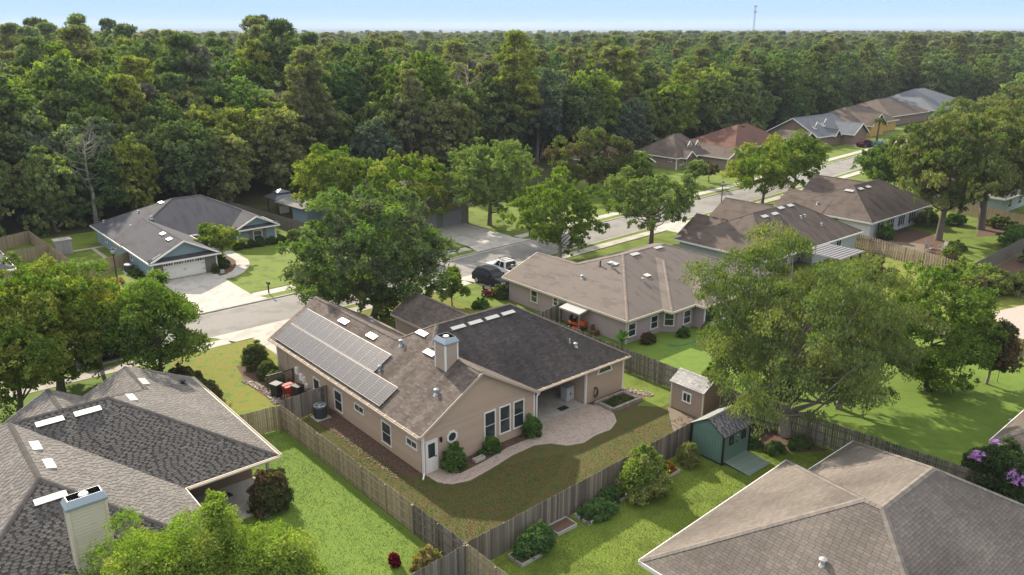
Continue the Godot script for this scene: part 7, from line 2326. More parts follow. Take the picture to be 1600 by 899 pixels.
func grass() -> void:
	# single tufts over the lawns nearest the camera
	R.seed = 1001
	var b := MB.new()
	for k in 7:
		var a := TAU * k / 7 + R.randf()
		var l := R.randf_range(0.02, 0.055)
		var d := Vector3(cos(a), 0, sin(a))
		var s := Vector3(-sin(a), 0, cos(a)) * 0.007
		var o := d * 0.02
		b.tri(o - s, o + s, o + d * l * 0.9 + Vector3(0, l + 0.012, 0))
	var mesh := b.mesh()
	var areas := [
		[PackedVector2Array([Vector2(8.0, -45.3), Vector2(18.7, -45.3), Vector2(18.95, -26.4), Vector2(8.0, -26.4)]), 23000, [Color(0.07, 0.128, 0.018), Color(0.096, 0.163, 0.023), Color(0.122, 0.183, 0.03)], "bright_grass", "bright green grass between the charcoal roof and the fence"],
		[PackedVector2Array([Vector2(19.3, -45.0), Vector2(22.0, -45.0), Vector2(22.0, -34.2), Vector2(31.0, -31.2), Vector2(28.5, -29.6), Vector2(25.0, -28.4), Vector2(21.6, -26.4), Vector2(19.4, -26.3)]), 15000, [Color(0.066, 0.07, 0.02), Color(0.088, 0.083, 0.028), Color(0.055, 0.066, 0.016), Color(0.105, 0.086, 0.038)], "dry_grass", "brownish dry grass in the tan house's back yard"],
		[PackedVector2Array([Vector2(23.0, -26.5), Vector2(25.6, -28.2), Vector2(28.8, -29.4), Vector2(31.2, -30.6), Vector2(33.6, -30.4), Vector2(36.0, -31.0), Vector2(38.6, -30.0), Vector2(36.6, -27.0)]), 4500, [Color(0.075, 0.07, 0.03), Color(0.065, 0.07, 0.024), Color(0.09, 0.08, 0.042)], "worn_grass", "worn brown grass along the back fence"],
		[PackedVector2Array([Vector2(19.4, -25.6), Vector2(40.0, -25.8), Vector2(43.0, -21.0), Vector2(42.0, -18.5), Vector2(36.0, -19.6), Vector2(23.0, -19.2), Vector2(19.4, -21.0)]), 20000, [Color(0.07, 0.11, 0.016), Color(0.1, 0.14, 0.02), Color(0.13, 0.155, 0.03)], "shed_lawn_grass", "green grass between the back fence and the faded brown roof"],
	]
	for q in areas:
		var poly: PackedVector2Array = q[0]
		var lo := poly[0]
		var hi := poly[0]
		for p in poly:
			lo = Vector2(minf(lo.x, p.x), minf(lo.y, p.y))
			hi = Vector2(maxf(hi.x, p.x), maxf(hi.y, p.y))
		var tf := []
		while tf.size() < q[1]:
			var p := Vector2(R.randf_range(lo.x, hi.x), R.randf_range(lo.y, hi.y))
			if not in_poly(p, poly):
				continue
			var s := R.randf_range(0.4, 0.8)
			if q[3] == "worn_grass":
				p += Vector2(R.randfn(0.0, 0.7), R.randfn(0.0, 0.5))
			tf.append(Transform3D(Basis(Vector3.UP, R.randf() * TAU).scaled(Vector3(s, s * R.randf_range(0.6, 1.2), s)), Vector3(p.x, 0.012, p.y)))
		var mm := MultiMesh.new()
		mm.transform_format = MultiMesh.TRANSFORM_3D
		mm.use_colors = true
		mm.mesh = mesh
		mm.instance_count = tf.size()
		for k in tf.size():
			mm.set_instance_transform(k, tf[k])
			var c: Color = q[2][R.randi() % q[2].size()]
			var g := 1.45 * R.randf_range(0.9, 1.12)
			mm.set_instance_color(k, Color(c.r * g, c.g * g, c.b * g))
		var mi := MultiMeshInstance3D.new()
		mi.name = q[3]
		mi.multimesh = mm
		mi.material_override = M.blade
		mi.set_meta("kind", "stuff")
		mi.set_meta("label", q[4])
		mi.set_meta("category", "grass")
		add_child(mi)


# ---------------------------------------------------------------- vehicles

# loft through stations along z: [z, y0, y1, half width at bottom, half width at top, corner]
func loft(b: MB, st: Array) -> void:
	var rings := []
	for s in st:
		var z: float = s[0]
		var y0: float = s[1]
		var y1: float = s[2]
		var w0: float = s[3]
		var w1: float = s[4]
		var c: float = s[5]
		rings.append([Vector3(-w0 + c, y0, z), Vector3(w0 - c, y0, z), Vector3(w0, y0 + c, z), Vector3(lerpf(w0, w1, 0.5) + 0.02, (y0 + y1) * 0.5, z), Vector3(w1, y1 - c, z), Vector3(w1 - c, y1, z), Vector3(-w1 + c, y1, z), Vector3(-w1, y1 - c, z), Vector3(-lerpf(w0, w1, 0.5) - 0.02, (y0 + y1) * 0.5, z), Vector3(-w0, y0 + c, z)])
	for k in rings.size() - 1:
		for j in 10:
			var j1 := (j + 1) % 10
			b.quad(rings[k][j], rings[k][j1], rings[k + 1][j1], rings[k + 1][j])
	for e in [0, rings.size() - 1]:
		for j in range(1, 9):
			b.tri(rings[e][0], rings[e][j], rings[e][j + 1])


func wheel(t: Node3D, at: Vector3, r: float) -> void:
	var b := MB.new()
	b.tube(PackedVector3Array([at + Vector3(-0.11, 0, 0), at + Vector3(-0.08, 0, 0), at + Vector3(0.08, 0, 0), at + Vector3(0.11, 0, 0)]), PackedFloat32Array([r * 0.9, r, r, r * 0.9]), 16)
	var w := part("wheel", b.mesh(), M.rubber, t)
	var h := MB.new()
	h.cyl(at + Vector3(-0.125, 0, 0), at + Vector3(0.125, 0, 0), r * 0.62, r * 0.62, 12)
	part("rim", h.mesh(), M.galvanised, w)


# a car whose front looks along +z
func car(called: String, label: String, at: Vector3, turn: float, paint: Color, P: Dictionary) -> Node3D:
	var t := thing(called, label, P.get("cat", "car"), at, turn, P.get("group", ""))
	var key := called + "_paint"
	var pm := mat(key, paint, 0.3, 0.0, 0.3)
	var l: float = P.l * 0.5
	var w: float = P.w * 0.5
	var belt: float = P.belt
	var top: float = P.top
	var b := MB.new()
	loft(b, [[-l, 0.42, belt - 0.16, w - 0.14, w - 0.16, 0.05], [-l + 0.12, 0.3, belt - 0.02, w - 0.04, w - 0.1, 0.06], [-l + 0.9, 0.24, belt, w, w - 0.06, 0.05], [l - 1.5, 0.24, belt - 0.02, w, w - 0.07, 0.05], [l - 1.1, 0.24, P.hood + 0.02, w, w - 0.09, 0.07], [l - 0.35, 0.26, P.hood - 0.06, w - 0.04, w - 0.14, 0.08], [l - 0.04, 0.36, P.hood - 0.2, w - 0.14, w - 0.24, 0.08]])
	part("body", b.mesh(), pm, t)
	var c0: float = P.cab0
	var c1: float = P.cab1
	var g := MB.new()
	loft(g, [[c0, belt - 0.04, belt + 0.02, w - 0.1, w - 0.12, 0.01], [c0 + P.rake0, belt - 0.04, top - 0.03, w - 0.1, w - 0.3, 0.05], [(c0 + c1) * 0.5, belt - 0.04, top, w - 0.08, w - 0.26, 0.06], [c1 - P.rake1, belt - 0.04, top - 0.04, w - 0.08, w - 0.28, 0.06], [c1, belt - 0.06, belt, w - 0.1, w - 0.12, 0.01]])
	part("cabin", g.mesh(), pm, t)
	# glass, set just proud of the cabin
	var wi := top - belt
	for s in [-1, 1]:
		var n: int = P.get("doors", 3)
		var za: float = c0 + P.rake0 * 0.75
		var zb: float = c1 - P.rake1 * 0.85
		for k in n:
			var q := MB.new()
			var z0 := lerpf(za, zb, float(k) / n) + 0.05
			var z1 := lerpf(za, zb, float(k + 1) / n) - 0.05
			var lo := w - 0.07
			var hi := w - 0.225
			var zt0: float = z0 + (P.rake0 * 0.25 if k == 0 else 0.0)
			var zt1: float = z1 - (P.rake1 * 0.45 if k == n - 1 else 0.0)
			q.quad(Vector3(lo * s, belt + 0.05, z0), Vector3(lo * s, belt + 0.05, z1 + (P.rake1 * 0.3 if k == n - 1 else 0.0)), Vector3(hi * s, top - 0.12, zt1), Vector3(hi * s, top - 0.12, zt0))
			part("side_window", q.mesh(), M.car_glass, t)
	var ws := MB.new()
	ws.quad(Vector3(-w + 0.2, belt + 0.06, c1 - 0.05), Vector3(w - 0.2, belt + 0.06, c1 - 0.05), Vector3(w - 0.36, top - 0.1, c1 - P.rake1 + 0.06), Vector3(-w + 0.36, top - 0.1, c1 - P.rake1 + 0.06))
	part("windscreen", ws.mesh(), M.car_glass, t)
	var rw := MB.new()
	rw.quad(Vector3(-w + 0.22, belt + 0.08, c0 - 0.01), Vector3(w - 0.22, belt + 0.08, c0 - 0.01), Vector3(w - 0.38, top - 0.12, c0 + P.rake0 - 0.05), Vector3(-w + 0.38, top - 0.12, c0 + P.rake0 - 0.05))
	part("rear_window", rw.mesh(), M.car_glass, t)
	for s in [-1, 1]:
		for z in [l - 0.85, -l + 0.9]:
			wheel(t, Vector3((w - 0.1) * s, 0.35, z), 0.35)
		var hl := MB.new()
		hl.box(Vector3((w - 0.3) * s, P.hood - 0.26, l - 0.17), Vector3(0.36, 0.15, 0.2), Basis(Vector3.UP, 0.35 * s))
		part("headlight", hl.mesh(), M.metal_white, t)
		var tl := MB.new()
		tl.col = Color(0.3, 0.01, 0.01)
		tl.box(Vector3((w - 0.16) * s, belt - 0.16, -l + 0.08), Vector3(0.16, 0.22, 0.1))
		part("tail_light", tl.mesh(), M.paint, t)
		var mi := MB.new()
		mi.box(Vector3((w + 0.06) * s, belt + 0.08, c1 - 0.5), Vector3(0.18, 0.13, 0.1))
		part("mirror", mi.mesh(), pm, t)
	var gb := MB.new()
	gb.box(Vector3(0, P.hood - 0.36, l - 0.07), Vector3(w * 1.0, 0.2, 0.06))
	part("grille", gb.mesh(), M.dark_metal, t)
	var bp := MB.new()
	bp.box(Vector3(0, 0.42, l - 0.06), Vector3(w * 1.6, 0.2, 0.14))
	part("front_bumper", bp.mesh(), P.get("bump", M.dark_metal), t)
	var pl := MB.new()
	pl.box(Vector3(0, 0.5, l + 0.02), Vector3(0.5, 0.16, 0.03))
	part("number_plate", pl.mesh(), M.metal_white, t)
	if P.get("rails", false):
		for s in [-1, 1]:
			var r := MB.new()
			r.bar(Vector3((w - 0.33) * s, top + 0.05, c0 + P.rake0 + 0.1), Vector3((w - 0.33) * s, top + 0.05, c1 - P.rake1 - 0.1), 0.05)
			part("roof_rail", r.mesh(), M.dark_metal, t)
	return t


func vehicles() -> void:
	var suv := {"l": 4.75, "w": 1.9, "belt": 1.05, "top": 1.66, "hood": 1.0, "cab0": -2.25, "cab1": 1.0, "rake0": 0.5, "rake1": 0.85, "rails": true}
	car("dark_car", "dark navy estate car parked on the lilac house's driveway", Vector3(49.05, 0.035, -60.75), 0.06, Color(0.012, 0.014, 0.022), suv)
	var t := car("pickup_truck", "white crew cab pickup truck with a loaded bed beside the dark car", Vector3(52.05, 0.035, -62.2), PI - 0.05, Color(0.72, 0.73, 0.75), {"l": 5.6, "w": 1.95, "belt": 1.12, "top": 1.82, "hood": 1.12, "cab0": -0.95, "cab1": 1.45, "rake0": 0.3, "rake1": 0.75, "doors": 2, "cat": "truck"})
	var bd := MB.new()
	bd.bb(Vector3(-0.82, 1.1, -2.7), Vector3(0.82, 1.15, -1.05))
	part("truck_bed", bd.mesh(), M.black, t)
	R.seed = 5
	for k in 12:
		var b := MB.new()
		b.col = [Color(0.02, 0.02, 0.022), Color(0.1, 0.1, 0.11), Color(0.05, 0.04, 0.03), Color(0.3, 0.3, 0.3)][k % 4]
		b.box(Vector3(R.randf_range(-0.6, 0.6), 1.25 + R.randf() * 0.25, R.randf_range(-2.5, -1.2)), Vector3(R.randf_range(0.2, 0.6), R.randf_range(0.1, 0.35), R.randf_range(0.2, 0.5)), Basis(Vector3.UP, R.randf() * 3.0))
		part("load", b.mesh(), M.paint, t)
	var rk := MB.new()
	for s in [-1, 1]:
		rk.bar(Vector3(0.62 * s, 1.9, -0.6), Vector3(0.62 * s, 1.9, 0.6), 0.05)
	for z in [-0.6, 0.0, 0.6]:
		rk.bar(Vector3(-0.62, 1.92, z), Vector3(0.62, 1.92, z), 0.05)
	part("roof_rack", rk.mesh(), M.dark_metal, t)
	car("maroon_car", "maroon family car on the blue roofed house's drive", Vector3(176.5, 0, -85.4), 1.45, Color(0.07, 0.008, 0.022), suv)
	var small := {"l": 4.3, "w": 1.78, "belt": 0.92, "top": 1.42, "hood": 0.88, "cab0": -1.9, "cab1": 1.0, "rake0": 0.7, "rake1": 0.9, "doors": 2}
	car("blue_car", "bright blue small car at the kerb by the maroon car", Vector3(177.8, 0, -82.3), 0.2, Color(0.02, 0.11, 0.33), small)
	car("white_car", "white car half hidden under the pair of far street trees", Vector3(124.0, -0.1, -74.6), 1.65, Color(0.72, 0.72, 0.72), small)
	car("silver_car", "silver car in the street under the lower left tree", Vector3(8.6, -0.1, -66.2), 1.57, Color(0.5, 0.52, 0.55), small)
	car("black_car", "dark car under the lower left street tree", Vector3(13.6, -0.1, -66.3), 1.57, Color(0.01, 0.01, 0.012), suv)


# ---------------------------------------------------------------- sheds, lamps and other small things

func small_things() -> void:
	R.seed = 71
	sheds()
	# street lamps
	for q in [[19.22, -84.12, "black street lamp beside the blue house", 4.2], [94.5, -65.4, "black street lamp in front of the grey house", 4.6]]:
		var t := thing("street_lamp", q[2], "lamp post", Vector3(q[0], 0, q[1]), 0.0, "street lamps")
		var hh: float = q[3]
		var b := MB.new()
		b.tube(PackedVector3Array([Vector3(0, 0, 0), Vector3(0, 0.5, 0), Vector3(0, 0.6, 0), Vector3(0, hh - 0.5, 0)]), PackedFloat32Array([0.13, 0.12, 0.075, 0.055]), 10)
		part("pole", b.mesh(), M.dark_metal, t)
		var g := MB.new()
		g.tube(PackedVector3Array([Vector3(0, hh - 0.5, 0), Vector3(0, hh - 0.35, 0), Vector3(0, hh - 0.1, 0), Vector3(0, hh - 0.02, 0)]), PackedFloat32Array([0.1, 0.19, 0.21, 0.14]), 12)
		part("globe", g.mesh(true), M.metal_white, t)
		var c := MB.new()
		c.tube(PackedVector3Array([Vector3(0, hh - 0.06, 0), Vector3(0, hh + 0.02, 0), Vector3(0, hh + 0.12, 0)]), PackedFloat32Array([0.23, 0.2, 0.03]), 12)
		part("cap", c.mesh(), M.dark_metal, t)
	# air conditioners
	for q in [[21.55, -45.35, "round grey air conditioner beside the tan house", 0.42, 0.95], [21.9, -89.6, "grey air conditioner beside the blue house", 0.5, 0.9]]:
		var t := thing("air_conditioner", q[2], "air conditioner", Vector3(q[0], 0, q[1]), 0.0, "air conditioners")
		var r: float = q[3]
		var hh: float = q[4]
		var b := MB.new()
		b.box(Vector3(0, 0.04, 0), Vector3(r * 2.5, 0.08, r * 2.5))
		part("pad", b.mesh(), M.concrete, t)
		b = MB.new()
		b.col = Color(0.07, 0.085, 0.095)
		b.tube(PackedVector3Array([Vector3(0, 0.08, 0), Vector3(0, hh - 0.08, 0), Vector3(0, hh, 0)]), PackedFloat32Array([r, r, r * 0.96]), 16)
		part("housing", b.mesh(), M.paint, t)
		b = MB.new()
		b.col = Color(0.045, 0.055, 0.06)
		for k in 32:
			var a := TAU * k / 32
			b.bar(Vector3(cos(a) * r * 1.02, 0.14, sin(a) * r * 1.02), Vector3(cos(a) * r * 1.02, hh - 0.14, sin(a) * r * 1.02), 0.03)
		part("fins", b.mesh(), M.paint, t)
		b = MB.new()
		b.col = Color(0.2, 0.23, 0.25)
		for k in 16:
			var a := TAU * k / 16
			var e := TAU * (k + 1) / 16
			b.quad(Vector3(cos(a) * r * 1.04, hh + 0.03, sin(a) * r * 1.04), Vector3(cos(e) * r * 1.04, hh + 0.03, sin(e) * r * 1.04), Vector3(cos(e) * r * 0.78, hh + 0.035, sin(e) * r * 0.78), Vector3(cos(a) * r * 0.78, hh + 0.035, sin(a) * r * 0.78))
			b.quad(Vector3(cos(a) * r * 1.04, hh + 0.03, sin(a) * r * 1.04), Vector3(cos(e) * r * 1.04, hh + 0.03, sin(e) * r * 1.04), Vector3(cos(e) * r * 1.04, hh - 0.06, sin(e) * r * 1.04), Vector3(cos(a) * r * 1.04, hh - 0.06, sin(a) * r * 1.04))
		part("top_ring", b.mesh(), M.paint, t)
		b = MB.new()
		b.col = Color(0.25, 0.28, 0.3)
		b.cyl(Vector3(0, hh, 0), Vector3(0, hh + 0.05, 0), 0.15, 0.13, 10)
		for k in 3:
			var a := TAU * k / 3
			b.bar(Vector3(0, hh + 0.02, 0), Vector3(cos(a) * r * 0.8, hh + 0.02, sin(a) * r * 0.8), 0.1, 0.012)
		part("fan", b.mesh(), M.paint, t)
	# bins, lattice and clutter beside the meters
	for q in [[20.7, -50.3, Color(0.012, 0.013, 0.015), "black wheeled bin with a silver lid behind the grey gate"], [21.7, -49.0, Color(0.02, 0.02, 0.02), "second dark wheeled bin next to the red tub"]]:
		var t := thing("wheeled_bin", q[3], "bin", Vector3(q[0], 0, q[1]), 0.3, "wheeled bins")
		var b := MB.new()
		b.col = q[2]
		loft(b, [[-0.33, 0.08, 1.0, 0.22, 0.29, 0.02], [0.33, 0.08, 1.0, 0.22, 0.3, 0.02]])
		part("body", b.mesh(), M.paint, t)
		b = MB.new()
		b.col = Color(0.09, 0.095, 0.1) if q[0] < 21 else q[2]
		b.box(Vector3(0, 1.04, 0), Vector3(0.64, 0.07, 0.74))
		b.bar(Vector3(-0.28, 1.02, -0.4), Vector3(0.28, 1.02, -0.4), 0.05)
		part("lid", b.mesh(), M.paint, t)
		for s in [-1, 1]:
			b = MB.new()
			b.tube(PackedVector3Array([Vector3(0.22 * s, 0.1, -0.28), Vector3(0.3 * s, 0.1, -0.28)]), PackedFloat32Array([0.1, 0.1]), 10)
			part("wheel", b.mesh(), M.rubber, t)
	var rt2 := thing("red_tub", "bright red plastic tub beside the black bin", "tub", Vector3(21.3, 0, -49.6))
	var rb := MB.new()
	rb.col = Color(0.3, 0.015, 0.012)
	loft(rb, [[-0.42, 0.5, 1.0, 0.3, 0.4, 0.03], [0.42, 0.5, 1.0, 0.3, 0.4, 0.03]])
	part("basin", rb.mesh(), M.paint, rt2)
	rb = MB.new()
	rb.col = Color(0.25, 0.012, 0.01)
	for s in [-1, 1]:
		rb.bar(Vector3(0.25 * s, 0, 0.3), Vector3(0.25 * s, 0.55, 0.1), 0.05)
		rb.bar(Vector3(0.25 * s, 0, -0.3), Vector3(0.25 * s, 0.55, -0.1), 0.05)
	rb.box(Vector3(0, 1.01, 0), Vector3(0.9, 0.04, 0.1))
	part("stand", rb.mesh(), M.paint, rt2)
	var la := thing("lattice_screen", "dark wooden lattice screen beside the clipped shrubs", "screen", Vector3(21.6, 0, -51.6))
	for k in 16:
		var b := MB.new()
		b.col = Color(0.1, 0.085, 0.075)
		var x := -0.95 + k * 0.13
		b.bar(Vector3(maxf(-0.95, x - 0.9), 0.1 + maxf(0.0, -0.95 - (x - 0.9)), 0), Vector3(x, 0.1 + minf(1.0, 1.0), 0.0), 0.03, 0.012)
		part("slat", b.mesh(), M.paint, la)
		b = MB.new()
		b.col = Color(0.1, 0.085, 0.075)
		b.bar(Vector3(minf(1.0, x + 0.9), 0.1, 0.015), Vector3(x, 1.1, 0.015), 0.03, 0.012)
		part("slat", b.mesh(), M.paint, la)
	var lf := MB.new()
	lf.col = Color(0.07, 0.06, 0.055)
	for s in [-1, 1]:
		lf.bar(Vector3(1.0 * s, 0, 0), Vector3(1.0 * s, 1.25, 0), 0.09)
	lf.bar(Vector3(-1, 1.18, 0), Vector3(1, 1.18, 0), 0.07)
	part("frame", lf.mesh(), M.paint, la)
	# patio: cabinet, mat, hose
	var cb := thing("storage_cabinet", "grey two door storage cabinet on the covered patio", "cabinet", Vector3(36.1, 0.09, -36.45))
	var b := MB.new()
	b.col = Color(0.46, 0.48, 0.49)
	b.box(Vector3(0, 0.52, 0), Vector3(0.74, 0.98, 0.6))
	b.col = Color(0.4, 0.42, 0.44)
	b.box(Vector3(0, 1.04, 0), Vector3(0.8, 0.07, 0.66))
	part("body", b.mesh(), M.paint, cb)
	for s in [-1, 1]:
		b = MB.new()
		b.col = Color(0.5, 0.52, 0.53)
		b.box(Vector3(0.18 * s, 0.5, 0.31), Vector3(0.33, 0.88, 0.03))
		var dr := part("door", b.mesh(), M.paint, cb)
		b = MB.new()
		b.box(Vector3(0.04 * s, 0.55, 0.34), Vector3(0.025, 0.14, 0.03))
		part("handle", b.mesh(), M.dark_metal, dr)
	var mt := thing("door_mat", "dark rectangular mat at the patio's edge", "mat", Vector3(34.9, 0.092, -35.62))
	b = MB.new()
	b.col = Color(0.025, 0.027, 0.032)
	b.box(Vector3(0, 0.008, 0), Vector3(0.78, 0.016, 0.5))
	b.col = Color(0.035, 0.037, 0.042)
	for k in 7:
		b.box(Vector3(0, 0.018, -0.2 + k * 0.067), Vector3(0.7, 0.01, 0.03))
	part("pile", b.mesh(), M.paint, mt)
	var ch := thing("patio_chair", "black chair in the shade of the covered patio", "chair", Vector3(33.8, 0.09, -37.6))
	b = MB.new()
	b.box(Vector3(0, 0.45, 0), Vector3(0.5, 0.05, 0.5))
	part("seat", b.mesh(), M.black, ch)
	b = MB.new()
	b.box(Vector3(0, 0.78, -0.25), Vector3(0.5, 0.55, 0.04), Basis(Vector3.RIGHT, -0.15))
	part("backrest", b.mesh(), M.black, ch)
	for s in [-1, 1]:
		for e in [-1, 1]:
			b = MB.new()
			b.bar(Vector3(0.22 * s, 0, 0.22 * e), Vector3(0.22 * s, 0.45, 0.22 * e), 0.04)
			part("leg", b.mesh(), M.black, ch)
	var hs := thing("garden_hose", "coiled hose hanging on the tan wall right of the patio", "hose", Vector3(37.55, 0.75, -35.16))
	b = MB.new()
	b.col = Color(0.06, 0.05, 0.035)
	for k in 4:
		var pts := PackedVector3Array()
		var rr := PackedFloat32Array()
		for j in 13:
			var a := TAU * j / 12
			pts.append(Vector3(cos(a) * (0.16 + k * 0.018), sin(a) * (0.3 + k * 0.03) - k * 0.03, 0.05 + 0.02 * k))
			rr.append(0.018)
		b.tube(pts, rr, 5, false)
	part("coil", b.mesh(), M.paint, hs)
	b = MB.new()
	b.box(Vector3(0, 0.26, 0.03), Vector3(0.16, 0.1, 0.14))
	part("hanger", b.mesh(), M.dark_metal, hs)
	# raised stone bed on the right of the patio
	var sb := thing("stone_planter", "rectangular stone raised bed with green planting by the patio", "planter", Vector3(38.5, 0, -33.8), -0.02)
	for k in 26:
		var st := MB.new()
		var g := R.randf_range(0.8, 1.15)
		st.col = Color(0.30 * g, 0.27 * g, 0.235 * g)
		var t := k / 26.0
		var per := t * 8.2
		var p := Vector3.ZERO
		var turn := 0.0
		if per < 2.6:
			p = Vector3(-1.3 + per + 0.15, 0, 0.75)
		elif per < 4.1:
			p = Vector3(1.3, 0, 0.75 - (per - 2.6) - 0.1)
			turn = PI / 2
		elif per < 6.7:
			p = Vector3(1.3 - (per - 4.1) - 0.15, 0, -0.75)
		else:
			p = Vector3(-1.3, 0, -0.75 + (per - 6.7) + 0.1)
			turn = PI / 2
		st.box(p + Vector3(0, 0.15, 0), Vector3(0.305, 0.3 + R.randf() * 0.02, 0.2), Basis(Vector3.UP, turn))
		part("stone", st.mesh(), M.paint, sb)
	b = MB.new()
	b.box(Vector3(0, 0.1, 0), Vector3(2.36, 0.2, 1.26))
	part("soil", b.mesh(), M.soil, sb)
	var lb := []
	for k in 12:
		lb.append([Vector3(R.randf_range(-1, 1), 0.22, R.randf_range(-0.5, 0.5)), 0.16, Color(0.06, 0.09, 0.02)])
	part("foliage", leaves(lb, {"per": 90, "size": 0.045, "fill": 0.2}), M.leaf, sb)
	# wooden raised beds in the next yard
	for q in [[22.4, -25.15, 1.7, 1.0, 0.02, "left raised vegetable bed at the back fence"], [25.3, -25.72, 1.35, 0.85, -0.02, "open raised bed of bare red soil at the back fence"], [27.4, -25.45, 1.8, 1.0, 0.0, "middle raised vegetable bed at the back fence"], [29.3, -25.85, 1.6, 1.0, 0.04, "right raised vegetable bed beside the yellow bush"], [33.7, -25.6, 1.5, 0.8, 0.0, "small raised bed holding the orange flowers"]]:
		var t := thing("raised_bed", q[5], "garden bed", Vector3(q[0], 0, q[1]), q[4], "wooden raised beds")
		for s in [-1, 1]:
			b = MB.new()
			b.col = Color(0.42, 0.42, 0.4)
			b.box(Vector3(0, 0.11, q[3] * 0.5 * s), Vector3(q[2] + 0.04, 0.22, 0.045))
			part("plank", b.mesh(), M.paint, t)
			b = MB.new()
			b.col = Color(0.38, 0.38, 0.36)
			b.box(Vector3(q[2] * 0.5 * s, 0.108, 0), Vector3(0.045, 0.21, q[3] - 0.05))
			part("plank", b.mesh(), M.paint, t)
		b = MB.new()
		b.box(Vector3(0, 0.07, 0), Vector3(q[2] - 0.05, 0.14, q[3] - 0.05))
		part("soil", b.mesh(), M.mulch, t)
	# step stone beside the gable wall
	var tr := thing("planter_trough", "small pale stone trough in the gable wall bed", "planter", Vector3(26.2, 0.025, -33.95), 0.05)
	b = MB.new()
	b.col = Color(0.5, 0.47, 0.43)
	for s in [-1, 1]:
		b.box(Vector3(0, 0.13, 0.14 * s), Vector3(0.78, 0.2, 0.04))
		b.box(Vector3(0.37 * s, 0.13, 0), Vector3(0.04, 0.2, 0.24))
		b.box(Vector3(0.25 * s, 0.02, 0), Vector3(0.1, 0.05, 0.26))
	b.box(Vector3(0, 0.06, 0), Vector3(0.7, 0.05, 0.24))
	part("trough", b.mesh(), M.paint, tr)
	# grill on the charcoal roofed house's patio
	var gr := thing("gas_grill", "black gas grill on the charcoal roofed house's patio", "grill", Vector3(12.1, 0.06, -38.6), 0.25)
	b = MB.new()
	b.box(Vector3(0, 0.42, 0), Vector3(0.72, 0.72, 0.5))
	part("cart", b.mesh(), M.black, gr)
	b = MB.new()
	loft(b, [[-0.28, 0.8, 1.08, 0.4, 0.38, 0.04], [-0.05, 0.8, 1.24, 0.4, 0.38, 0.06], [0.2, 0.8, 1.12, 0.4, 0.38, 0.05], [0.3, 0.8, 0.95, 0.4, 0.38, 0.03]])
	var lid := part("lid", b.mesh(), M.dark_metal, gr)
	b = MB.new()
	b.bar(Vector3(-0.3, 1.0, 0.35), Vector3(0.3, 1.0, 0.35), 0.03)
	part("handle", b.mesh(), M.galvanised, lid)
	b = MB.new()
	b.box(Vector3(0, 0.86, 0.36), Vector3(0.74, 0.12, 0.1))
	part("control_panel", b.mesh(), M.galvanised, gr)
	for s in [-1, 1]:
		b = MB.new()
		b.box(Vector3(0.56 * s, 0.84, 0), Vector3(0.36, 0.04, 0.42))
		part("side_shelf", b.mesh(), M.black, gr)
	# red lawn mower beside the dark car
	for q in [[46.5, -58.15, 0.7, Color(0.2, 0.014, 0.014), "red riding mower on the grass beside the dark car", 1.0], [46.65, -46.1, 0.2, Color(0.62, 0.09, 0.015), "orange garden tractor under the lean-to beside the lilac house", 1.05]]:
		var t := thing("riding_mower", q[4], "mower", Vector3(q[0], 0, q[1]), q[2], "riding mowers")
		t.scale = Vector3.ONE * q[5]
		b = MB.new()
		b.col = q[3]
		loft(b, [[-0.75, 0.42, 0.62, 0.3, 0.28, 0.04], [-0.2, 0.4, 0.6, 0.3, 0.28, 0.04], [0.1, 0.36, 0.5, 0.22, 0.2, 0.03], [0.25, 0.4, 0.85, 0.26, 0.24, 0.06], [0.85, 0.4, 0.8, 0.24, 0.2, 0.06]])
		part("body", b.mesh(), M.paint, t)
		b = MB.new()
		b.col = q[3]
		b.tube(PackedVector3Array([Vector3(0, 0.16, 0.05), Vector3(0, 0.28, 0.05)]), PackedFloat32Array([0.55, 0.5]), 12)
		part("deck", b.mesh(), M.paint, t)
		b = MB.new()
		b.box(Vector3(0, 0.7, -0.4), Vector3(0.42, 0.12, 0.4))
		b.box(Vector3(0, 0.92, -0.62), Vector3(0.42, 0.4, 0.1))
		part("seat", b.mesh(), M.black, t)
		b = MB.new()
		b.bar(Vector3(0, 0.6, 0.25), Vector3(0, 1.0, 0.02), 0.04)
		b.tube(PackedVector3Array([Vector3(0, 1.0, 0.02), Vector3(0, 1.02, 0.0)]), PackedFloat32Array([0.18, 0.18]), 12)
		part("steering_wheel", b.mesh(), M.black, t)
		for s in [-1, 1]:
			for w in [[-0.5, 0.25], [0.62, 0.18]]:
				b = MB.new()
				b.tube(PackedVector3Array([Vector3(0.3 * s, w[1], w[0]), Vector3(0.5 * s, w[1], w[0])]), PackedFloat32Array([w[1], w[1]]), 12)
				var wh := part("wheel", b.mesh(), M.rubber, t)
				b = MB.new()
				b.col = Color(0.6, 0.55, 0.4)
				b.cyl(Vector3(0.29 * s, w[1], w[0]), Vector3(0.51 * s, w[1], w[0]), w[1] * 0.45, w[1] * 0.45, 8)
				part("rim", b.mesh(), M.paint, wh)
	# clutter under the lean-to and a bench by the lilac wall
	for q in [[45.4, -47.3, Color(0.03, 0.03, 0.035), "dark clutter piled at the lean-to beside the lilac house", 0.7], [44.6, -47.4, Color(0.35, 0.36, 0.38), "grey storage tub beside the short grey fence", 0.5], [46.7, -44.0, Color(0.13, 0.07, 0.04), "brown wicker armchair against the lilac wall", 0.9]]:
		var chair: bool = q[4] > 0.8
		var t := thing("wicker_armchair" if chair else "yard_clutter", q[3], "armchair" if chair else "clutter", Vector3(q[0], 0, q[1]))
		b = MB.new()
		b.col = q[2]
		loft(b, [[-0.3, 0.02, q[4] * 0.5, 0.28, 0.3, 0.03], [0.28, 0.02, q[4] * 0.5, 0.28, 0.3, 0.03]])
		part("body", b.mesh(), M.paint, t)
		b = MB.new()
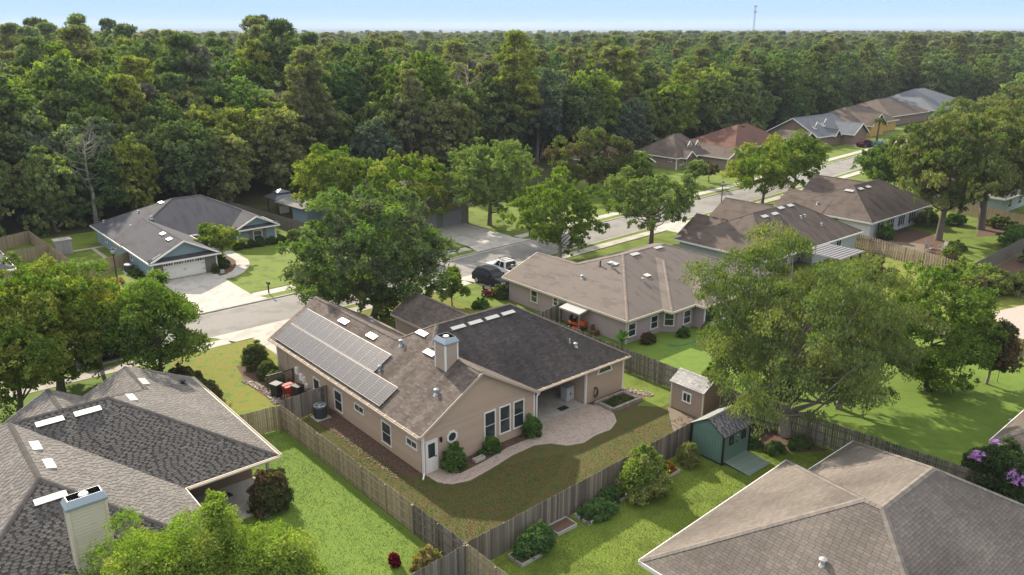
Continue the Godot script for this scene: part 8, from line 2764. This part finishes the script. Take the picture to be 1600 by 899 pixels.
		b.col = q[2] * 1.2
		loft(b, [[-0.34, 0.1, q[4], 0.28, 0.24, 0.05], [-0.24, 0.1, q[4], 0.28, 0.24, 0.05]])
		part("back", b.mesh(), M.paint, t)
	# green hose on the lilac house's lawn
	var gh := thing("green_hose", "bright green hose trailing over the lilac house's lawn", "hose", Vector3(51.0, 0.03, -37.6))
	b = MB.new()
	b.col = Color(0.02, 0.3, 0.16)
	var hp := PackedVector3Array()
	var hr := PackedFloat32Array()
	for k in 26:
		var t := k / 25.0
		var a := t * 9.0
		var p := Vector3(cos(a) * 0.45 - 0.9, 0.02, sin(a) * 0.35 - 0.6) if t < 0.5 else Vector3(lerpf(-0.9, 3.2, (t - 0.5) * 2.0), 0.02, lerpf(-0.5, 1.0, (t - 0.5) * 2.0) + 0.25 * sin(t * 14.0))
		hp.append(p)
		hr.append(0.03)
	b.tube(hp, hr, 5)
	part("tube", b.mesh(), M.paint, gh)
	# small yard sign at the blue house and white ball on the lawn
	var ys := thing("yard_sign", "small white yard sign at the blue house's mulch bed", "sign", Vector3(29.1, 0.02, -82.0))
	b = MB.new()
	b.box(Vector3(0, 0.42, 0), Vector3(0.42, 0.42, 0.03))
	part("board", b.mesh(), M.metal_white, ys)
	b = MB.new()
	for s in [-1, 1]:
		b.bar(Vector3(0.14 * s, 0, 0), Vector3(0.14 * s, 0.25, 0), 0.02)
	part("stake", b.mesh(), M.dark_metal, ys)
	var ba := thing("white_disc", "white frisbee lying on the shaded lawn at the right", "toy", Vector3(56.7, 0.02, -14.9))
	b = MB.new()
	b.tube(PackedVector3Array([Vector3(0, 0, 0), Vector3(0, 0.03, 0), Vector3(0, 0.055, 0)]), PackedFloat32Array([0.2, 0.22, 0.15]), 14)
	part("disc", b.mesh(), M.metal_white, ba)
	# thin pole on the meadow
	var np := thing("net_pole", "thin dark pole standing beside the sand patch", "pole", Vector3(74.6, 0, -25.0))
	b = MB.new()
	b.cyl(Vector3(0, 0, 0), Vector3(0.1, 2.2, 0), 0.04, 0.03, 6)
	part("shaft", b.mesh(), M.dark_metal, np)
	b = MB.new()
	b.cyl(Vector3(0, 0, 0), Vector3(0, 0.08, 0), 0.14, 0.12, 8)
	part("foot", b.mesh(), M.dark_metal, np)
	# bird feeder pole by the magnolia
	var bf := thing("bird_feeder", "black bird feeder on a pole beside the small magnolia", "feeder", Vector3(62.6, 0, -17.9))
	b = MB.new()
	b.cyl(Vector3.ZERO, Vector3(0, 1.5, 0), 0.02, 0.02, 6)
	part("pole", b.mesh(), M.dark_metal, bf)
	b = MB.new()
	b.cyl(Vector3(0, 1.3, 0), Vector3(0, 1.62, 0), 0.1, 0.1, 8)
	b.cyl(Vector3(0, 1.62, 0), Vector3(0, 1.76, 0), 0.17, 0.02, 8)
	part("feeder", b.mesh(), M.dark_metal, bf)
	# mailboxes
	for q in [[64.9, -73.0, "dark mailbox at the stone house's drive"], [30.2, -72.9, "dark mailbox at the blue house's drive"]]:
		var t := thing("mailbox", q[2], "mailbox", Vector3(q[0], 0.0, q[1]), 0.0, "mailboxes")
		b = MB.new()
		b.bar(Vector3.ZERO, Vector3(0, 1.0, 0), 0.1)
		part("post", b.mesh(), M.dark_metal, t)
		b = MB.new()
		b.box(Vector3(0, 1.1, 0.05), Vector3(0.2, 0.18, 0.5))
		b.tube(PackedVector3Array([Vector3(0, 1.18, -0.2), Vector3(0, 1.18, 0.3)]), PackedFloat32Array([0.1, 0.1]), 10)
		part("box", b.mesh(), M.dark_metal, t)
	# fire pit chairs in the white house's garden
	for k in 4:
		var a := TAU * k / 4 + 0.4
		var t := thing("garden_chair", ["wooden chair nearest the fence at the fire pit", "wooden chair on the right of the fire pit", "wooden chair farthest from the fence at the fire pit", "wooden chair on the left of the fire pit"][k], "chair", Vector3(97.2 + cos(a) * 1.1, 0.05, -36.9 + sin(a) * 1.1), -a + PI / 2, "fire pit chairs")
		b = MB.new()
		b.col = Color(0.3, 0.27, 0.24)
		b.box(Vector3(0, 0.35, 0), Vector3(0.55, 0.05, 0.55), Basis(Vector3.RIGHT, 0.12))
		part("seat", b.mesh(), M.paint, t)
		for j in 4:
			b = MB.new()
			b.col = Color(0.32, 0.29, 0.26)
			b.box(Vector3(-0.21 + j * 0.14, 0.68, 0.3), Vector3(0.12, 0.7, 0.03), Basis(Vector3.RIGHT, 0.3))
			part("slat", b.mesh(), M.paint, t)
		for s in [-1, 1]:
			b = MB.new()
			b.col = Color(0.3, 0.27, 0.24)
			b.box(Vector3(0.33 * s, 0.52, -0.05), Vector3(0.12, 0.03, 0.7))
			b.box(Vector3(0.3 * s, 0.25, -0.28), Vector3(0.06, 0.5, 0.06))
			b.box(Vector3(0.3 * s, 0.22, 0.25), Vector3(0.06, 0.44, 0.06))
			part("arm", b.mesh(), M.paint, t)
	# radio mast far off
	var ma := thing("radio_mast", "slim lattice radio mast on the horizon", "mast", Vector3(1690, 0, -1120))
	b = MB.new()
	b.col = Color(0.3, 0.31, 0.33)
	for k in 3:
		var a := TAU * k / 3
		b.bar(Vector3(cos(a) * 2.4, 0, sin(a) * 2.4), Vector3(cos(a) * 1.5, 78, sin(a) * 1.5), 0.7)
	for k in 26:
		for j in 3:
			var a := TAU * j / 3
			var e := TAU * (j + 1) / 3
			var r := lerpf(2.4, 1.5, k / 26.0)
			b.bar(Vector3(cos(a) * r, k * 3.0, sin(a) * r), Vector3(cos(e) * r, k * 3.0 + 3.0, sin(e) * r), 0.35)
	part("lattice_tower", b.mesh(), M.paint, ma)
	b = MB.new()
	b.col = Color(0.4, 0.41, 0.43)
	for y in [76.0, 64.0]:
		for k in 6:
			var a := TAU * k / 6
			b.box(Vector3(cos(a) * 2.6, y, sin(a) * 2.6), Vector3(1.0, 4.0, 1.0))
	part("antenna", b.mesh(), M.paint, ma)


func sheds() -> void:
	# tan garden shed
	var t := thing("tan_shed", "tan garden shed with a pale grey roof beyond the back fence corner", "shed", Vector3(41.9, 0, -29.75))
	var x0 := 40.92
	var x1 := 42.88
	var z0 := -31.1
	var z1 := -28.45
	var wm: Material = M.wall_tan
	wall(t, rect(Vector3(x0, 0, z0 + 0.05), Vector3(x0, 0, z1 - 0.05), 0, 2.0), Vector3.LEFT, wm, Color.WHITE, 0.04)
	wall(t, rect(Vector3(x1, 0, z0 + 0.05), Vector3(x1, 0, z1 - 0.05), 0, 2.0), Vector3.RIGHT, wm, Color.WHITE, 0.04)
	for z in [z0, z1]:
		wall(t, PackedVector3Array([Vector3(x0, 0, z), Vector3(x1, 0, z), Vector3(x1, 2.0, z), Vector3((x0 + x1) * 0.5, 2.5, z), Vector3(x0, 2.0, z)]), Vector3.BACK if z == z1 else Vector3.FORWARD, wm, Color.WHITE, 0.04)
	# grooves of the panel siding are battens
	for k in 12:
		var b := MB.new()
		b.col = Color(0.9, 0.9, 0.9)
		var z := lerpf(z0 + 0.2, z1 - 0.2, k / 11.0)
		b.box(Vector3(x0 - 0.006, 1.0, z), Vector3(0.012, 1.96, 0.03))
		wpart("batten", b, wm, t)
	var pl := gable_z((x0 + x1) * 0.5, 1.14, z0 - 0.12, z1 + 0.12, 1.98, 2.62)
	roof_decks(t, pl, M.shingle, Color(0.3, 0.3, 0.3), 0.07)
	shingle_roof(t, pl, M.shingle, {"ex": 0.14, "wmin": 0.28, "wmax": 0.32, "cols": [Color(0.42, 0.41, 0.40), Color(0.47, 0.46, 0.45), Color(0.37, 0.365, 0.36)], "streak": 0.2, "gap": 0.014, "seed": 2})
	ridge_caps(t, [[pl[0][3], pl[0][2]]], M.shingle, Color(0.45, 0.44, 0.43), 0.12, 0.5)
	window(t, Vector3(x0 - 0.012, 1.2, -29.75), Vector3.LEFT, 0.75, 0.75, "slider")
	for p in [Vector3(x0, 0, z0), Vector3(x0, 0, z1), Vector3(x1, 0, z1)]:
		corner_trim(t, p, 1.98, M.cream_trim, 0.1)
	# green shed with ramp
	t = thing("green_shed", "green garden shed with black trim and slatted ramp behind the fence", "shed", Vector3(38.35, 0, -25.15))
	x0 = 37.0
	x1 = 39.7
	z0 = -26.35
	z1 = -24.05
	var zc := (z0 + z1) * 0.5
	wm = M.wall_green
	wall(t, rect(Vector3(x0 + 0.05, 0.1, z1), Vector3(x1 - 0.05, 0.1, z1), 0.1, 1.98), Vector3.BACK, wm, Color.WHITE, 0.04)
	wall(t, rect(Vector3(x0 + 0.05, 0.1, z0), Vector3(x1 - 0.05, 0.1, z0), 0.1, 1.98), Vector3.FORWARD, wm, Color.WHITE, 0.04)
	for x in [x0, x1]:
		wall(t, PackedVector3Array([Vector3(x, 0.1, z0), Vector3(x, 0.1, z1), Vector3(x, 1.98, z1), Vector3(x, 2.62, zc), Vector3(x, 1.98, z0)]), Vector3.LEFT if x == x0 else Vector3.RIGHT, wm, Color.WHITE, 0.04)
	for k in 11:
		var b := MB.new()
		b.col = Color(0.8, 0.8, 0.8)
		b.box(Vector3(x0 - 0.006, 1.03, lerpf(z0 + 0.2, z1 - 0.2, k / 10.0)), Vector3(0.012, 1.84, 0.025))
		wpart("batten", b, wm, t)
	for k in 13:
		var b := MB.new()
		b.col = Color(0.8, 0.8, 0.8)
		b.box(Vector3(lerpf(x0 + 0.2, x1 - 0.2, k / 12.0), 1.03, z1 + 0.006), Vector3(0.025, 1.84, 0.012))
		wpart("batten", b, wm, t)
	pl = [PackedVector3Array([Vector3(x0 - 0.12, 1.93, z1 + 0.14), Vector3(x1 + 0.12, 1.93, z1 + 0.14), Vector3(x1 + 0.12, 2.74, zc), Vector3(x0 - 0.12, 2.74, zc)]), PackedVector3Array([Vector3(x1 + 0.12, 1.93, z0 - 0.14), Vector3(x0 - 0.12, 1.93, z0 - 0.14), Vector3(x0 - 0.12, 2.74, zc), Vector3(x1 + 0.12, 2.74, zc)])]
	roof_decks(t, pl, M.shingle, Color(0.05, 0.05, 0.055), 0.06)
	shingle_roof(t, [pl[0]], M.shingle, {"ex": 0.14, "wmin": 0.13, "wmax": 0.24, "laminate": true, "cols": [Color(0.21, 0.205, 0.21), Color(0.24, 0.235, 0.24)], "dark": [Color(0.09, 0.09, 0.1), Color(0.11, 0.11, 0.12)], "streak": 0.1, "gap": 0.003, "seed": 6})
	shingle_roof(t, [pl[1]], M.shingle, {"ex": 0.14, "wmin": 0.13, "wmax": 0.24, "cols": [Color(0.24, 0.25, 0.24), Color(0.28, 0.29, 0.28)], "streak": 0.1, "seed": 6})
	ridge_caps(t, [[pl[0][3], pl[0][2]]], M.shingle, Color(0.2, 0.2, 0.2), 0.1, 0.6)
	for p in [Vector3(x0, 0, z0), Vector3(x0, 0, z1), Vector3(x1, 0, z1)]:
		corner_trim(t, p, 1.98, M.black, 0.1)
	var sk := MB.new()
	sk.bb(Vector3(x0 - 0.02, 0, z0), Vector3(x1 + 0.02, 0.1, z1 + 0.02))
	wpart("skid_base", sk, M.black, t)
	for x in [37.75, 39.0]:
		window(t, Vector3(x, 1.45, z1 + 0.012), Vector3.BACK, 0.36, 0.5, "single", M.black, 0.05)
	var hd := MB.new()
	hd.box(Vector3(38.3, 1.2, z1 + 0.04), Vector3(0.16, 0.03, 0.05))
	wpart("handle", hd, M.black, t)
	var lg := MB.new()
	lg.cyl(Vector3(38.35, 1.62, z1 + 0.02), Vector3(38.35, 1.62, z1 + 0.1), 0.07, 0.06, 8)
	wpart("lamp", lg, M.metal_white, t)
	var rp := thing("slatted_ramp", "green slatted ramp in front of the green shed", "ramp", Vector3(38.35, 0, -23.15))
	for k in 15:
		var b := MB.new()
		b.col = Color(0.24, 0.32, 0.28) * R.randf_range(0.9, 1.1)
		var zz := -0.84 + k * 0.12
		b.box(Vector3(-0.02, 0.16 - 0.008 * k, zz), Vector3(2.25, 0.03, 0.1))
		part("slat", b.mesh(), M.paint, rp)
	for s in [-1, 0, 1]:
		var b := MB.new()
		b.bar(Vector3(1.05 * s, 0.09, -0.86), Vector3(1.05 * s, 0.02, 0.86), 0.07)
		part("bearer", b.mesh(), M.black, rp)
	# fallen pale log by the fence
	var fl := thing("pale_log", "pale fallen log between the green shed and the large trunk", "log", Vector3(41.9, 0, -25.6), 0.7)
	var lb := MB.new()
	lb.tube(PackedVector3Array([Vector3(-1.3, 0.16, 0), Vector3(-0.4, 0.17, 0.06), Vector3(0.5, 0.16, 0), Vector3(1.3, 0.14, 0.1)]), PackedFloat32Array([0.17, 0.16, 0.17, 0.13]), 9)
	part("log", lb.mesh(true), M.pale_bark, fl)
	# stone faced shed at the blue house's fence
	t = thing("stone_shed", "small grey storage shed against the blue house's side fence", "shed", Vector3(18.2, 0, -102.4))
	var b := MB.new()
	b.col = Color(0.36, 0.34, 0.33)
	b.box(Vector3(0, 0.85, 0), Vector3(1.7, 1.7, 1.2))
	part("body", b.mesh(), M.paint, t)
	b = MB.new()
	b.col = Color(0.42, 0.38, 0.37)
	b.box(Vector3(0, 1.75, 0), Vector3(1.9, 0.1, 1.4))
	b.box(Vector3(0.1, 1.85, 0), Vector3(0.7, 0.1, 0.5))
	part("roof", b.mesh(), M.paint, t)
	b = MB.new()
	b.col = Color(0.3, 0.29, 0.28)
	b.box(Vector3(0.2, 0.8, 0.61), Vector3(0.8, 1.5, 0.04))
	part("door", b.mesh(), M.paint, t)
	# gazebo behind the blue house
	t = thing("gazebo", "gazebo with a two tier dark metal roof behind the blue house", "gazebo", Vector3(47.9, 0, -107.6))
	for s in [-1, 1]:
		for e in [-1, 1]:
			b = MB.new()
			b.col = Color(0.07, 0.04, 0.03)
			b.box(Vector3(1.5 * s, 1.05, 1.5 * e), Vector3(0.16, 2.1, 0.16))
			part("post", b.mesh(), M.paint, t)
	mat("metal_roof", Color(0.10, 0.11, 0.14), 0.35, 0.4)
	for q in [[1.9, 2.1, 0.75, 2.75], [0.95, 2.85, 0.0, 3.25]]:
		b = MB.new()
		for k in 4:
			var a := Vector3(q[0], q[1], q[0]).rotated(Vector3.UP, PI / 2 * k)
			var e := Vector3(q[0], q[1], q[0]).rotated(Vector3.UP, PI / 2 * (k + 1))
			var c := Vector3(q[2], q[3], q[2]).rotated(Vector3.UP, PI / 2 * (k + 1))
			var d := Vector3(q[2], q[3], q[2]).rotated(Vector3.UP, PI / 2 * k)
			b.quad(a, e, c, d)
			b.quad(a, e, e - Vector3(0, 0.1, 0), a - Vector3(0, 0.1, 0))
		part("roof_tier", b.mesh(), M.metal_roof, t)
	b = MB.new()
	b.col = Color(0.6, 0.58, 0.55)
	b.box(Vector3(-0.4, 0.5, 1.4), Vector3(1.4, 1.0, 0.08))
	part("side_panel", b.mesh(), M.paint, t)
	# pergola behind the grey house
	t = thing("pergola", "slatted pergola on dark posts at the grey house's rear", "pergola", Vector3(79.3, 0, -40.2))
	for p in [[-2.2, 1.75], [0.4, 1.75], [2.3, 1.75]]:
		b = MB.new()
		b.box(Vector3(p[0], 1.15, p[1]), Vector3(0.14, 2.3, 0.14))
		part("post", b.mesh(), M.dark_metal, t)
	for z in [-1.9, 1.75]:
		b = MB.new()
		b.box(Vector3(0.05, 2.32, z), Vector3(5.0, 0.14, 0.1))
		part("beam", b.mesh(), M.dark_metal, t)
	for k in 17:
		b = MB.new()
		b.col = Color(0.26, 0.25, 0.28) * R.randf_range(0.85, 1.1)
		b.box(Vector3(-2.4 + k * 0.305, 2.42, 0), Vector3(0.16, 0.05, 4.2))
		part("slat", b.mesh(), M.paint, t)
	for k in 9:
		b = MB.new()
		b.col = Color(0.36, 0.35, 0.38)
		b.box(Vector3(0.05, 2.475, -1.9 + k * 0.475), Vector3(5.0, 0.04, 0.1))
		part("batten", b.mesh(), M.paint, t)
